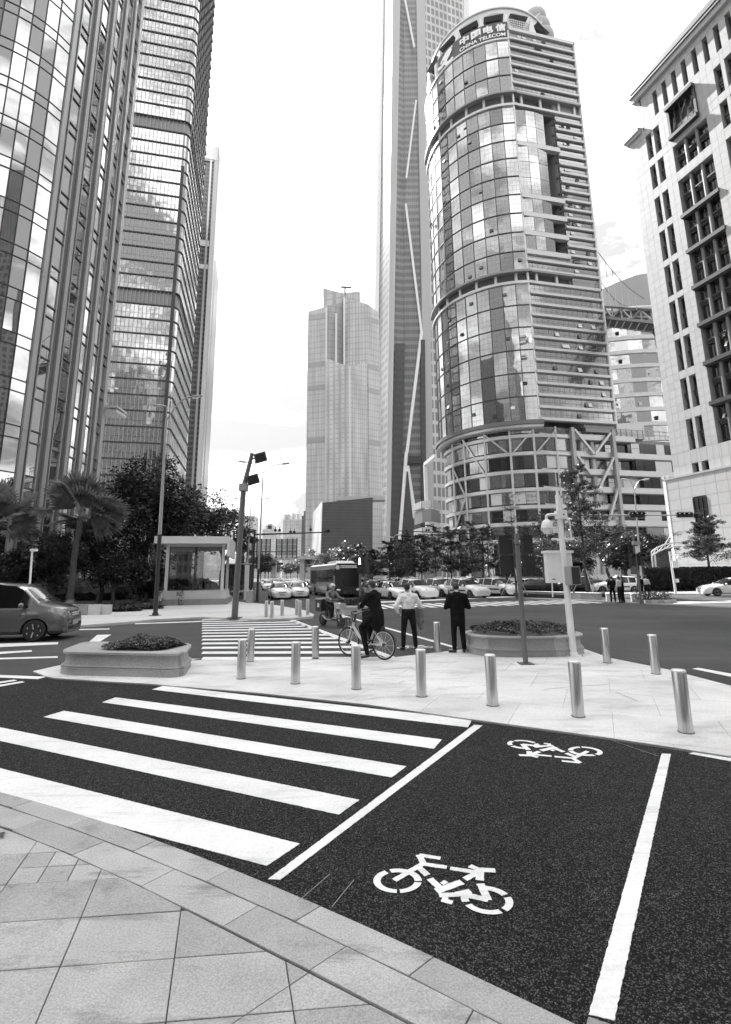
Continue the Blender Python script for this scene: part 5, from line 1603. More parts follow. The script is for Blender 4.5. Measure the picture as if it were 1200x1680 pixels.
# bronze bay: back wall, beams, round columns, panels, windows
def bay(z0, z1, floors):
    sbox('bay_back', M['bronze'], BAY[0], BAY[1], z0, z1, -1.0, .2)
    fh = (z1-z0)/floors
    for k in range(floors):
        za = z0+fh*k
        for c_ in range(3):
            t0 = BAY[0]+.25+c_*1.75
            for (u, v) in ((.08,.46),(.56,.95)):
                w = obj('bay_window', MB().cbox(sp(t0+.62,za+fh*(u+v)/2,-.9),(1.1,.1,fh*(v-u)),RZS), M['glass_dark'], ST)
                obj('frame', MB().cbox(sp(t0+.62,za+fh*v-.06,-.82),(1.2,.14,.14),RZS).cbox(sp(t0+.62,za+fh*u+.04,-.82),(1.2,.14,.14),RZS).cbox(sp(t0+.62,za+fh*(u+v)/2,-.83),(.09,.1,fh*(v-u)-.3),RZS), M['bronze'], w)
            for j, (dz, d) in enumerate(((0,.35),(.22,.5),(-.25,.22))):
                sbox('bay_moulding', M['bronze'], t0+.0, t0+1.3, za+fh*.51+dz-.12, za+fh*.51+dz+.12, -.78+d, d)
        if k:
            sbox('bay_beam', M['dark_metal'], BAY[0]-.25, BAY[1]+.1, za-.42, za+.12, .25, 1.2)
            sbox('bay_beam', M['bronze'], BAY[0]-.1, BAY[1]+.05, za-.62, za-.42, .05, 1.0)
    for f in (1.72, 3.47):
        q = sp(BAY[0]+f, 0, -.45)
        obj('bay_column', MB().lathe([(.27,z0),(.27,z1)],12,(q[0],q[1],0)), M['grey_metal'], ST, smooth=True)
bay(b1[0], b1[1], 1)
nb_ = max(3, round((b2[1]-b2[0])/(rows[0][1]-rows[1][1])/1.0))
bay(b2[0], b2[1], nb_)
for i in range(12):                             # tilted panes, sky reflection put into their white colour
    t0 = BAY[0]+.4+1.75*rnd.randrange(3); z = rnd.uniform(b2[0]+2, b2[1]-2)
    q = sp(t0+.5, z, -.55); piece('open_pane', M['white_panel'], ST, q, (.32,.03,.75), RZS, -.5)
# ornate bronze loggia
sbox('loggia_back', M['soffit'], 7.3, 11.2, ob[0], ob[1], -1.0, .1)
for nm, a in (('sill',(7.0,11.5,ob[0]-.5,ob[0]+.05,.7,1.7)),('head',(7.0,11.5,ob[1]-.05,ob[1]+.45,.7,1.7)),('jamb',(7.0,7.35,ob[0],ob[1],.3,1.2)),('jamb',(11.15,11.5,ob[0],ob[1],.3,1.2))):
    sbox('loggia_'+nm, M['bronze'], *a)
for i in range(9):
    t0 = 7.4+rnd.uniform(0,3.2); z0 = ob[0]+rnd.uniform(0,2.6)
    obj('loggia_bar', MB().bar(sp(t0,z0,-.1),sp(t0+rnd.uniform(.2,1.0),z0+rnd.uniform(.8,2.0),-.1),.09), M['mid_metal'], ST)
sbox('loggia_glow', M['metal_panel'], 7.6, 11.0, ob[0]+.1, ob[0]+2.2, -.85, .05)
for k in range(4): sbox('loggia_bar', M['bronze'], 7.9+k*.9, 8.0+k*.9, ob[0], ob[1], -.05, .1)
# base storey: projecting block with rounded corner and a tall window
zb1 = zbase+.15
bpl = [sp(-1.4,0,.4)[:2], sp(-.9,0,1.15)[:2], sp(-.1,0,1.5)[:2], sp(12,0,1.5)[:2], sp(12,0,-8)[:2], sp(-1.4,0,-8)[:2]]
BW = (fac(1152,818)[0]-.1, fac(1178,855)[0]+.1); zbw = (zf(1178,900), zf(1152,818))
obj('base_block', MB().prism([sp(-1.3,0,.3)[:2], sp(-.85,0,1.05)[:2], sp(-.1,0,1.38)[:2], sp(TMAX,0,1.38)[:2], sp(TMAX,0,-1)[:2], sp(-1.3,0,-8)[:2]], 0, zb1), M['joint_stone'], ST)
zz = edges([], 0, zb1, 1.45)
bts = edges([BW[0], BW[1]], -.1, TMAX, 1.5)
for za, zb_ in zip(zz[:-1], zz[1:]):
    for a, b in zip(bts[:-1], bts[1:]):
        if b > 14: continue
        if BW[0]-.05 < a and b < BW[1]+.05 and zbw[0] < (za+zb_)/2 < zbw[1]: continue
        sbox('base_stone', M['stone_clad'], a+.014, b-.014, za+.014, zb_-.014, 1.5+rnd.uniform(-.004,.004), .1)
    for (p_, q_) in (((-1.4,.36),(-.92,1.14)),((-.92,1.14),(-.1,1.5)),((-1.4,-4.0),(-1.4,.36))):
        a, b = np.array(sp(p_[0],0,p_[1])[:2]), np.array(sp(q_[0],0,q_[1])[:2])
        c = (a+b)/2; l = np.hypot(*(b-a))
        piece('base_stone', M['stone_clad'], ST, (c[0],c[1],(za+zb_)/2), (l-.01,.1,zb_-za-.028), math.atan2((b-a)[1],(b-a)[0]))
w = obj('base_window', MB().cbox(sp((BW[0]+BW[1])/2,(zbw[0]+zbw[1])/2,1.44),(BW[1]-BW[0],.1,zbw[1]-zbw[0]),RZS), M['glass_dark'], ST)
for f in (.02,.34,.66,.98): sbox('frame', M['bronze'], BW[0]+(BW[1]-BW[0])*f-.06, BW[0]+(BW[1]-BW[0])*f+.06, zbw[0], zbw[1], 1.60, .12, w)
for f in (.2,.75): sbox('frame', M['bronze'], BW[0], BW[1], zbw[0]+(zbw[1]-zbw[0])*f-.06, zbw[0]+(zbw[1]-zbw[0])*f+.06, 1.58, .1, w)
sbox('base_ledge', M['stone_clad_b'], -.4, TMAX, zb1, zb1+.25, 1.6, 2.5)
q = sp(9.5,0,1.8)
obj('awning_arm', MB().tube([sp(8.8,6.0,1.6),sp(9.8,7.2,2.6),sp(10.6,9.5,3.4)],.09,6), M['dark_metal'], ST)
# two small floodlights on the base ledge
for t in (-.8,-.1): obj('floodlight', MB().cbox(sp(t,zb1+.55,1.2),(.3,.3,.35),RZS+.4).bar(sp(t,zb1+.2,1.2),sp(t,zb1+.5,1.2),.06), M['white_metal'], ST)

# ================================================================== curved glass building and sky bridge between the two
YB = 165.0
CB = thing('curved_building', 'low curved glass building with ribbed floors behind the sky bridge', 'office building', (XO(1050,YB), YB, 0))
cc = np.array([XO(1085,YB)+4, YB+40.0]); rb = 44.0
def bp(a, r=rb): return np.array([cc[0]+r*math.cos(R(a)), cc[1]+r*math.sin(R(a))])
ztopb = ZA(1040, 520, YB)
aa = list(np.arange(188, 296, 6.0))
nfl = 13
for k in range(nfl):
    z0, z1 = 24+(ztopb-24)*k/nfl, 24+(ztopb-24)*(k+1)/nfl
    mb = MB(); m2_ = MB()
    for a0, a1 in zip(aa[:-1], aa[1:]):
        p, q = bp(a0), bp(a1); tz = rnd.gauss(0,.06)
        mb.quad((p[0],p[1],z0+1.3),(q[0],q[1],z0+1.3),(q[0],q[1]+tz,z1),(p[0],p[1]+tz,z1))
        p, q, p2, q2 = bp(a0, rb+.5), bp(a1, rb+.5), bp(a0, rb-.2), bp(a1, rb-.2)
        m2_.add([(p[0],p[1],z0),(q[0],q[1],z0),(q[0],q[1],z0+1.3),(p[0],p[1],z0+1.3),(p2[0],p2[1],z0),(q2[0],q2[1],z0),(q2[0],q2[1],z0+1.3),(p2[0],p2[1],z0+1.3)],
                [(0,1,2,3),(3,2,6,7),(1,0,4,5)])
    obj('glazing_band', mb, M['glass_band'], CB)
    obj('floor_rib', m2_, M['white_panel'], CB)
    for a in rnd.sample(aa[6:], 4):
        p = bp(a+2, rb+.25); piece('open_vent', M['white_panel'] if rnd.random() < .5 else M['glass_dark'], CB, (p[0],p[1],z0+2.6), (1.1,.1,1.3), R(a+90), .3)
obj('core', MB().prism([tuple(bp(a, rb-.6)) for a in aa]+[tuple(bp(aa[-1], 10))], 0, ztopb), M['metal_panel_dark'], CB)
mbr = MB(); na = len(aa)
for a in aa:
    hgt = 3 + 15*min(1, max(0, (a-215)/60))
    p, q = bp(a, rb+2.2), bp(a, rb-9)
    mbr.v += [(p[0],p[1],ztopb+.2),(p[0]*.4+q[0]*.6,p[1]*.4+q[1]*.6,ztopb+hgt),(q[0],q[1],ztopb+hgt),(q[0],q[1],ztopb+.2)]
for i in range(na-1):
    for j in range(4): mbr.f.append((i*4+j,i*4+(j+1) % 4,(i+1)*4+(j+1) % 4,(i+1)*4+j))
obj('sloping_roof', mbr, M['metal_panel_dark'], CB, smooth=True)
obj('roof_edge', MB().tube([tuple(bp(a, rb+2.3))+(ztopb+.1,) for a in aa], .7, 6), M['white_panel'], CB)

SB = thing('sky_bridge', 'steel truss sky bridge hung between the cylindrical tower and the stone tower', 'footbridge', tuple(P(1036,520,112)))
b0_, b1_ = P(992,522,118), P(1090,532,100)
h_ = 3.2; wv_ = np.array([.25,.97,0])*4.0
def sbp(f, dz, w): return tuple(b0_+(b1_-b0_)*f+np.array([0,0,dz])+wv_*w)
obj('deck', MB().solid([sbp(0,-.25,0),sbp(1,-.25,0),sbp(1,-.25,1),sbp(0,-.25,1)],[sbp(0,.1,0),sbp(1,.1,0),sbp(1,.1,1),sbp(0,.1,1)]), M['bronze'], SB)
for w in (0,1):
    obj('top_chord', MB().bar(sbp(0,h_,w),sbp(1,h_,w),.5), M['grey_metal'], SB)
    obj('bottom_chord', MB().bar(sbp(0,0.2,w),sbp(1,0.2,w),.55), M['mid_metal'], SB)
    for k in range(7):
        f = k/6; obj('truss_post', MB().bar(sbp(f,.3,w),sbp(f,h_,w),.28), M['mid_metal'], SB)
        if k < 6:
            z0, z1 = (.3,h_) if k % 2 else (h_,.3)
            obj('truss_diagonal', MB().bar(sbp(f,z0,w),sbp(f+1/6,z1,w),.3), M['mid_metal'], SB)
for k in range(9): obj('floor_beam', MB().bar(sbp(k/8,-.4,0),sbp(k/8,-.4,1),.22), M['mid_metal'], SB)
ct = P(982,414,118); ce = P(1057,490,104)
ct2 = P(985,460,122); ce2 = P(1030,503,112)
cab = MB()
for a, b, n in ((ct,ce,5),(ct2,ce2,3)):
    pts = [tuple(a+(b-a)*f-np.array([0,0,1.6*math.sin(math.pi*f)])) for f in np.linspace(0,1,9)]
    obj('cable', MB().tube(pts,.10,5), M['grey_metal'], SB)
    for k in range(1, n+1):
        f = k/(n+1.2); p = a+(b-a)*f-np.array([0,0,1.6*math.sin(math.pi*f)])
        obj('hanger', MB().tube([tuple(p),(p[0],p[1],sbp(f*.8,h_,0)[2])],.08,5), M['metal_panel'], SB)
obj('end_support', MB().tube([sbp(.92,-.4,.5),sbp(.98,-3.2,.5)],[1.0,.6],8), M['bronze'], SB)
# ------------------------------------------------------------------ lamp posts, masts, kiosk, small street furniture
def base_of(px, py, z=0.0):
    g = G(px, py, z); return np.array([g[0], g[1], z])
def rel(p, b): return (p[0]-b[0], p[1]-b[1], p[2]-b[2])
def new(name, label, cat, b, group=None, rotz=0):
    t = thing(name, label, cat, tuple(b), rotz, group); ORG[t.name] = np.zeros(3); return t
def lamp_head(parent, p, d, m='mid_metal', s=1.0):
    d = np.array(d, float); d /= np.linalg.norm(d)
    a = np.array(p); b = a+d*.75*s
    h = obj('lamp_head', MB().tube([tuple(a),tuple(a+d*.18*s),tuple(a+d*.45*s),tuple(b-d*.06*s),tuple(b)],[.05*s,.11*s,.14*s,.11*s,.03*s],10,sq=(1.0,.55)), M[m], parent, smooth=True)
    obj('lens', MB().tube([tuple(a+d*.22*s-np.array([0,0,.055*s])),tuple(a+d*.62*s-np.array([0,0,.055*s]))],[.08*s,.08*s],8,sq=(1.0,.4)), M['lens'], h, smooth=True)
def arm_pts(a, b, n=8, sag=1.0):
    a, b = np.array(a), np.array(b); out = []
    for f in np.linspace(0, 1, n):
        h = math.sin(f*math.pi/2)
        out.append((a[0]+(b[0]-a[0])*f, a[1]+(b[1]-a[1])*f, a[2]+(b[2]-a[2])*(h*sag+f*(1-sag))))
    return out
def double_lamp(label, base, Y, top, l, r, group, split=None, rad=.09, m='mid_metal'):
    b = base_of(*base, .1) if Y is None else np.array([XO(base[0], Y, base[1]), Y, 0.0])
    Yb = b[1]
    pt, pl_, pr_ = (rel(P(q[0], q[1], Yb), b) for q in (top, l, r))
    t = new('street_lamp', label, 'street lamp', b, group)
    pt = (pt[0], 0, pt[2])
    zs = split if split else 0
    if zs:
        obj('lower_shaft', MB().tube([(0,0,0),(pt[0]*zs/pt[2],0,zs)],[rad*1.25,rad*1.12],12), M['dark_metal'], t, smooth=True)
    obj('shaft', MB().tube([(pt[0]*zs/pt[2],0,zs),pt],[rad*1.05,rad*.62],12), M[m], t, smooth=True)
    obj('base_plate', MB().box(-.22,.22,-.22,.22,0,.03).lathe([(rad*1.8,.03),(rad*1.6,.14)],10), M['dark_metal'], t)
    for e in (pl_, pr_):
        d = np.array(e)-np.array(pt); dd = np.array([math.copysign(1, d[0]), 0, .12 if d[2] > 0 else .05])
        e2 = np.array([e[0], 0, e[2]]) - dd*.6
        obj('arm', MB().tube(arm_pts(pt, e2), [rad*.55]+[rad*.42]*7, 8), M[m], t, smooth=True)
        lamp_head(t, e2, dd, m, 1.0)
    return t
double_lamp('tall grey double street lamp at the kerb in front of the broad dark tree', (255,1010), None, (273,690), (256,665), (328,650), 'double street lamps', split=4.0)
double_lamp('slim double street lamp behind the twin floodlight pole', (422,987), None, (432,775), (394,757), (473,760), 'double street lamps', split=2.4, rad=.08)
double_lamp('farther double street lamp half hidden behind the twin floodlight pole', (405,957), 62.0, (412,826), (384,817), (440,818), 'double street lamps', rad=.09)
double_lamp('double street lamp behind the signal mast near the stone tower', (1056,985), 47.0, (1041,803), (1022,786), (1063,786), 'double street lamps', rad=.08, m='metal_panel')
double_lamp('double street lamp among the small trees in front of the tapering tower', (649,957), 62.0, (645,884), (640,881), (658,877), 'double street lamps', rad=.07, m='metal_panel')
double_lamp('double street lamp among the small trees before the columned podium', (756,957), 66.0, (751,868), (733,863), (768,862), 'double street lamps', rad=.07, m='metal_panel')

# leaning pole with two square floodlights
b = base_of(385, 1014, .1)
fp = new('floodlight_pole', 'dark leaning pole carrying two square floodlights on the left pavement', 'floodlight', b)
k1_, k2_ = rel(P(400,800,b[1]), b), rel(P(414,744,b[1]), b)
obj('pole', MB().tube([(0,0,0),(k1_[0],0,k1_[2]),(k2_[0],0,k2_[2])],[.15,.13,.09],12), M['grey_metal'], fp, smooth=True)
obj('base_plate', MB().box(-.3,.3,-.3,.3,0,.03), M['dark_metal'], fp)
obj('clamp_box', MB().cbox((k1_[0],0,k1_[2]),(.36,.4,.34)), M['mid_metal'], fp)
for px, py in ((428,751),(416,787)):
    c = rel(P(px, py, b[1]), b)
    hd = obj('floodlight', MB().cbox((c[0],-.05,c[2]),(.55,.16,.46),.35,.25,-.35), M['grey_metal'], fp)
    obj('glass', MB().cbox((c[0]+.03,-.14,c[2]-.03),(.46,.02,.38),.35,.25,-.35), M['dark_metal'], hd)
    obj('spike', MB().tube([(c[0]-.22,-.05,c[2]-.1),(c[0]-.24,-.05,c[2]-.36)],[.05,.005],6), M['dark_metal'], hd)
    obj('bracket', MB().bar((c[0]-.4,0,c[2]-.05),(c[0]-.15,0,c[2]),.06), M['dark_metal'], fp)

def signal_h(parent, c, facing=0.0, s=1.0):
    h = obj('signal_head', MB().cbox(c,(1.35*s,.22,.46*s),facing), M['black'], parent)
    ring_ = MB()
    n_ = 16; w, hh = .78*s, .33*s
    pts = [(c[0]+w*math.copysign(abs(math.cos(a))**.6, math.cos(a)), c[1]-.1, c[2]+hh*math.copysign(abs(math.sin(a))**.6, math.sin(a))) for a in [2*math.pi*k/n_ for k in range(n_+1)]]
    ring_.tube(pts, .022, 5, cap=False); obj('border', ring_, M['mid_metal'], h)
    for k in (-1,0,1):
        obj('lens', MB().lathe([(.14*s,0),(.15*s,-.02),(0,-.03)],12,(c[0]+k*.42*s,c[1]-.115,c[2]),axis='Y'), M['dark_metal'], h)
        obj('visor', MB().lathe([(.17*s,-.02),(.17*s,-.25)],10,(c[0]+k*.42*s,c[1]-.115,c[2]),.2,math.pi-.2,'Y'), M['black'], h)
def mast(label, base, Y, top, end, heads=(), cams=(), m='dark_metal', rad=.12, cat='traffic light', hs=1.0):
    X = XO(base[0], Y, base[1]); b = np.array([X, Y, 0.0])
    t = new('signal_mast', label, cat, b)
    tz = rel(P(*top, Y), b); e = rel(P(*end, Y), b)
    obj('pole', MB().tube([(0,0,0),(tz[0],0,tz[2]+.25)],[rad,rad*.8],12), M[m], t, smooth=True)
    obj('base_plate', MB().box(-.25,.25,-.25,.25,0,.03), M[m], t)
    obj('arm', MB().tube([(tz[0],0,tz[2]),(e[0],0,e[2])],[rad*.75,rad*.45],10), M[m], t, smooth=True)
    for q in heads:
        c = rel(P(*q, Y), b); signal_h(t, (c[0], -.15, c[2]), 0, hs)
    for q in cams:
        c = rel(P(*q, Y), b)
        cm = obj('camera', MB().lathe([(.02,-.2),(.1,-.16),(.14,-.05),(.12,.04),(.03,.1)],10,(c[0],0,c[2])), M['dark_metal'], t, smooth=True)
        obj('bracket', MB().bar((c[0],0,c[2]+.05),(c[0],0,c[2]+.28),.05), M[m], t)
    return t
mast('grey signal mast whose arm holds two dark signal heads before the stone tower', (927,972), 45.0, (925,846), (1131,845), [(1044,845),(1121,845)], m='mid_metal', hs=1.0, rad=.13)
mast('dark mast arm with traffic cameras over the oncoming lanes on the left', (414,962), 48.0, (418,877), (541,873), [], [(452,869),(459,869),(477,872),(483,872),(510,868),(536,870),(540,869)], cat='camera mast', rad=.12)
mast('second dark mast arm with two small signals farther down the street', (399,948), 95.0, (400,905), (487,905), [(438,925),(460,925)], [], rad=.14, cat='traffic light', hs=.8)
mast('dark mast arm with cameras in front of the small trees in the middle', (793,958), 60.0, (792,876), (655,871), [], [(667,868),(700,869),(704,869),(737,873)], cat='camera mast', rad=.11)

# twin pedestrian signal posts on the pale planter
for px, dx, face, lab in ((590,-.02,1,'pedestrian signal showing a bright walking figure on a slim post above the pale planter'),(599,.06,0,'dark signal head seen from its side on a slim post beside the lit pedestrian signal')):
    Yp = pf[1]+1.1
    b = np.array([XO(px+1.5, Yp, 985), Yp, .43]); t = new('pedestrian_signal', lab, 'traffic light', b)
    z0, z1 = ZA(px,941,Yp)-.43, ZA(px,913,Yp)-.43
    obj('post', MB().tube([(0,0,0),(0,0,z0+.1)],.07,10), M['grey_metal'], t, smooth=True)
    hd = obj('signal_head', MB().cbox((dx,0,(z0+z1)/2),(.30 if face else .24,.2,z1-z0),0 if face else 1.0), M['black'], t)
    if face:
        em = bpy.data.materials.new('signal_figure_light'); em.use_nodes = True
        em.node_tree.nodes['Principled BSDF'].inputs['Emission Color'].default_value = (1,1,1,1)
        em.node_tree.nodes['Principled BSDF'].inputs['Emission Strength'].default_value = 1.6
        zc = z0+(z1-z0)*.73
        fg = MB().lathe([(0,-.006),(.035,-.006),(.035,0)],10,(dx,-.104,zc+.13),axis='Y').cbox((dx,-.104,zc),(.10,.01,.15)).cbox((dx-.03,-.104,zc-.12),(.035,.01,.13),0,0,.25).cbox((dx+.03,-.104,zc-.12),(.035,.01,.13),0,0,-.25)
        obj('walking_figure', fg, em, hd)
        obj('lens', MB().lathe([(.11,0),(.12,-.02),(0,-.03)],14,(dx,-.1,z0+(z1-z0)*.25),axis='Y'), M['dark_metal'], hd)
    else: obj('visor', MB().lathe([(.1,0),(.11,.2)],10,(dx+.05,-.06,z0+(z1-z0)*.7),0,math.pi,'Y'), M['black'], hd)
    obj('box', MB().cbox((0,.1,z0*.55),(.12,.1,.25)), M['grey_metal'], t)

# signal heads and plates on the post by the far median
b = np.array([XO(1052,32.5,985), 32.5, 0]); t = new('signal_post', 'post with street plate and black signal heads at the far median', 'traffic light', b)
obj('post', MB().tube([(0,0,0),(-.05,0,ZA(1050,880,32.5))],[.08,.07],10), M['grey_metal'], t, smooth=True)
for dx, yy in ((-.28,918),(.25,917)):
    hd = obj('signal_head', MB().cbox((dx,0,ZA(1050,yy,32.5)),(.30,.25,.85),.3), M['black'], t)
    obj('visor', MB().lathe([(.12,0),(.13,-.2)],10,(dx,-.1,ZA(1050,yy,32.5)+.2),0,math.pi,'Y'), M['black'], hd)
obj('street_plate', MB().cbox((.12,-.06,ZA(1053,902,32.5)),(.30,.04,.48)), M['white_metal'], t)
obj('camera', MB().cbox((.05,-.1,ZA(1053,891,32.5)),(.45,.2,.22)), M['mid_metal'], t)
# white camera mast by the hedge
b = np.array([XO(1109,44,972), 44.0, .12]); t = new('camera_pole', 'white camera mast with a box and short arm in front of the clipped hedge', 'camera pole', b)
zt_ = ZA(1099,907,44)
tx = rel(P(1099,907,44), b)[0]
obj('pole', MB().tube([(0,0,0),(tx,0,zt_)],[.10,.08],10), M['white_metal'], t, smooth=True)
obj('arm', MB().tube([(tx,0,zt_-.3),(tx+.75,0,zt_-.3)],.05,8), M['white_metal'], t)
cmh = obj('camera', MB().ball((tx+.75,0,zt_-.55),.18,8), M['white_metal'], t, smooth=True)
obj('control_box', MB().cbox((tx+.25,-.05,ZA(1104,928,44)),(.5,.3,.6)), M['white_metal'], t)
obj('cabinet', MB().cbox((.15,-.1,ZA(1106,955,44)),(.25,.25,.3)), M['white_metal'], t)
# slim white camera post behind the van
b = base_of(45, 1016, .1); t = new('camera_post', 'slim white post with a small head standing behind the grey van', 'post', b)
zt_ = ZA(53,906,b[1]); tx = rel(P(53,906,b[1]), b)[0]
obj('post', MB().tube([(0,0,0),(tx,0,zt_)],.045,8), M['white_metal'], t, smooth=True)
obj('head', MB().cbox((tx+.08,0,zt_),(.28,.16,.12)), M['white_metal'], t)
# white post and grey cabinet by the street corner
b = np.array([XO(405,41,955), 41.0, .1]); t = new('white_post', 'plain white post beside the grey cabinet on the street corner', 'post', b)
obj('shaft', MB().box(-.16,.16,-.1,.1,0,ZA(404,927,41)-.1), M['white_metal'], t); obj('foot', MB().box(-.22,.22,-.16,.16,0,.06), M['mid_metal'], t)
b = np.array([XO(410,37,980), 37.0, .1]); t = new('cabinet', 'grey utility cabinet on the corner beside the slim street lamp', 'cabinet', b)
obj('body', MB().box(-.24,.24,-.2,.2,0,.78), M['mid_metal'], t); obj('lid', MB().box(-.28,.28,-.24,.24,.78,.84), M['metal_panel'], t)

# ------------------------------------------------------------------ metro entrance kiosk
M['clear_glass'] = None
cg = bpy.data.materials.new('clear_glass'); cg.use_nodes = True
_n, _l = cg.node_tree.nodes, cg.node_tree.links; _n.clear()
o_ = _n.new('ShaderNodeOutputMaterial'); t_ = _n.new('ShaderNodeBsdfTransparent'); t_.inputs[0].default_value = (.72,.72,.72,1)
g_ = _n.new('ShaderNodeBsdfGlossy'); g_.inputs['Roughness'].default_value = .02
x_ = _n.new('ShaderNodeMixShader'); f_ = _n.new('ShaderNodeFresnel'); f_.inputs[0].default_value = 1.5
a_ = _n.new('ShaderNodeMath'); a_.operation = 'ADD'; a_.inputs[1].default_value = .06; _l.new(f_.outputs[0], a_.inputs[0])
_l.new(a_.outputs[0], x_.inputs[0]); _l.new(t_.outputs[0], x_.inputs[1]); _l.new(g_.outputs[0], x_.inputs[2]); _l.new(x_.outputs[0], o_.inputs[0])
M['clear_glass'] = cg
Yk = G(318, 992.5, .1)[1]
kb = np.array([XO(318, Yk, 985), Yk, .1])
KS = new('metro_entrance', 'small glazed metro entrance with a pale flat roof and concrete plinth behind the street lamp', 'kiosk', kb)
kx = lambda px, py=960: float(P(px, py, Yk)[0])-kb[0]
kz = lambda py, px=318: ZA(px, py, Yk)-.1
xl, xr = kx(268), kx(367)
KD = 4.6
KS.rotation_euler = (0,0,R(11))
obj('plinth', MB().solid([(xl-.1,0,0),(xr+.18,0,0),(xr-.05,0,kz(969)),(xl-.1,0,kz(969))],[(xl-.1,KD,0),(xr+.18,KD,0),(xr-.05,KD,kz(969)),(xl-.1,KD,kz(969))]), M['light_concrete'], KS)
obj('plinth_base', MB().box(xl-.15,xr+.24,-.06,KD+.05,0,kz(983)), M['granite_dark'], KS)
zr0, zr1 = kz(893), kz(881.5)
obj('roof', MB().box(kx(262,885),kx(376,885),-.9,KD+.8,zr0,zr1), M['white_panel'], KS)
obj('roof_lip', MB().box(kx(373,890),kx(377,890),-.95,KD+.85,kz(913),zr1-.02), M['white_panel'], KS)
obj('ceiling', MB().box(xl,xr,.1,KD,zr0-.16,zr0-.01), M['metal_panel'], KS)
for a, b2 in ((272,277),(360.5,365)):
    obj('post', MB().box(kx(a),kx(b2),.05,.35,kz(969),zr0), M['white_panel'], KS)
    obj('post', MB().box(kx(a),kx(b2),KD-.4,KD-.1,kz(969),zr0), M['white_panel'], KS)
for a, b2 in ((277.5,317.5),(320,360)):
    gp = obj('glass_pane', MB().box(kx(a),kx(b2),.16,.19,kz(969)+.02,zr0-.03), M['clear_glass'], KS)
    obj('blind', MB().box(kx(a)+.03,kx(b2)-.03,.25,.29,kz(904),kz(897)), M['white_panel'], KS)
    obj('frame', MB().box(kx(b2)-.02,kx(b2)+.04,.12,.24,kz(969),zr0), M['dark_metal'], gp); obj('frame', MB().box(kx(a)-.04,kx(a)+.02,.12,.24,kz(969),zr0), M['dark_metal'], gp)
obj('stair_wall', MB().box(kx(280),kx(301),2.2,KD-1,0,kz(900)), M['dark_metal'], KS)
for k in range(9): obj('wall_rib', MB().box(kx(281+k*2.3),kx(281+k*2.3)+.03,2.15,2.2,kz(968),kz(905)), M['grey_metal'], KS)
obj('handrail', MB().tube([(kx(283),1.6,kz(955)),(kx(306),1.6,kz(966))],.03,6), M['steel'], KS)

# wall with climbing plants and hoarding behind the bicycles
Yw = 52.0
wv = thing('green_wall', 'rough plant covered wall behind the row of parked bicycles', 'wall', (XO(393,Yw), Yw, .1)); ORG[wv.name] = np.zeros(3)
wl_ = XO(366,Yw)-XO(393,Yw); wr_ = XO(413,Yw)-XO(393,Yw); zw = ZA(390,928,Yw)
obj('wall', MB().box(wl_,wr_,0,.4,0,zw), M['bark_light'], wv)
obj('coping', MB().box(wl_-.1,wr_+.1,-.1,.5,zw,zw+.12), M['light_concrete'], wv)
rg = np.random.RandomState(12); mb = MB()
for i in range(2600):
    c = np.array([rg.uniform(wl_,wr_), -.03-rg.uniform(0,.12), rg.uniform(.4,zw)]); s_ = rg.uniform(.04,.10)
    d = rg.normal(size=3); d /= np.linalg.norm(d); e = np.cross(d,[.3,.5,.9]); e /= np.linalg.norm(e)
    mb.add([c-d*s_,c+e*s_*.5,c+d*s_,c-e*s_*.5],[(0,1,2,3)])
obj('ivy', mb, M['leaf_light'], wv, kind='stuff')
# median wall in front of the right carriageway and planter with clipped bushes
m0, m1 = G(985,984,0), G(862,979,0)
mw = thing('median_wall', 'low stone faced median wall running behind the taxi row', 'wall', (m0[0],m0[1],0)); ORG[mw.name] = np.zeros(3)
dm = V2(m1)-V2(m0); lm = np.hypot(*dm)+6; dm /= np.hypot(*dm); am = math.atan2(dm[1],dm[0])
for k in range(9):
    c = dm*lm*(k+.5)/9; obj('stone_block', MB().cbox((c[0],c[1],.22),(lm/9-.03,.5,.44),am), M['light_concrete'] if k % 3 else M['granite'], mw)
obj('coping', MB().cbox((dm[0]*lm/2,dm[1]*lm/2,.46),(lm+.1,.62,.06),am), M['light_concrete'], mw)
sp_ = dm*lm/2+np.array([.5,3.0])
obj('soil', MB().cbox((sp_[0],sp_[1],.16),(lm,5.2,.3),am), M['soil'], mw)
pc = G(1082,989.5,0)
pb_ = thing('stone_planter', 'small square stone planter with a clipped dark bush at the end of the far median', 'planter', (pc[0],pc[1],0)); ORG[pb_.name] = np.zeros(3)
for k in range(5): obj('stone_block', MB().box(-.95+k*.41,-.95+k*.41+.4,-.1,.1,0,.2), M['light_concrete'] if k % 2 else M['granite'], pb_)
obj('soil', MB().box(-1,1.1,.1,1.4,0,.19), M['soil'], pb_)
rg = np.random.RandomState(5)
hb_ = obj('clipped_bush', leaf_heap(lambda q: (pc[0]+q.uniform(-1.0,1.1), pc[1]+q.uniform(.05,1.4)), lambda x, y, q: .2+q.uniform(0,.50), 1700, .11, 8), M['leaf_dark'])
tag(hb_, 'dark clipped bush in the small square planter at the far median', 'shrub')
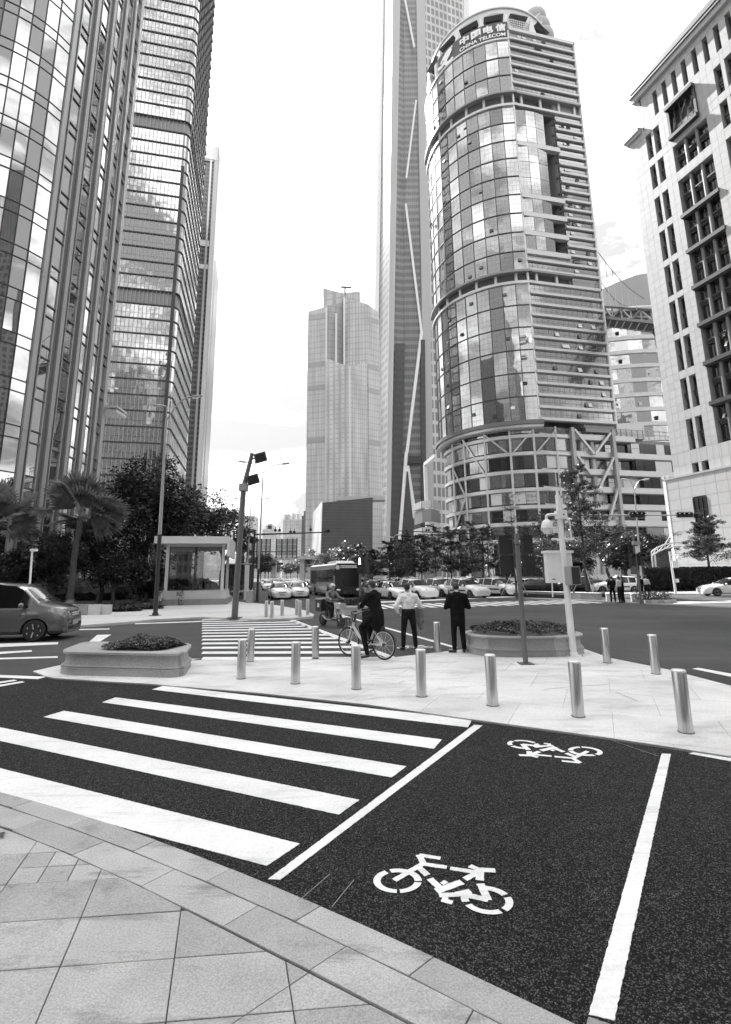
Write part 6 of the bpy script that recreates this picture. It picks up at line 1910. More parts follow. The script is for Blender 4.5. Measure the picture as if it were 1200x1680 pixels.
# white arched canopy truss in front of the stone tower
Yc = 52.0
ac = thing('arched_canopy', 'white arched truss canopy behind the clipped hedge', 'canopy', (XO(1072,Yc),Yc,.12)); ORG[ac.name] = np.zeros(3)
ox = XO(1072,Yc)
pts0 = [(float(P(x,y,Yc)[0])-ox, 0, ZA(x,y,Yc)) for x, y in ((1070,914),(1080,907),(1092,902),(1105,899),(1118,898))]
pts1 = [(x,y,z+.42) for x,y,z in pts0]
obj('arch', MB().tube(pts0,.07,6), M['white_panel'], ac); obj('arch', MB().tube(pts1,.07,6), M['white_panel'], ac)
for i in range(4):
    obj('web', MB().bar(pts0[i],pts1[i+1],.06), M['white_panel'], ac); obj('web', MB().bar(pts1[i],pts0[i],.06), M['white_panel'], ac)
for x in (1072,1077):
    xx = float(P(x,930,Yc)[0])-ox; obj('post', MB().tube([(xx,0,0),(xx,0,ZA(x,912,Yc))],.08,8), M['white_panel'], ac)
obj('strut', MB().bar(pts1[2],(pts1[3][0],0,pts1[3][2]+.9),.05), M['white_panel'], ac)
# ------------------------------------------------------------------ trees and shrubs
def leaves_mesh(name, centers, radii, per, size, m, seed, flat=1.0, up=.3, squash=(1,1,1)):
    rg = np.random.RandomState(seed)
    K = len(centers); n = K*per
    cen = np.repeat(np.array(centers), per, axis=0); rad = np.repeat(np.array(radii), per)
    d = rg.normal(size=(n,3)); d /= np.linalg.norm(d, axis=1)[:,None]
    rr = rg.uniform(0,1,n)**.45
    off = d*(rad*rr)[:,None]; off[:,2] *= flat
    c = cen+off
    a = rg.normal(size=(n,3)); a[:,2] *= .5; a /= np.linalg.norm(a, axis=1)[:,None]
    nrm = rg.normal(size=(n,3)); nrm[:,2] += up*3; 
    b = np.cross(nrm, a); b /= np.linalg.norm(b, axis=1)[:,None]
    s = size*rg.uniform(.6,1.35,n)
    v = np.empty((n,4,3))
    v[:,0] = c-a*s[:,None]*.5; v[:,1] = c+b*s[:,None]*.27; v[:,2] = c+a*s[:,None]*.55; v[:,3] = c-b*s[:,None]*.27
    me = bpy.data.meshes.new(name)
    me.vertices.add(n*4); me.vertices.foreach_set('co', v.reshape(-1))
    me.loops.add(n*4); me.loops.foreach_set('vertex_index', np.arange(n*4, dtype=np.int32))
    me.polygons.add(n); me.polygons.foreach_set('loop_start', np.arange(0,n*4,4,dtype=np.int32))
    me.materials.append(m); me.update(); me.validate()
    return me
def limb(mb, a, b, r0, r1, rg, n=4, wob=.12):
    a, b = np.array(a, float), np.array(b, float); L = np.linalg.norm(b-a)
    pts = [a+(b-a)*f+(rg.normal(size=3)*wob*L*.25*math.sin(math.pi*f)) for f in np.linspace(0,1,n+1)]
    mb.tube([tuple(p) for p in pts], list(np.linspace(r0,r1,n+1)), 7)
def broadleaf(name, label, x, y, h, rx, rz, seed, m, K=46, per=190, size=.22, trunk=.22, z0=.1, group=None, cz=None, clump=.30, fork=.35):
    rg = np.random.RandomState(seed)
    t = thing(name, label, 'tree', (x, y, z0), 0, group); ORG[t.name] = np.zeros(3)
    czz = (h-rz) if cz is None else cz
    cs, rs = [], []
    for k in range(K):
        d = rg.normal(size=3); d /= np.linalg.norm(d)
        r = rg.uniform(.35,.92)
        p = np.array([d[0]*rx*r, d[1]*rx*r, czz+d[2]*rz*r])
        if p[2] < h*.22: p[2] = h*.22+rg.uniform(0,.5)
        cs.append(p); rs.append(rx*clump*rg.uniform(.6,1.25))
    link_mesh('crown', leaves_mesh('crown', cs, rs, per, size, m, seed+1, .75), t)
    mb = MB(); top = np.array([rg.normal()*.2, rg.normal()*.2, h*fork])
    limb(mb, (0,0,-.05), top, trunk, trunk*.75, rg)
    obj('trunk', mb, M['bark'], t, smooth=True)
    br = MB()
    for k in rg.permutation(K)[:14]: limb(br, top*rg.uniform(.8,1.0), cs[k], trunk*.4, trunk*.08, rg)
    obj('branches', br, M['bark'], t, smooth=True, kind='stuff')
    return t
def pos(px, Y): return XO(px, Y, 950), Y
def H(px, py, Y): return ZA(px, py, Y)
# left side: dark trees between the curved tower and the kiosk
x, y = pos(232, 39); broadleaf('broad_tree', 'tall broad dark tree with glossy leaves behind the kerbside street lamp', x, y, H(232,744,39)-.1, 4.4, 4.2, 11, M['leaf_dark'], K=70, per=260, size=.26)
x, y = pos(300, 46); broadleaf('broad_tree', 'dark tree standing over the metro entrance, right of the tallest tree', x, y, H(300,800,46)-.1, 4.3, 3.6, 12, M['leaf_dark'], K=60, per=240, size=.26)
x, y = pos(362, 58); broadleaf('broad_tree', 'lighter loose tree beyond the right end of the metro entrance roof', x, y, H(362,808,58)-.1, 4.0, 3.6, 13, M['leaf_mid'], K=40, per=170, size=.28)
x, y = pos(398, 76); broadleaf('broad_tree', 'small loose tree behind the floodlight pole at the street corner', x, y, H(398,855,76)-.1, 2.6, 3.0, 14, M['leaf_mid'], K=26, per=120, size=.3)
x, y = pos(165, 36); broadleaf('broad_tree', 'dark bushy tree right of the fan palm in the tower garden', x, y, H(165,850,36)-.1, 3.0, 2.4, 15, M['leaf_dark'], K=46, per=220, size=.2)
x, y = pos(88, 31); broadleaf('bushy_tree', 'round bushy dark tree under the fan palm beside the curved tower', x, y, H(88,866,31)-.1, 2.0, 1.9, 16, M['leaf_mid'], K=44, per=260, size=.15, trunk=.16, clump=.34)
x, y = pos(20, 30); broadleaf('bushy_tree', 'dark bush at the left picture edge behind the van roof', x, y, H(20,900,30)-.1, 1.9, 1.2, 17, M['leaf_dark'], K=34, per=180, size=.16, trunk=.12)
x, y = pos(190, 32.5); broadleaf('bushy_tree', 'low dark bush left of the kerbside street lamp', x, y, H(190,905,32.5)-.1, 2.0, 1.2, 18, M['leaf_dark'], K=36, per=200, size=.16, trunk=.12)
x, y = pos(240, 35.5); broadleaf('bushy_tree', 'dark bush at the left end of the metro entrance', x, y, H(240,920,35.5)-.1, 1.8, 1.2, 19, M['leaf_dark'], K=30, per=180, size=.18, trunk=.12)
# low planting along the garden edge
def shrub(label, px, Y, w, d, h, n, size, m, seed, name='shrub', z0=.1, group=None):
    cx = XO(px, Y, 970)
    rg0 = np.random.RandomState(seed); bumps = [(rg0.uniform(-w,w)*.7, rg0.uniform(-d,d)*.7, rg0.uniform(.5,1.0), rg0.uniform(.3,.6)) for _ in range(7)]
    def ins(rg):
        u, v = rg.uniform(-1,1), rg.uniform(-1,1)
        return None if u*u+v*v > 1 else (cx+u*w, Y+v*d)
    def zz(a, b, rg):
        u, v = (a-cx)/w, (b-Y)/d
        e = max(.12, 1-(u*u+v*v)*.8)
        bb = max(q[2]*math.exp(-(((a-cx-q[0])/(w*q[3]))**2+((b-Y-q[1])/(d*q[3]))**2)) for q in bumps)
        return z0+h*e*(.35+.65*bb)*rg.uniform(.02,1)**.6
    lh = leaf_heap(ins, zz, n, size, seed)
    lh.ball((cx, Y, z0+h*.22), 1.0, 8, (w*.86, d*.8, h*.42))
    o = obj(name, lh, m)
    return tag(o, label, 'shrub', group)
shrub('low dark shrubs behind the nose of the grey van', 110, 28.0, 1.9, .8, .8, 1600, .12, M['leaf_dark'], 21)
shrub('pale leaved small shrub above the low garden wall', 116, 27.0, .45, .4, 1.2, 420, .12, M['leaf_light'], 22)
shrub('dark spiky ground cover between garden wall and street lamp', 190, 29.2, 1.6, .7, .6, 1400, .16, M['leaf_dark'], 23)
shrub('low dark shrubs behind the kerbside street lamp', 235, 31.0, 1.3, .7, .75, 1100, .14, M['leaf_dark'], 24)
shrub('dark shrubs at the far left edge behind the van', 20, 27.0, 2.2, .9, 1.0, 1500, .13, M['leaf_dark'], 25)
for i, (px, Y, w, h, lab) in enumerate(((120,43,5.5,3.0,'tall dark shrubbery below the curved tower behind the fan palm'),(205,46,5.0,3.0,'tall dark shrubbery behind the tallest broad tree'),(285,52,5.5,3.2,'tall dark shrubbery behind the metro entrance'),(20,40,5,3.0,'tall dark shrubbery under the left fan palm'))):
    shrub(lab, px, Y, w, 1.5, h, 2600, .2, M['leaf_dark'], 600+i)
gw = thing('garden_wall', 'low rough stone wall edging the planted garden behind the van', 'wall', (XO(100,26.2,985), 26.2, .1)); ORG[gw.name] = np.zeros(3)
for k in range(7): obj('stone_block', MB().cbox((-2.1+k*.62,k*.06,.26),(.60,.32,.52+.02*(k % 3)),.1), M['granite_dark'] if k % 2 else M['light_concrete'], gw)
for k in range(4): obj('stone_block', MB().cbox((2.1+k*.5,.5+k*.05,.24),(.48,.3,.5)), M['light_concrete'], gw) if k == 0 else None

# fan palm
def fan_leaf(L, rg, nseg=20, spread=2.5):
    mb = MB()
    for k in range(nseg):
        a = -spread/2+spread*k/(nseg-1)
        l = L*(.86+.14*math.cos(a*1.1))*rg.uniform(.94,1.05)
        w = L*spread/nseg*.95
        d = np.array([math.sin(a), math.cos(a), 0]); n = np.array([math.cos(a), -math.sin(a), 0])
        droop = rg.uniform(.03,.14)*L; fold = .06*L*abs(a)
        p0 = d*L*.06; p1 = d*l*.62+np.array([0,0,-fold*.3]); p2 = d*l+np.array([0,0,-droop-fold])
        mb.add([tuple(p0-n*w*.12),tuple(p1-n*w*.5),tuple(p2),tuple(p1+n*w*.5),tuple(p0+n*w*.12),tuple(p1+np.array([0,0,w*.4]))],[(0,1,5),(1,2,5),(2,3,5),(3,4,5),(4,0,5)])
    return mb
def fan_palm(label, px, Y, pyc, L, n, seed, z0=.1):
    rg = np.random.RandomState(seed); x = XO(px, Y, 950)
    t = thing('fan_palm', label, 'palm tree', (x, Y, z0)); ORG[t.name] = np.zeros(3)
    zc = ZA(px, pyc, Y)-z0
    mb = MB(); limb(mb, (0,0,0), (.1,.05,zc), .2, .16, rg, 8, .03); obj('trunk', mb, M['bark'], t, smooth=True)
    ms = [fan_leaf(L, rg).mesh('frond_blade', M['leaf_palm']) for _ in range(4)]
    for k in range(n):
        az = 2*math.pi*k/n*2.4+rg.uniform(-.3,.3); el = R(rg.uniform(-28,88))
        pl = L*rg.uniform(.3,.85)
        d = Vector((math.cos(az)*math.cos(el), math.sin(az)*math.cos(el), math.sin(el)))
        a = Vector((.1,.05,zc)); b = a+d*pl
        st = obj('frond_stem', MB().tube([tuple(a),tuple(a+d*pl*.5+Vector((0,0,.06))),tuple(b)],[.035,.025,.015],6), M['bark_light'], t)
        tip = (d+Vector((0,0,-.05))).normalized()
        side = tip.cross(Vector((0,0,1))).normalized(); side = Matrix.Rotation(rg.uniform(-1.1,1.1), 3, tip) @ side; nz = side.cross(tip).normalized()
        Mx = Matrix((side, tip, nz)).transposed().to_4x4(); Mx.translation = b
        f = link_mesh('frond', ms[k % 4], t); f.matrix_local = Mx
    return t
fan_palm('fan palm with big splayed leaves in front of the curved glass tower', 118, 30.0, 848, 1.75, 22, 31)
fan_palm('fan palm half outside the left picture edge', -22, 28.0, 860, 1.6, 14, 32)

# tiered street trees: horizontal branches carrying small leaves
def tiered(label, px, Y, ptop, w, seed, m='leaf_mid', tiers=7, per=46, size=.13, dens=1.0, z0=.05, lowest=.34, stakes=0, group='young tiered street trees', trunk=.075):
    rg = np.random.RandomState(seed); x = XO(px, Y, 950); h = ZA(px, ptop, Y)-z0
    t = thing('tiered_tree', label, 'tree', (x, Y, z0), 0, group); ORG[t.name] = np.zeros(3)
    mb = MB(); mb.tube([(0,0,-.05),(rg.normal()*.06,0,h*.5),(0,0,h)],[trunk*1.2,trunk*.8,.012],7); obj('trunk', mb, M['bark'], t, smooth=True)
    br = MB(); cs, rs = [], []
    for k in range(tiers):
        f = k/(tiers-1); z = h*(lowest+(1-lowest)*.97*f)
        r = w*(1-.62*f**2.2)*rg.uniform(.75,1.1)
        nb_ = int(5 if f < .7 else 4)
        a0 = rg.uniform(0,6.28)
        for j in range(nb_):
            a = a0+2*math.pi*j/nb_+rg.uniform(-.5,.5); rr = r*rg.uniform(.45,1.15); z = h*(lowest+(1-lowest)*.97*f)+rg.normal()*h*.025
            asc = rg.uniform(.12,.5); e = np.array([math.cos(a)*rr, math.sin(a)*rr, z+rr*asc])
            br.tube([(0,0,z),tuple(e*np.array([.5,.5,1])+np.array([0,0,-.04])),tuple(e)],[.03,.02,.006],5)
            for q in (.4,.62,.82,1.0):
                p = np.array([e[0]*q, e[1]*q, z+rr*asc*q+.05]); s_ = rr*.20
                for _ in range(2): cs.append(p+rg.normal(size=3)*np.array([s_,s_,.13])); rs.append(max(.22,rr*.24))
    obj('branches', br, M['bark'], t, smooth=True, kind='stuff')
    link_mesh('crown', leaves_mesh('crown', cs, rs, max(6,int(per*dens)), size, M[m], seed+3, .5, .5), t)
    if stakes:
        for k in range(stakes):
            a = 2*math.pi*k/stakes+.6
            obj('stake', MB().tube([(math.cos(a)*1.25,math.sin(a)*.9,.2),(math.cos(a)*.05,math.sin(a)*.05,2.35)],.035,6), M['metal_panel'], t)
        obj('tie', MB().lathe([(.1,2.2),(.11,2.28)],8), M['dark_metal'], t)
    return t
TR = [(612,66,905,2.3,'leaf_mid',1.0,'dense tiered tree left of the middle mast arm end'),(640,58,893,2.2,'leaf_dark',1.0,'tiered tree below the foot of the tapering tower'),
      (668,70,880,2.4,'leaf_dark',1.0,'tiered tree behind the man in the white shirt'),(693,56,884,2.1,'leaf_dark',.8,'tiered tree left of the columned podium'),
      (716,64,870,2.4,'leaf_dark',.8,'tiered tree in front of the first podium column'),(742,55,872,2.3,'leaf_dark',.8,'staked tiered tree above the man in the black suit'),
      (775,62,862,2.5,'leaf_dark',.7,'tiered tree in front of the podium braces'),(803,52,866,2.3,'leaf_dark',.7,'staked tiered tree between the suited man and the dark signal heads'),
      (893,60,850,2.6,'leaf_dark',.9,'tiered tree left of the white camera pole top'),(912,54,880,2.2,'leaf_dark',.9,'low tiered tree behind the white control box')]
for i, (px, Y, pt, w, m, dn, lab) in enumerate(TR):
    tiered(lab, px, Y, pt, w, 100+i*7, m, 7, 40, .14, dn, stakes=3 if i in (3,5,7) else 0)
tiered('nearly bare young tiered tree standing above the dark signal heads', 846, 41, 815, 1.9, 201, 'leaf_mid', 7, 16, .09, .6, stakes=3, lowest=.3)
tiered('tall tiered tree with flat leaf layers right of the white camera pole', 962, 43, 772, 2.6, 205, 'leaf_mid', 9, 60, .12, 1.1, stakes=3, lowest=.28, trunk=.12)
tiered('flat topped tiered tree in front of the stone tower base', 1166, 51, 850, 2.9, 211, 'leaf_mid', 6, 90, .13, 1.2, lowest=.42, trunk=.12, group=None)
# dark planting behind the taxis and before the podium
for i, (px, Y, pt, rx, lab) in enumerate(((1000,62,858,2.9,'dark round tree left of the arched canopy'),(1030,58,872,2.6,'dark drooping tree behind the signal mast arm'),(1068,64,868,3.0,'dark tree against the dark podium glass'),
                                         (945,64,884,2.6,'dark tree right of the white control box'),(830,72,896,2.4,'dark tree behind the bare young tree'),(760,78,902,2.6,'dark tree mass behind the taxi roofs'),(660,84,905,2.8,'dark tree behind the tiered row in the middle'))):
    x, y = pos(px, Y); broadleaf('dark_tree', lab, x, y, H(px,pt,Y)-.1, rx, 2.2, 300+i, M['leaf_dark'], K=40, per=150, size=.26)
for i, (px, Y, w, h, lab) in enumerate(((820,50,2.6,1.9,'dark shrubs behind the rightmost waiting taxi'),(885,50,2.6,2.1,'dark shrubs behind the left one of the two passing taxis'),(960,52,3.2,2.2,'dark shrubs behind the right one of the two passing taxis'),
                                      (1030,54,3,2.3,'tall dark shrubs left of the clipped hedge'),(740,66,3.2,1.8,'dark shrubs behind the middle taxis'),(680,70,3.2,1.7,'dark shrubs behind the leftmost taxis'))):
    shrub(lab, px, Y, w, 1.2, h, 1800, .17, M['leaf_dark'], 400+i, z0=.05)
# clipped hedge
hy0 = 50.0; hx0, hx1 = XO(1058,hy0,950), XO(1230,hy0,950)
hd_ = thing('hedge', 'long clipped dark hedge along the pavement before the stone tower', 'hedge', (hx0,hy0,.12)); ORG[hd_.name] = np.zeros(3)
hh_ = ZA(1130,931,hy0)-.12
obj('core', MB().box(.2,hx1-hx0-.2,.25,1.3,0,hh_-.2), M['soil'], hd_)
rg = np.random.RandomState(77); mb = MB()
for i in range(7500):
    fce = rg.uniform()
    if fce < .72: c = np.array([rg.uniform(0,hx1-hx0), rg.uniform(-.05,.28), rg.uniform(.02,hh_)])
    else: c = np.array([rg.uniform(0,hx1-hx0), rg.uniform(0,1.5), hh_+rg.uniform(-.2,.06)])
    s_ = rg.uniform(.06,.13); d = rg.normal(size=3); d /= np.linalg.norm(d); e = np.cross(d,[.3,.5,.9]); e /= np.linalg.norm(e)
    mb.add([c-d*s_,c+e*s_*.5,c+d*s_,c-e*s_*.5],[(0,1,2,3)])
obj('foliage', mb, M['leaf_dark'], hd_, kind='stuff')
# pale far trees along the street
def far_trees():
    base = broadleaf('street_tree', 'x', 0, 0, 8.5, 3.6, 2.8, 500, M['leaf_light'], K=30, per=90, size=.42, trunk=.14)
    base2 = broadleaf('street_tree', 'x', 0, 0, 8.0, 3.4, 2.7, 510, M['leaf_mid'], K=30, per=90, size=.42, trunk=.14)
    spots = []
    for i, (px, Y) in enumerate(((598,92),(583,100),(570,112),(556,124),(541,135),(527,150),(514,168),(500,190),(489,215),(478,245),(428,130),(434,165),(440,205),(446,250),(452,300),(470,280))):
        spots.append((px, Y))
    for i, (px, Y) in enumerate(spots):
        src = base if 2 <= i < 9 else base2
        first = (i == 2) or (i == 0)
        o = src if first else dup(src, (0,0,0))
        o.location = (XO(px, Y, 945), Y, 0); o.rotation_euler = (0,0,i*1.3); s_ = .85+.25*rnd.random()+ (.25 if Y > 160 else 0); o.scale = (s_,s_,s_)
        o['group'] = 'pale trees lining the far street'; o['label'] = 'pale leafy tree in the row lining the far street'
far_trees()
# ------------------------------------------------------------------ vehicles
def paint_mat(name, v, metal=0.0, rough=.25, coat=.6): return mat(name, v, rough, metal, .5, coat=coat)
M['car_white'] = paint_mat('white_car_paint', .72)
M['car_grey'] = paint_mat('grey_car_paint', .12, .3, .25, 1.0)
M['car_silver'] = paint_mat('silver_car_paint', .5, .5, .3)
M['car_dark'] = paint_mat('dark_car_paint', .03)
M['car_glass'] = mat('car_glass', .008, .06, 0, .5)
M['van_windscreen'] = glass_mat('van_windscreen', .03, .30, .03)
M['plate'] = mat('number_plate', .35, .5)
M['trim'] = mat('dark_car_trim', .02, .5)

def lerp(pts, x):
    pts = sorted(pts); xs = [p[0] for p in pts]; ys = [p[1] for p in pts]
    return float(np.interp(x, xs, ys))
_WHEELS = {}
def wheel_meshes(r, w, spokes=7):
    key = (r, w, spokes)
    if key not in _WHEELS:
        ty = MB().lathe([(r*.66,-w/2),(r*.9,-w/2),(r,-w*.36),(r,w*.36),(r*.9,w/2),(r*.66,w/2)], 28, axis='Y')
        rim = MB().lathe([(r*.62,-.0),(r*.68,-w*.46),(r*.64,-w*.50),(r*.62,-w*.30)], 28, axis='Y')
        for k in range(spokes):
            a = 2*math.pi*k/spokes
            rim.bar((math.cos(a)*r*.1,-w*.36,math.sin(a)*r*.1),(math.cos(a)*r*.64,-w*.44,math.sin(a)*r*.64),.03,r*.17)
        rim.lathe([(0,-w*.42),(r*.14,-w*.41),(r*.15,-w*.30)],12,axis='Y')
        disc = MB().lathe([(r*.64,w*.2),(r*.64,-w*.12),(0,-w*.12)],20,axis='Y')
        _WHEELS[key] = (ty.mesh('tyre', M['rubber'], None, True), rim.mesh('rim', M['alloy'], None, True), disc.mesh('hub', M['trim']))
    return _WHEELS[key]
def make_car(name, label, cat, sp):
    t = thing(name, label, cat)
    W, xf, xr, ra, rw = sp['W'], sp['xf'], sp['xr'], sp['arch'], sp['wheel']
    xs = set()
    for k in ('top','belt','w','wr'): xs |= {p[0] for p in sp[k]}
    for a, b in sp['side']: xs |= {a, b}
    xs |= set(sp['ws'])|set(sp['rw'])
    for xc in (xf, xr):
        for f in (-1,-.92,-.7,-.4,0,.4,.7,.92,1): xs.add(round(xc+ra*f, 4))
    lo, hi = min(p[0] for p in sp['top']), max(p[0] for p in sp['top'])
    xs = sorted(x for x in xs if lo-1e-6 <= x <= hi+1e-6)
    out = [xs[0]]
    for x in xs[1:]:
        if x-out[-1] > .012: out.append(x)
    xs = out
    zc = rw
    rings = []
    for x in xs:
        top, belt, w, wr = (lerp(sp[k], x) for k in ('top','belt','w','wr'))
        w, wr = w*W/2, wr*W/2
        zb = sp.get('zb', .2)+lerp(sp.get('lift',[(lo,0),(hi,0)]), x)
        ar = 0
        for xc in (xf, xr):
            if abs(x-xc) < ra: ar = max(ar, zc-.02+math.sqrt(max(0, ra*ra-(x-xc)**2)))
        z1 = max(zb, ar); z2 = max(zb+.1, ar+.012); z3 = max((zb+belt)/2+.06, z2+.05)
        z4 = max(belt-.05, z3+.02); z5 = max(belt, z4+.02); z6 = max(top-sp.get('drop',.07), z5+.004); z7 = max(top-.02, z6+.003); z8 = max(top, z7+.002)
        flare = .012 if ar else 0
        rings.append([(0,z1),(w*.86,z1),(w*.975+flare,z2),(w+flare*.5,z3),(w*.985,z4),(w*.955,z5),(wr,z6),(wr*.84,z7),(0,z8)])
    parts = {'body': MB(), 'windscreen': MB(), 'rear_window': MB(), 'side_window': MB(), 'roof': MB()}
    grids = {}
    def vert(part, i, j, s):
        key = (part, i, j, s if j not in (0, 8) else 1)
        if key not in grids:
            y, z = rings[i][j]; parts[part].v.append((xs[i], s*y, z)); grids[key] = len(parts[part].v)-1
        return grids[key]
    for i in range(len(xs)-1):
        xm = (xs[i]+xs[i+1])/2
        for s in (1,-1):
            for j in range(8):
                part = 'body'
                if j == 5 and any(a < xm < b for a, b in sp['side']): part = 'side_window'
                if j in (6,7) and sp['ws'][1] < xm < sp['ws'][0]: part = 'windscreen'
                if j in (6,7) and sp['rw'][0] < xm < sp['rw'][1]: part = 'rear_window'
                q = [vert(part,i,j,s), vert(part,i+1,j,s), vert(part,i+1,j+1,s), vert(part,i,j+1,s)]
                parts[part].f.append(tuple(q if s < 0 else q[::-1]))
    for i, rev in ((0,False),(len(xs)-1,True)):
        loop = [vert('body',i,j,1) for j in range(9)]+[vert('body',i,j,-1) for j in range(7,0,-1)]
        parts['body'].f.append(tuple(loop[::-1] if rev else loop))
    obj('body', parts['body'], sp['paint'], t, smooth=True, angle=32)
    obj('windscreen', parts['windscreen'], sp.get('wsmat', M['car_glass']), t, smooth=True)
    if parts['rear_window'].f: obj('rear_window', parts['rear_window'], M['car_glass'], t, smooth=True)
    if parts['side_window'].f:
        for s, nm in ((1,'side_window'),(-1,'side_window')):
            mb = MB(); mb.v = parts['side_window'].v
            mb.f = [f for f in parts['side_window'].f if s*parts['side_window'].v[f[0]][1] > 0]
            obj(nm, mb, M['car_glass'], t, smooth=True)
    obj('underbody', MB().box(lo+.3,hi-.3,-W*.36,W*.36,sp.get('zb',.2)+.02,zc+ra*.8), M['black'], t)
    ty, rim, hub = wheel_meshes(rw, sp.get('ww',.21), sp.get('spokes',7))
    for xc in (xf, xr):
        for s in (1,-1):
            wh = link_mesh('wheel', ty, t, (xc, s*(W/2-sp.get('ww',.21)/2-.015), rw), (0,0,0 if s < 0 else math.pi))
            link_mesh('rim', rim, wh); link_mesh('hub', hub, wh)
    # front and rear fittings
    xF, xR = hi, lo
    wf = lambda x: lerp(sp['w'], x)*W/2
    for s in (1,-1):
        hx, hz = sp['hl']; hw = sp.get('hlw', .36)
        yo = wf(hx)*.93
        pts = [(hx+.02, s*yo, hz-.03),(min(xF-.02,hx+.30), s*(yo-hw), hz-.07),(min(xF-.04,hx+.26), s*(yo-hw), hz+.05),(hx-.22, s*(yo+.035), hz+.13),(hx-.20, s*(yo+.045), hz+.03)]
        c = np.mean(pts, axis=0)
        hlm = MB(); bk = [(p[0]-.14, p[1]*.93, p[2]) for p in pts]
        hlm.solid(pts if s < 0 else pts[::-1], bk if s < 0 else bk[::-1]); obj('headlight', hlm, M['lens'], t)
        tz = sp.get('tlz', .85)
        obj('tail_light', MB().cbox((xR+.05, s*wf(xR)*.82, tz),(.12,.26,.2)), M['grey_metal'], t)
        mx_ = sp['mir']
        mi = obj('mirror', MB().ball((mx_, s*(W/2+.10), lerp(sp['belt'],mx_)+.09), .12, 8, (.7,.9,.75)), sp['paint'], t, smooth=True)
        obj('arm', MB().cbox((mx_+.03, s*(W/2+.01), lerp(sp['belt'],mx_)+.03),(.07,.14,.05)), M['trim'], mi)
        for hxx in sp.get('handles', []): obj('handle', MB().cbox((hxx, s*(wf(hxx)*.99+.012), lerp(sp['belt'],hxx)-.12),(.2,.03,.035)), sp['paint'] if not sp.get('chrome') else M['chrome'], t)
        for dx in sp.get('seams', []):
            mb = MB(); zz = np.linspace(sp.get('zb',.2)+.12, lerp(sp['belt'],dx)-.01, 5)
            k = min(range(len(xs)), key=lambda q: abs(xs[q]-dx)); rg_ = rings[k]
            pr = [(p[1], p[0]) for p in rg_[2:6]]
            mb.tube([(dx, s*(np.interp(z,[q[0] for q in pr],[q[1] for q in pr])+.001), z) for z in zz], .006, 5)
            obj('door_seam', mb, M['black'], t)
        obj('fog_lamp', MB().lathe([(.0,.0),(.055,.0),(.06,-.05)],10,(xF-.03-.10, s*wf(xF-.1)*.74, sp.get('fogz',.36)),axis='X'), M['lens'], t)
        if sp.get('strip'):
            x0_, x1_ = sp['strip']; zz = lerp(sp['belt'],0)-.33
            obj('side_stripe', MB().cbox(((x0_+x1_)/2, s*(W/2*.995+.006), zz),(x1_-x0_,.02,.11)), M['trim'], t)
    g = sp['grille']
    gm = MB(); 
    obj('grille', MB().cbox((g[0], 0, g[1]), (.06, g[2], g[3]), 0, 0, -.15), sp.get('gmat', M['trim']), t)
    for k in range(g[4] if len(g) > 4 else 0):
        obj('grille_bar', MB().cbox((g[0]+.035, 0, g[1]-g[3]/2+g[3]*(k+.7)/(g[4]+.4)), (.03, g[2]*.96, .028)), M['chrome'], t)
    obj('emblem', MB().lathe([(0,.02),(.055,.015),(.06,0)],12,(g[0]+.04,0,g[1]),axis='X'), M['chrome'], t)
    lg = sp['intake']; obj('intake', MB().cbox((lg[0],0,lg[1]),(.06,lg[2],lg[3])), M['trim'], t)
    obj('number_plate', MB().cbox((lg[0]+.05,0,lg[1]+lg[3]*.5),(.02,.44,.13)), M['plate'], t)
    obj('number_plate', MB().cbox((xR-.012,0,.72),(.02,.44,.13)), M['plate'], t)
    wsx = sp['ws'][0]
    for yy in (-.05,.5):
        obj('wiper', MB().bar((wsx+.02,yy,lerp(sp['top'],wsx)+.015),(wsx-.10,yy-.5,lerp(sp['top'],wsx-.10)+.02),.02), M['black'], t)
    if sp.get('sign'):
        sx = sp['sign']; z = lerp(sp['top'], sx)
        sg_ = obj('roof_sign', MB().solid([(sx-.09,-.36,z-.01),(sx+.09,-.36,z-.01),(sx+.05,-.32,z+.13),(sx-.05,-.32,z+.13)],[(sx-.09,.36,z-.01),(sx+.09,.36,z-.01),(sx+.05,.32,z+.13),(sx-.05,.32,z+.13)]), M['white_panel'], t)
        obj('sign_panel', MB().cbox((sx+.075,0,z+.06),(.01,.5,.07),0,0,-.28), M['metal_panel'], sg_)
    return t

S_TAXI = dict(W=1.82, xf=1.42, xr=-1.41, arch=.385, wheel=.335, spokes=8, paint=M['car_white'], zb=.2,
  top=[(2.27,.60),(2.24,.72),(2.10,.86),(1.8,.95),(1.35,1.05),(1.02,1.10),(.30,1.52),(.0,1.60),(-.7,1.63),(-1.5,1.57),(-2.0,1.38),(-2.16,1.05),(-2.28,.85),(-2.3,.6)],
  belt=[(2.27,.55),(2.2,.66),(1.9,.78),(1.0,.93),(-1.6,1.0),(-2.3,.8)],
  w=[(2.27,.66),(2.2,.80),(2.0,.92),(1.6,.985),(0,1.0),(-1.7,.98),(-2.15,.88),(-2.3,.74)],
  wr=[(2.27,.6),(1.8,.82),(1.02,.86),(.5,.76),(0,.70),(-1.2,.69),(-2.0,.66),(-2.3,.62)],
  side=[(.92,.06),(.0,-.95),(-1.02,-1.62)], ws=(1.02,.26), rw=(-2.14,-1.62), hl=(2.0,.76), grille=(2.21,.56,1.02,.34), gmat=M['grey_metal'], intake=(2.2,.30,1.2,.12),
  mir=.78, handles=[-.15,-1.0], seams=[.98,-.0], sign=-.15, tlz=1.0, strip=(-1.0,.95))
S_TAXI['side'] = [tuple(sorted(q)) for q in S_TAXI['side']]
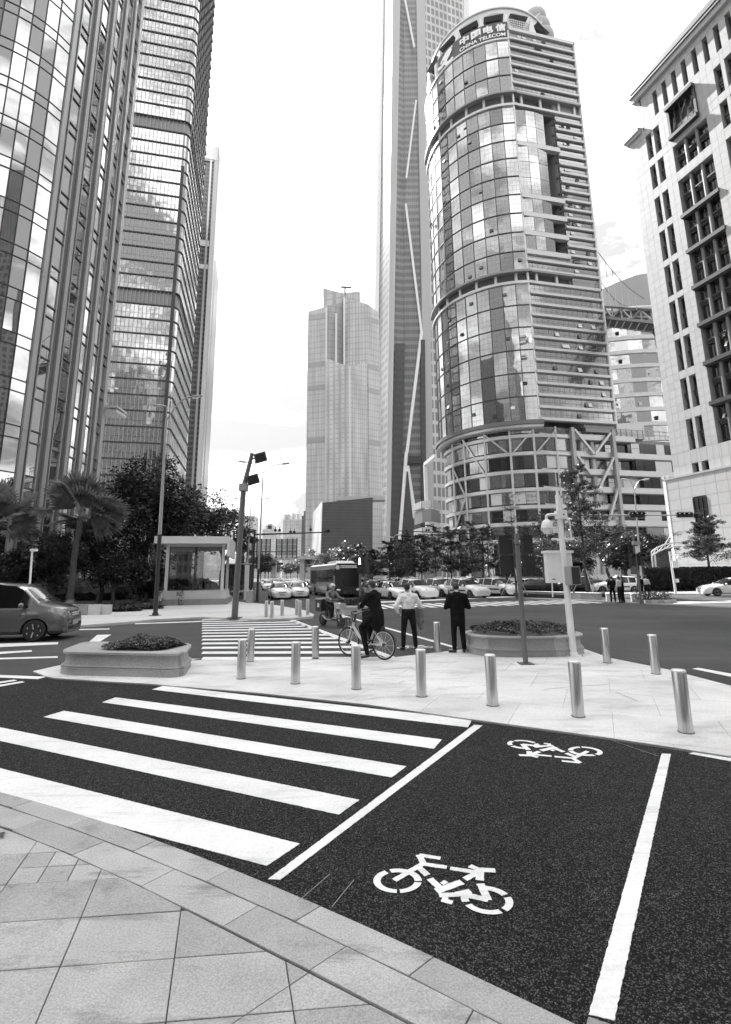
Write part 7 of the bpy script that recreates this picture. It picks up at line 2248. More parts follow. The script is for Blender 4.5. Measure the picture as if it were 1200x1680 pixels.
S_SEDAN = dict(W=1.78, xf=1.36, xr=-1.32, arch=.37, wheel=.32, spokes=9, paint=M['car_white'], zb=.18,
  top=[(2.28,.52),(2.26,.64),(2.12,.76),(1.7,.87),(1.15,.96),(.95,.99),(.10,1.40),(-.3,1.47),(-.9,1.44),(-1.55,1.12),(-1.75,1.04),(-2.15,1.02),(-2.26,.85),(-2.3,.55)],
  belt=[(2.28,.48),(2.2,.60),(1.9,.72),(.95,.86),(-1.4,.93),(-2.3,.8)],
  w=[(2.28,.62),(2.2,.78),(2.0,.90),(1.6,.97),(0,1.0),(-1.7,.97),(-2.15,.88),(-2.3,.74)],
  wr=[(2.28,.55),(1.8,.80),(.95,.86),(.4,.74),(0,.68),(-1.0,.66),(-1.6,.74),(-2.3,.66)],
  side=[(-.05,.80),(-.92,-.12),(-1.35,-1.0)], ws=(.95,.06), rw=(-1.6,-.92), hl=(2.02,.66), grille=(2.235,.60,.6,.11,2), intake=(2.24,.33,1.1,.16),
  mir=.68, handles=[-.2,-1.0], seams=[.9,-.08], tlz=.88)
S_VAN = dict(W=1.80, xf=1.45, xr=-1.40, arch=.40, wheel=.335, spokes=7, paint=M['car_grey'], wsmat=M['van_windscreen'], zb=.22,
  top=[(2.32,.60),(2.30,.82),(2.18,1.0),(1.9,1.10),(1.6,1.16),(1.46,1.20),(.98,1.66),(.76,1.78),(.2,1.84),(-1.7,1.85),(-2.0,1.70),(-2.12,1.5),(-2.25,1.0),(-2.3,.6)],
  belt=[(2.32,.55),(2.25,.74),(1.9,.90),(1.2,1.03),(-1.6,1.06),(-2.3,.95)],
  w=[(2.32,.68),(2.25,.82),(2.05,.93),(1.6,.985),(0,1.0),(-1.7,.99),(-2.2,.92),(-2.3,.82)],
  wr=[(2.32,.62),(1.9,.82),(1.46,.90),(1.0,.86),(.7,.84),(-1.6,.83),(-2.1,.80),(-2.3,.76)],
  side=[(.10,1.24),(-1.0,-.02),(-1.9,-1.1)], ws=(1.46,.86), rw=(-2.22,-1.98), hl=(2.02,.83), hlw=.34, grille=(2.27,.80,.62,.18,2), intake=(2.29,.42,1.1,.2), drop=.06,
  mir=1.06, handles=[.22,-.85], seams=[1.18,.0], chrome=True, fogz=.45)

def put(o, px, py, ang, label=None, Y=None):
    g = G(px, py, 0) if Y is None else np.array([XO(px, Y, py), Y, 0])
    o.location = (g[0], g[1], 0); o.rotation_euler = (0,0,ang)
    if label: o['label'] = label
    return o
van = make_car('van', 'dark grey passenger van driving in from the left picture edge', 'van', S_VAN)
obj('roof_rail', MB().tube([(.2,-.62,1.78),(.0,-.64,1.82),(-1.6,-.64,1.82),(-1.8,-.62,1.78)],.022,6), M['mid_metal'], van)
obj('side_marker', MB().cbox((1.12,-.905,.86),(.10,.02,.03)), M['lens'], van)
gw_ = G(76, 1052.5, 0); va = R(10)
van.location = (gw_[0]-1.45*math.cos(va)-.55, gw_[1]-1.45*math.sin(va)+.80, 0); van.rotation_euler = (0,0,va)

taxi = make_car('taxi', 'x', 'taxi', S_TAXI)
hood_m = MB()
FWD = math.atan2(-SV[1], -SV[0])                # towards us along the far street
TX = [(706,983.5,.30,'white taxi facing us between the white shirted man and the suited man'),
      (846,978.5,.36,'white taxi at the right end of the waiting row, partly behind the dark pole'),
      (792,981.5,.33,'white taxi directly right of the head of the suited man'),
      (745,979.5,.30,'white taxi half hidden behind the taxi left of the suited man'),
      (690,968.0,.26,'taxi in the second row, only its roof and sign seen over the front taxis'),
      (788,967.0,.28,'taxi in the second row behind the suited man, only its roof seen')]
for i, (px, py, da, lab) in enumerate(TX):
    o = taxi if i == 0 else dup(taxi, (0,0,0))
    put(o, px, py, FWD+da, lab); o['group'] = 'white taxis waiting at the junction'
    v = Vector((math.cos(FWD+da), math.sin(FWD+da), 0)); o.location -= v*2.0
for px, py, lab in ((945,972,'white taxi crossing behind the white camera pole, seen from its left side'),(1012,973,'white taxi passing behind the people at the far median')):
    o = dup(taxi, (0,0,0), 0, lab, 'white taxis passing on the right carriageway'); put(o, px, py, R(168), lab)
sedan = make_car('car', 'x', 'car', S_SEDAN)
put(sedan, 452, 984, FWD+.06, 'white saloon car driving towards us in the left lane'); sedan.location.y += 2.0
o = dup(sedan, (0,0,0), 0, 'white saloon car entering at the right picture edge', None); put(o, 1206, 978, R(172)); o.location.y += .5
silver = [('silver saloon car waiting behind the man on the shared bicycle', 662, 984, .24), ('pale saloon car behind the pale planter and pedestrian signal', 588, 978, .15), ('pale saloon car behind the heads of the two men at the bicycle', 632, 975, .2),
          ('white saloon car in the second row behind the cyclist', 648, 967, .2)]
def repaint(o, m):
    for ch in o.children:
        if ch.data and ch.data.materials and ch.data.materials[0] and ch.data.materials[0].name == 'white_car_paint':
            ch.data = ch.data.copy(); ch.data.materials[0] = m
for lab, px, py, da in silver:
    o = dup(sedan, (0,0,0), 0, lab, 'saloon cars waiting at the junction'); put(o, px, py, FWD+da)
    v = Vector((math.cos(FWD+da), math.sin(FWD+da), 0)); o.location -= v*2.0
o = dup(sedan, (0,0,0), 0, 'light car mostly hidden behind the oval planter pole and taxi row', None)
put(o, 735, 966, FWD+.2); o['group'] = 'saloon cars waiting at the junction'; o['label'] = 'white saloon car in the second row above the shoulder of the suited man'
for i, (px, Y, kind, da, lab) in enumerate(((612,47,'s',.16,'white saloon car in the second row left of the cyclist head'),(668,56,'t',.2,'taxi far back in the waiting crowd above the white shirt'),(628,60,'s',.15,'white saloon car far back between the pedestrian signal and the cyclist'),
        (722,54,'t',.24,'taxi far back between the two standing men'),(756,52,'s',.2,'white saloon car just above the head of the suited man'),(815,50,'t',.28,'taxi in the second row right of the suited man'),(870,52,'s',.3,'white saloon car behind the dark signal pole'),(596,66,'t',.12,'taxi far back beside the rear of the bus'))):
    o = dup(taxi if kind == 't' else sedan, (0,0,0), 0, lab, 'cars waiting farther back at the junction'); put(o, px, 960, FWD+da, Y=Y)
    if i in (0, 4): repaint(o, M['car_silver'])
dark = dup(sedan, (0,0,0), 0, 'dark car in the oncoming queue beside the white saloon', 'cars queueing in the far street'); put(dark, 497, 966, FWD, Y=58.0); repaint(dark, M['car_dark'])
Q = [(478,52,'white'),(487,66,'white'),(470,78,'white'),(461,92,'dark'),(480,84,'white'),(452,110,'white'),(466,112,'white'),(476,104,'dark'),(441,74,'white'),(446,135,'white'),(458,138,'white'),(490,48,'white'),(436,98,'white'),(470,150,'white'),(452,165,'white')]
dsc = {'white':'white car in the oncoming queue far down the street','dark':'dark car in the oncoming queue far down the street'}
for i, (px, Y, kind) in enumerate(Q):
    src = dark if kind == 'dark' else sedan
    o = dup(src, (0,0,0), 0, dsc[kind], 'cars queueing in the far street'); put(o, px, 955, FWD, Y=Y)
q1 = [o for o in SC.objects if o.get('group') == 'cars queueing in the far street' and o.location.y < 53]
for o, l in zip(sorted(q1, key=lambda o: o.location.y), ('white car right beside the bus in the oncoming queue','white car second in the oncoming queue left of the bus')): o['label'] = l

# bus
M['bus_side'] = paint_mat('pale_bus_paint', .38)
M['bus_glass'] = mat('bus_glass', .006, .08, 0, .4)
bus = thing('bus', 'city bus with a big dark windscreen and white destination board stopped at the junction', 'bus')
BL, BW_, BH = 10.8, 2.5, 3.05
prof = [(-1.25,.35),(-1.25,2.6),(-1.19,2.92),(-1.0,3.05),(1.0,3.05),(1.19,2.92),(1.25,2.6),(1.25,.35)]
n_ = len(prof)
mb = MB(); mb.v = [(BL/2-.06,y,z) for y,z in prof]+[(-BL/2,y,z) for y,z in prof]
mb.f = [tuple(range(n_)), tuple(range(n_,2*n_))[::-1]]+[(i,i+n_,(i+1) % n_+n_,(i+1) % n_) for i in range(n_)]
obj('body', mb, M['bus_side'], bus, smooth=True, angle=30)
fr_ = MB(); pf_ = [(-1.24,.95),(-1.24,2.6),(-1.16,2.90),(-1.0,2.99),(1.0,2.99),(1.16,2.90),(1.24,2.6),(1.24,.95)]
fr_.solid([(BL/2+.08-.10*(z-.9)/2,y,z) for y,z in pf_],[(BL/2-.05,y,z) for y,z in pf_]); obj('windscreen', fr_, M['bus_glass'], bus)
obj('bumper', MB().box(BL/2-.1,BL/2+.1,-1.25,1.25,.33,.94), M['trim'], bus)
obj('destination_board', MB().box(BL/2-.04,BL/2+.045,-.72,.98,2.62,2.86), M['white_panel'], bus)  # white face stands in for the board's light
rd = MB()
for k in range(16): rd.box(BL/2+.045,BL/2+.055,-.66+k*.10,-.60+k*.10,2.66+.05*(k % 3),2.80-.03*(k % 2))
obj('board_dots', rd, M['grey_metal'], bus, kind='stuff')
obj('route_disc', MB().lathe([(0,.02),(.2,.018),(.21,0)],18,(BL/2+.03,-1.0,2.68),axis='X'), M['white_panel'], bus)
obj('roof_unit', MB().solid([(1.4,-.95,3.03),(4.6,-.95,3.03),(4.1,-.8,3.3),(1.8,-.8,3.3)],[(1.4,.95,3.03),(4.6,.95,3.03),(4.1,.8,3.3),(1.8,.8,3.3)]), M['white_panel'], bus)
for s in (1,-1):
    for k in range(6): obj('side_window', MB().box(-4.9+k*1.66,-3.35+k*1.66,s*1.23,s*1.262,1.15,2.5) if s > 0 else MB().box(-4.9+k*1.66,-3.35+k*1.66,-1.262,-1.23,1.15,2.5), M['bus_glass'], bus)
    obj('headlight', MB().ball((BL/2+.07,s*.92,.68),.17,8,(.5,1.3,.7)), M['lens'], bus, smooth=True)
    obj('mirror', MB().box(BL/2+.2,BL/2+.34,s*1.42-.09,s*1.42+.09,1.95,2.4).bar((BL/2,s*1.15,2.85),(BL/2+.27,s*1.42,2.4),.04), M['trim'], bus)
    ty, rim, hub = wheel_meshes(.48,.28,10)
    for xc in (2.9,-2.9):
        obj('wheel_arch', MB().lathe([(.62,0),(.62,.02),(0,.02)],18,(xc,s*1.255-(.01 if s > 0 else .01),.5),0,math.pi,'Y'), M['black'], bus)
        wh = link_mesh('wheel', ty, bus, (xc,s*1.13,.48),(0,0,0 if s < 0 else math.pi)); link_mesh('rim', rim, wh); link_mesh('hub', hub, wh)
obj('door', MB().box(3.6,4.7,-1.265,-1.24,.45,2.55), M['bus_glass'], bus)
obj('wiper', MB().bar((BL/2+.12,-.3,1.0),(BL/2+.06,-.5,1.7),.03), M['black'], bus)
bx = XO(562, 46.0, 985); bus.location = (bx+SV[0]*BL/2, 46.0+SV[1]*BL/2, 0); bus.rotation_euler = (0,0,FWD+.10)
obj('lower_skirt', MB().box(-BL/2,BL/2-.1,-1.24,1.24,.22,.4), M['trim'], bus)

# ------------------------------------------------------------------ bicycles
M['bike_frame'] = mat('bike_frame_white', .62, .35)
M['bike_dark'] = mat('bike_parts_dark', .03, .5)
def make_bike(detail=True):
    t = thing('bicycle', 'x', 'bicycle')
    R_ = .335; xf, xr = .53, -.53
    def ring_(xc, r, rr, n=28): return MB().tube([(xc+r*math.cos(2*math.pi*k/n),0,R_+r*math.sin(2*math.pi*k/n)) for k in range(n+1)], rr, 7, cap=False)
    for xc in (xf, xr):
        w = obj('wheel', ring_(xc, R_-.018, .019), M['rubber'], t, smooth=True)
        obj('rim', ring_(xc, R_-.045, .010), M['steel'], w, smooth=True)
        sp_ = MB()
        for k in range(10):
            a = 2*math.pi*k/10; sp_.bar((xc,0,R_),(xc+(R_-.05)*math.cos(a),0,R_+(R_-.05)*math.sin(a)),.004)
        obj('spokes', sp_, M['steel'], w, kind='stuff')
        obj('hub', MB().lathe([(.025,-.06),(.04,-.02),(.04,.02),(.025,.06)],8,(xc,0,R_),axis='Y'), M['bike_dark'], w)
        mg = MB(); n = 9; a0, a1 = (.55,2.1) if xc == xf else (.5,2.9)
        for k in range(n):
            a = a0+(a1-a0)*k/(n-1)
            for dy in (-.03,.03): mg.v.append((xc+(R_+.025)*math.cos(a),dy,R_+(R_+.025)*math.sin(a)))
        mg.f = [(2*k,2*k+2,2*k+3,2*k+1) for k in range(n-1)]
        obj('mudguard', mg, M['bike_dark'] if xc == xr else M['bike_frame'], t)
    head, bb, seat = (.36,0,.78), (-.12,0,.32), (-.30,0,.72)
    obj('frame', MB().tube([(.38,0,.70),(.20,0,.48),(-.02,0,.34),bb],[.034,.036,.036,.034],8).tube([bb,seat],.028,8).tube([bb,(xr,.05,R_)],.022,6).tube([bb,(xr,-.05,R_)],.022,6).tube([(-.26,0,.62),(xr,.05,R_)],.016,6).tube([(-.26,0,.62),(xr,-.05,R_)],.016,6), M['bike_frame'], t, smooth=True)
    obj('chain_guard', MB().cbox((-.32,-.06,.335),(.46,.03,.09)), M['bike_frame'], t)
    obj('fork', MB().tube([(.36,0,.80),(.41,0,.66)],.03,8).tube([(.41,.05,.68),(.45,.055,.5),(xf,.055,R_)],.017,6).tube([(.41,-.05,.68),(.45,-.055,.5),(xf,-.055,R_)],.017,6), M['bike_frame'], t, smooth=True)
    hb = obj('handlebar', MB().tube([(.36,0,.80),(.30,0,.98)],.02,8).tube([(.10,.30,1.08),(.22,.27,1.06),(.30,.15,1.0),(.30,0,.98),(.30,-.15,1.0),(.22,-.27,1.06),(.10,-.30,1.08)],.014,7), M['bike_dark'], t, smooth=True)
    for s in (1,-1): obj('grip', MB().tube([(.02,s*.31,1.085),(.14,s*.295,1.075)],.021,8), M['black'], hb, smooth=True)
    obj('seat_post', MB().tube([seat,(-.335,0,.86)],.016,7), M['steel'], t)
    obj('saddle', MB().ball((-.37,0,.89),.13,9,(1.05,.75,.32)).ball((-.24,0,.895),.075,8,(1.3,.5,.4)), M['black'], t, smooth=True)
    bk = MB()
    x0_, x1_, z0, z1 = .44,.74,.66,.88
    for zz in (z0,(z0+z1)/2,z1):
        pts = [(x0_,-.17,zz),(x1_,-.19,zz),(x1_,.19,zz),(x0_,.17,zz),(x0_,-.17,zz)]
        for a, b in zip(pts[:-1],pts[1:]): bk.bar(a,b,.014)
    for k in range(5):
        y = -.18+.09*k; bk.bar((x1_,y,z0),(x1_,y,z1),.012); bk.bar((x0_,y,z0),(x1_,y,z0),.010)
    for k in range(4):
        x = x0_+.1*k
        for s in (-.175,.175): bk.bar((x,s,z0),(x,s,z1),.012)
    obj('basket', bk, M['bike_dark'], t, kind='stuff')
    cr = obj('crank', MB().lathe([(.09,-.05),(.09,-.035),(0,-.035)],14,bb,axis='Y').bar((bb[0],-.09,bb[2]),(bb[0]+.12,-.09,bb[2]-.11),.025).bar((bb[0],.09,bb[2]),(bb[0]-.12,.09,bb[2]+.11),.025), M['bike_dark'], t)
    for s, dx, dz in ((-1,.12,-.11),(1,-.12,.11)): obj('pedal', MB().cbox((bb[0]+dx,s*.14,bb[2]+dz),(.10,.09,.025)), M['black'], cr)
    obj('rear_lock', MB().cbox((xr+.02,0,.70),(.09,.07,.10)), M['bike_dark'], t)
    return t
bike = make_bike()
bf, brr = G(573.5,1077,0.02), G(629,1083.5,.02)
bang = math.atan2((bf-brr)[1], (bf-brr)[0])
bike.location = ((bf[0]+brr[0])/2, (bf[1]+brr[1])/2, ZI); bike.rotation_euler = (0,0,bang)
bike['label'] = 'white framed shared bicycle with a front basket ridden by a man in black'
for px, py, a, lab in ((283,990,1.35,'shared bicycle leaning left at the metro entrance plinth'),(304,990.5,1.75,'shared bicycle right of centre at the metro entrance plinth'),(263,992,1.5,'shared bicycle at the metro entrance half hidden by the street lamp')):
    g = G(px, py+2, .1); o = dup(bike, (g[0], g[1], .1), -a, lab, 'shared bicycles parked at the metro entrance'); o.rotation_euler = (.08,0,-a)
for k in range(18):
    px = 368+k*2.75; Y = 46.5+(.3*(k % 3))
    o = dup(bike, (XO(px,Y,975), Y, .1), -1.5+.2*rnd.uniform(-1,1), 'shared bicycle in the dense parked row before the plant covered wall', 'shared bicycles parked along the wall')
# ------------------------------------------------------------------ delivery scooter
sc_ = thing('scooter', 'electric delivery scooter with a dark box on the back crossing the far zebra', 'scooter')
r_ = .24
for xc in (.66,-.62):
    w = obj('wheel', MB().lathe([(r_*.62,-.05),(r_*.92,-.055),(r_,-.03),(r_,.03),(r_*.92,.055),(r_*.62,.05)],20,(xc,0,r_),axis='Y'), M['rubber'], sc_, smooth=True)
    obj('rim', MB().lathe([(r_*.6,-.03),(.0,-.04)],14,(xc,0,r_),axis='Y').lathe([(r_*.6,.03),(.0,.04)],14,(xc,0,r_),axis='Y'), M['grey_metal'], w, smooth=True)
obj('deck', MB().tube([(.5,0,.34),(.25,0,.26),(-.25,0,.26),(-.5,0,.42)],[.06,.08,.08,.10],8,sq=(1.6,.6)), M['mid_metal'], sc_, smooth=True)
obj('motor', MB().lathe([(.13,-.07),(.14,0),(.13,.07)],12,(-.62,0,r_),axis='Y'), M['dark_metal'], sc_)
obj('fork', MB().tube([(.66,.08,r_),(.60,.06,.55),(.52,0,.72)],.025,6).tube([(.66,-.08,r_),(.60,-.06,.55),(.52,0,.72)],.025,6), M['steel'], sc_)
obj('front_shield', MB().solid([(.55,-.16,.36),(.55,.16,.36),(.44,.14,.92),(.44,-.14,.92)],[(.49,-.16,.36),(.49,.16,.36),(.38,.14,.92),(.38,-.14,.92)]), M['car_silver'], sc_)
obj('mudguard', MB().tube([(.90,0,r_+.12),(.80,0,r_+.24),(.66,0,r_+.28),(.48,0,r_+.20)],.06,8,sq=(1.2,.4)), M['car_silver'], sc_, smooth=True)
hb = obj('handlebar', MB().tube([(.47,0,.72),(.40,0,1.0)],.025,8).tube([(.28,.34,1.04),(.36,.2,1.02),(.40,0,1.0),(.36,-.2,1.02),(.28,-.34,1.04)],.018,7), M['bike_dark'], sc_, smooth=True)
for s in (1,-1): obj('mirror', MB().tube([(.36,s*.22,1.03),(.42,s*.34,1.24)],.008,5).ball((.42,s*.36,1.28),.06,7,(.4,1.2,.8)), M['bike_dark'], hb)
obj('headlight', MB().ball((.52,0,.84),.09,8,(.6,1,1)), M['lens'], sc_, smooth=True)
obj('seat', MB().ball((-.16,0,.70),.2,9,(1.35,.75,.36)), M['black'], sc_, smooth=True)
obj('seat_base', MB().tube([(-.05,0,.28),(-.14,0,.62)],.09,8,sq=(1,.9)).tube([(-.30,0,.4),(-.30,0,.62)],.12,8), M['dark_metal'], sc_)
bx_ = obj('delivery_box', MB().cbox((-.62,0,.80),(.44,.46,.44)), M['dark_metal'], sc_)
obj('lid', MB().cbox((-.62,0,1.04),(.47,.49,.05)), M['mid_metal'], bx_); obj('label_plate', MB().cbox((-.62,-.235,.80),(.14,.01,.16)), M['white_panel'], bx_)
obj('rack', MB().bar((-.45,.15,.56),(-.85,.15,.56),.03).bar((-.45,-.15,.56),(-.85,-.15,.56),.03).bar((-.62,.1,.56),(-.62,.05,.3),.03), M['dark_metal'], sc_)
obj('front_basket', MB().cbox((.66,0,.80),(.24,.30,.20)), M['metal_panel'], sc_)
sF, sR = G(559,1029,0), G(530,1027,0)
sa = math.atan2((sF-sR)[1], (sF-sR)[0])-.28
scen = (sF+sR)/2
sc_.location = (scen[0], scen[1], 0); sc_.rotation_euler = (0,0,sa)
# ------------------------------------------------------------------ people
M['skin'] = mat('skin', .30, .5)
M['hair'] = mat('hair_black', .014, .45, noise=(60,.6,1.6))
def cloth(name, v): return mat(name, v, .9, 0, .12, noise=(7,.8,1.2), bump=(7,1.0,.05))
M['cl_black'] = cloth('black_cloth', .009); M['cl_trouser'] = cloth('dark_trousers', .018); M['cl_white'] = cloth('white_shirt_cloth', .78)
M['cl_grey'] = cloth('grey_jacket_cloth', .03); M['cl_mid'] = cloth('mid_grey_cloth', .2); M['cl_light'] = cloth('pale_cloth', .5)
M['shoe'] = mat('black_shoes', .012, .35)
def remesh(name, mb, m, parent, vox, sm=6):
    o = obj(name, mb, m, parent)
    md = o.modifiers.new('remesh', 'REMESH'); md.mode = 'VOXEL'; md.voxel_size = vox; md.use_smooth_shade = True
    s = o.modifiers.new('smooth', 'SMOOTH'); s.iterations = sm; s.factor = .5
    return o
def cap(mb, a, b, r0, r1, n=10, sq=None):
    a, b = np.array(a, float), np.array(b, float); t = b-a; L = np.linalg.norm(t) or 1e-6; t = t/L
    pts, rs = [], []
    for k in range(4):
        w = math.pi/2*(1-k/3.0); pts.append(tuple(a-t*r0*math.sin(w))); rs.append(max(.002, r0*math.cos(w)))
    for k in range(4):
        w = math.pi/2*(k/3.0); pts.append(tuple(b+t*r1*math.sin(w))); rs.append(max(.002, r1*math.cos(w)))
    mb.tube(pts, rs, n, True, sq)
def hand(mb, wrist, d, palm_n, s=1.0, curl=.5):
    d = np.array(d, float); d /= np.linalg.norm(d); pn = np.array(palm_n, float); pn -= d*np.dot(pn, d); pn /= np.linalg.norm(pn)
    side = np.cross(d, pn); w = np.array(wrist, float)
    pc = w+d*.05*s
    mb.ball(tuple(pc), .042*s, 8, (1,1,1))
    cap(mb, w, w+d*.085*s, .026*s, .03*s, 8)
    for k, (o_, L) in enumerate(((-.030,.065),(-.010,.075),(.010,.070),(.030,.055))):
        a = w+d*.085*s+side*o_*s; b = a+(d*math.cos(curl)+pn*math.sin(curl))*L*.55*s; c = b+(d*math.cos(curl*2.2)+pn*math.sin(curl*2.2))*L*.5*s
        cap(mb, a, b, .0105*s, .0095*s, 6); cap(mb, b, c, .0095*s, .008*s, 6)
    a = w+d*.03*s-side*.03*s; b = a+(d*.7-side*.6+pn*.3)*.045*s; c = b+(d*.9+pn*.4)*.03*s
    cap(mb, a, b, .013*s, .011*s, 6); cap(mb, b, c, .011*s, .009*s, 6)
def person(label, loc, rotz, J, top, bottom, hair=True, vox=.011, coat=0.0, group=None, sleeves=True, z0=None, helmet=False, girth=1.0, collar=None, long_coat=None):
    t = thing('person', label, 'person', loc, rotz, group); ORG[t.name] = np.zeros(3)
    g = girth
    pel, chest, neck, head = (np.array(J[k], float) for k in ('pelvis','chest','neck','head'))
    b = MB()
    cap(b, pel, chest, .125*g, .135*g, 12, (1.0,.72)); cap(b, chest, neck, .12*g, .06, 10, (1.1,.8))
    cap(b, neck, head-np.array([0,0,.02]), .055, .055, 10)
    fw = np.array(J.get('face', (0,1,0)), float); fw /= np.linalg.norm(fw)
    rt = np.cross(fw, (0,0,1)); rt /= np.linalg.norm(rt); upv = np.cross(rt, fw)
    def hp(x, y, z): return tuple(head+rt*x+fw*y+upv*z)
    b.ball(hp(0,-.008,.035), .092, 12, (.86,1.0,1.04)); b.ball(hp(0,.03,-.045), .066, 10, (.86,.9,1.0))
    cap(b, hp(0,.088,.02), hp(0,.104,-.012), .010, .014, 6)          # nose
    for s in (1,-1):
        cap(b, hp(s*.080,-.005,.018), hp(s*.078,0,-.018), .014, .010, 6)   # ears
        b.ball(hp(s*.032,.082,.026), .012, 6)                              # brow / eye
    cap(b, hp(-.018,.088,-.05), hp(.018,.088,-.05), .008, .008, 6)         # mouth
    tm, sm_ = MB(), MB()
    legs = MB()
    cap(tm, pel+np.array([0,0,.17 if not coat else -coat+.04]), chest, (.165+(.02 if coat else 0))*g, .185*g, 14, (1.0,.66))
    cap(tm, chest, chest+np.array([0,0,.10])*1.0, .185*g, .15*g, 14, (1.0,.62))
    cap(tm, chest+(neck-chest)*.55, neck-np.array([0,0,.015]), .10, .066, 10)
    cap(legs, pel+np.array([.03,0,.04]), pel+np.array([-.03,0,.04]), .155*g, .155*g, 12, (.8,1.0))
    for s, k in ((1,'r'),(-1,'l')):
        sh, el, wr = (np.array(J[q+k], float) for q in ('sh_','el_','wr_'))
        cap(b, sh, el, .05, .04, 8); cap(b, el, wr, .04, .027, 8)
        cap(tm, chest+np.array([0,0,.09])+(sh-chest-np.array([0,0,.09]))*.35, sh, .105*g, .078*g, 10)
        cap(tm, sh, el, .074*g, .06, 10)
        if sleeves: cap(tm, el, wr+(el-wr)*.10, .06, .043, 10)
        else: cap(tm, el+(sh-el)*.3, el+(sh-el)*.1, .06, .062, 10)
        dr = wr-el
        hand(b, wr, J.get('hd_'+k, dr), J.get('pn_'+k, (-s*.6,.4,0)), 1.0, J.get('curl', .6))
        hi, kn, an, to = (np.array(J[q+k], float) for q in ('hip_','kn_','an_','toe_'))
        cap(b, hi, kn, .075, .052, 8); cap(b, kn, an, .05, .036, 8); cap(b, an, to, .035, .03, 8)
        cap(legs, hi, kn, .098*g, .072, 12); cap(legs, kn, an+np.array([0,0,.03]), .072, .058, 12)
        sh_ = MB(); cap(sh_, an+np.array([0,0,-.035])+(an-to)*.12, to+np.array([0,0,-.012]), .046, .040, 10, (.9,.9))
        remesh('shoe', sh_, M['shoe'], t, .012, 3)
    remesh('body', b, M['skin'], t, .0085, 2)
    if long_coat: 
        cap(tm, pel+np.array([0,0,-.22]), pel, .19*g, .18*g, 14, (1.0,.8))
    remesh('top', tm, top, t, .015, 7)
    remesh('trousers', legs, bottom, t, .015, 6)
    if hair:
        hm = MB(); hm.ball(hp(0,-.022,.055), .098, 12, (.92,1.0,.92)); hm.ball(hp(0,-.052,.0), .078, 10, (.98,.75,1.0))
        remesh('hair', hm, M['hair'], t, .013, 2)
    if collar is not None:
        cm_ = MB(); cap(cm_, neck-np.array([0,0,.03]), neck+np.array([0,0,.015]), .070, .064, 12); obj('collar', cm_, collar, t, smooth=True)
    if helmet:
        hm = MB(); hm.ball(hp(0,-.01,.055), .128, 12, (.95,1.08,.86)); obj('helmet', hm, M['metal_panel'], t, smooth=True)
        obj('visor', MB().ball(hp(0,.08,.05), .06, 8, (1.4,.9,.35)), M['grey_metal'], t, smooth=True)
    return t
def stand(**kw):
    J = dict(pelvis=(0,0,.93), chest=(0,.01,1.26), neck=(0,.0,1.46), head=(0,.02,1.60), face=(0,1,0),
             sh_r=(.19,0,1.38), el_r=(.25,-.03,1.10), wr_r=(.23,.10,.88), sh_l=(-.19,0,1.38), el_l=(-.25,-.03,1.10), wr_l=(-.23,.10,.88),
             hip_r=(.09,0,.90), kn_r=(.11,.02,.50), an_r=(.12,-.02,.085), toe_r=(.14,.15,.045),
             hip_l=(-.09,0,.90), kn_l=(-.11,.02,.50), an_l=(-.12,-.02,.085), toe_l=(-.14,.15,.045))
    J.update(kw); return J
# man in the white shirt, seen from behind, hands at his hips, a jacket over his right arm
p = G(672, 1066.5, .0)
w1 = person('man in a white shirt and dark trousers standing with his back to us', (p[0],p[1],.0), R(6),
       stand(el_l=(-.36,-.06,1.12), wr_l=(-.27,.05,.95), el_r=(.35,.02,1.12), wr_r=(.30,.20,1.02), an_l=(-.16,-.02,.085), an_r=(.17,-.02,.085), kn_l=(-.14,.02,.50), kn_r=(.15,.02,.5), toe_l=(-.20,.13,.045), toe_r=(.22,.13,.045), head=(-.02,.04,1.60), face=(.05,1,-.12)),
       M['cl_white'], M['cl_trouser'], girth=1.06)
jk = MB()
for k, (x, y, z0, z1, r) in enumerate(((.33,.13,.62,1.04,.07),(.38,.16,.68,1.03,.07),(.29,.16,.70,1.05,.06),(.42,.12,.74,1.0,.05),(.35,.10,.54,.9,.05))): cap(jk, (x,y,z0), (x-.02,y,z1), r, r*.9, 10)
ja = remesh('jacket', jk, M['cl_mid'], None, .015, 8); ja.location = (p[0],p[1],0); ja.rotation_euler = (0,0,R(6))
tag(ja, 'grey jacket hanging over the arm of the man in the white shirt', 'jacket')
# man in the black suit looking down at his phone
p = G(754, 1071, ZI)
person('man in a black suit standing with head bowed, seen from behind', (p[0],p[1],ZI), R(4),
       stand(el_l=(-.30,.0,1.10), wr_l=(-.10,.22,1.14), el_r=(.30,.0,1.10), wr_r=(.10,.22,1.14), head=(0,.075,1.575), neck=(0,.02,1.46), face=(0,.85,-.55), toe_l=(-.22,.10,.045), an_r=(.13,.0,.085)),
       M['cl_black'], M['cl_black'], coat=.16, collar=M['cl_light'], girth=1.02)
ph = obj('phone', MB().cbox((p[0]-.02, p[1]+.29, ZI+1.2),(.075,.012,.15),0,-.7), M['black']); tag(ph, 'dark phone held by the man in the black suit', 'phone')
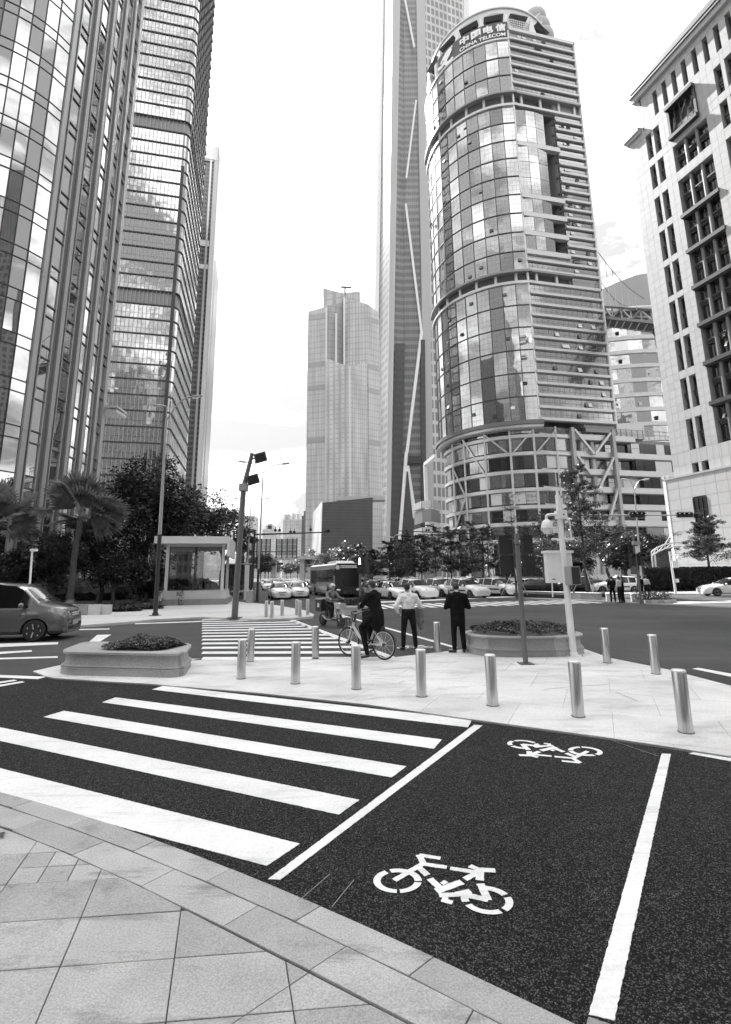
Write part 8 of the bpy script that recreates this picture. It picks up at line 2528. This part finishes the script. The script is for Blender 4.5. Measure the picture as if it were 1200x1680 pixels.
# cyclist in black on the shared bicycle
bl = bike.location
rd_ = person('cyclist in a long black coat sitting on the shared bicycle', (bl[0],bl[1],ZI), bang-math.pi/2,
       dict(pelvis=(0,-.36,1.02), chest=(0,-.28,1.34), neck=(.0,-.24,1.53), head=(.01,-.20,1.66), face=(.15,1,-.45),
            sh_r=(.19,-.26,1.45), el_r=(.25,-.10,1.20), wr_r=(.12,.08,1.22), sh_l=(-.19,-.26,1.45), el_l=(-.24,-.08,1.20), wr_l=(-.06,.10,1.22),
            hip_r=(.10,-.34,.98), kn_r=(.16,.0,.74), an_r=(.15,-.06,.26), toe_r=(.16,.12,.22), hip_l=(-.10,-.34,.98), kn_l=(-.18,-.02,.72), an_l=(-.2,-.20,.12), toe_l=(-.22,-.02,.06)),
       M['cl_black'], M['cl_black'], coat=.20, long_coat=True)
p = G(606, 1068, 0)
person('man in a dark grey jacket with head bowed standing behind the cyclist', (p[0],p[1],0), R(150),
       stand(el_l=(-.29,.0,1.10), wr_l=(-.10,.24,1.12), el_r=(.29,.0,1.10), wr_r=(.10,.24,1.12), head=(0,.08,1.60), neck=(0,.02,1.48), face=(.25,.8,-.5)), M['cl_grey'], M['cl_trouser'], coat=.1, girth=1.08)
# scooter rider
sl = sc_.location
person('delivery rider with a helmet sitting on the electric scooter', (sl[0],sl[1],0), sa-math.pi/2,
       dict(pelvis=(0,-.16,.84), chest=(0,-.06,1.16), neck=(0,.0,1.35), head=(.0,.05,1.49), face=(.1,1,-.15),
            sh_r=(.19,-.02,1.27), el_r=(.27,.14,1.08), wr_r=(.29,.32,1.06), sh_l=(-.19,-.02,1.27), el_l=(-.27,.14,1.08), wr_l=(-.29,.32,1.06), curl=1.0,
            hip_r=(.10,-.12,.80), kn_r=(.14,.28,.70), an_r=(.12,.22,.34), toe_r=(.13,.38,.32), hip_l=(-.10,-.12,.80), kn_l=(-.14,.28,.70), an_l=(-.12,.22,.34), toe_l=(-.13,.38,.32)),
       M['cl_mid'], M['cl_trouser'], helmet=True, hair=False)
# people by the far median and inside the kiosk
FP = [(1007,988.5,R(-20),'person in dark clothes with a pale collar in the group at the far median','cl_black','cl_black','cl_light'),
      (1019,989.5,R(30),'person in a pale shirt in the middle of the group at the far median','cl_light','cl_trouser',None),
      (1024,989.0,R(70),'person in black close behind the pale shirted one at the far median','cl_black','cl_black',None),
      (1054.0,983,R(10),'dark clothed person standing behind the far signal post','cl_black','cl_black',None),
      (1063,983,R(-60),'person in a pale top carrying a dark bag right of the far signal post','cl_light','cl_trouser',None)]
for px, py, a, lab, c1, c2_, cl in FP:
    p = G(px, py, 0); person(lab, (p[0],p[1],0), a, stand(el_r=(.24,.05,1.1), wr_r=(.16,.24,1.10)), M[c1], M[c2_], vox=.02, collar=M[cl] if cl else None)
p = G(1067,983,0); bg = obj('bag', MB().ball((p[0]-.1,p[1]-.2,.72),.2,9,(.9,.5,1.1)).tube([(p[0]-.2,p[1]-.2,.86),(p[0]-.14,p[1]-.2,1.05),(p[0]-.02,p[1]-.2,.86)],.015,6), M['cl_black'], smooth=True); tag(bg, 'dark bag carried beside the pale topped person at the far signal post', 'bag')
for px, dy, lab in ((332,5.2,'dark silhouette of a person inside the metro entrance, left one'),(341,4.6,'dark silhouette of a person inside the metro entrance, right one')):
    Y = Yk+dy; person(lab, (XO(px,Y,960),Y,.12), R(170), stand(), M['cl_black'], M['cl_black'], vox=.02)
# ------------------------------------------------------------------ thin city haze
hz = bpy.data.materials.new('haze_air'); hz.use_nodes = True
_n, _l = hz.node_tree.nodes, hz.node_tree.links; _n.clear()
ho = _n.new('ShaderNodeOutputMaterial'); hv = _n.new('ShaderNodeVolumePrincipled')
hv.inputs['Color'].default_value = (.96,.96,.96,1); hv.inputs['Density'].default_value = 0.00005; hv.inputs['Anisotropy'].default_value = .3
_l.new(hv.outputs[0], ho.inputs['Volume'])
haze = obj('haze', MB().box(-950,950,-300,1350,-2,640), hz, kind='stuff')
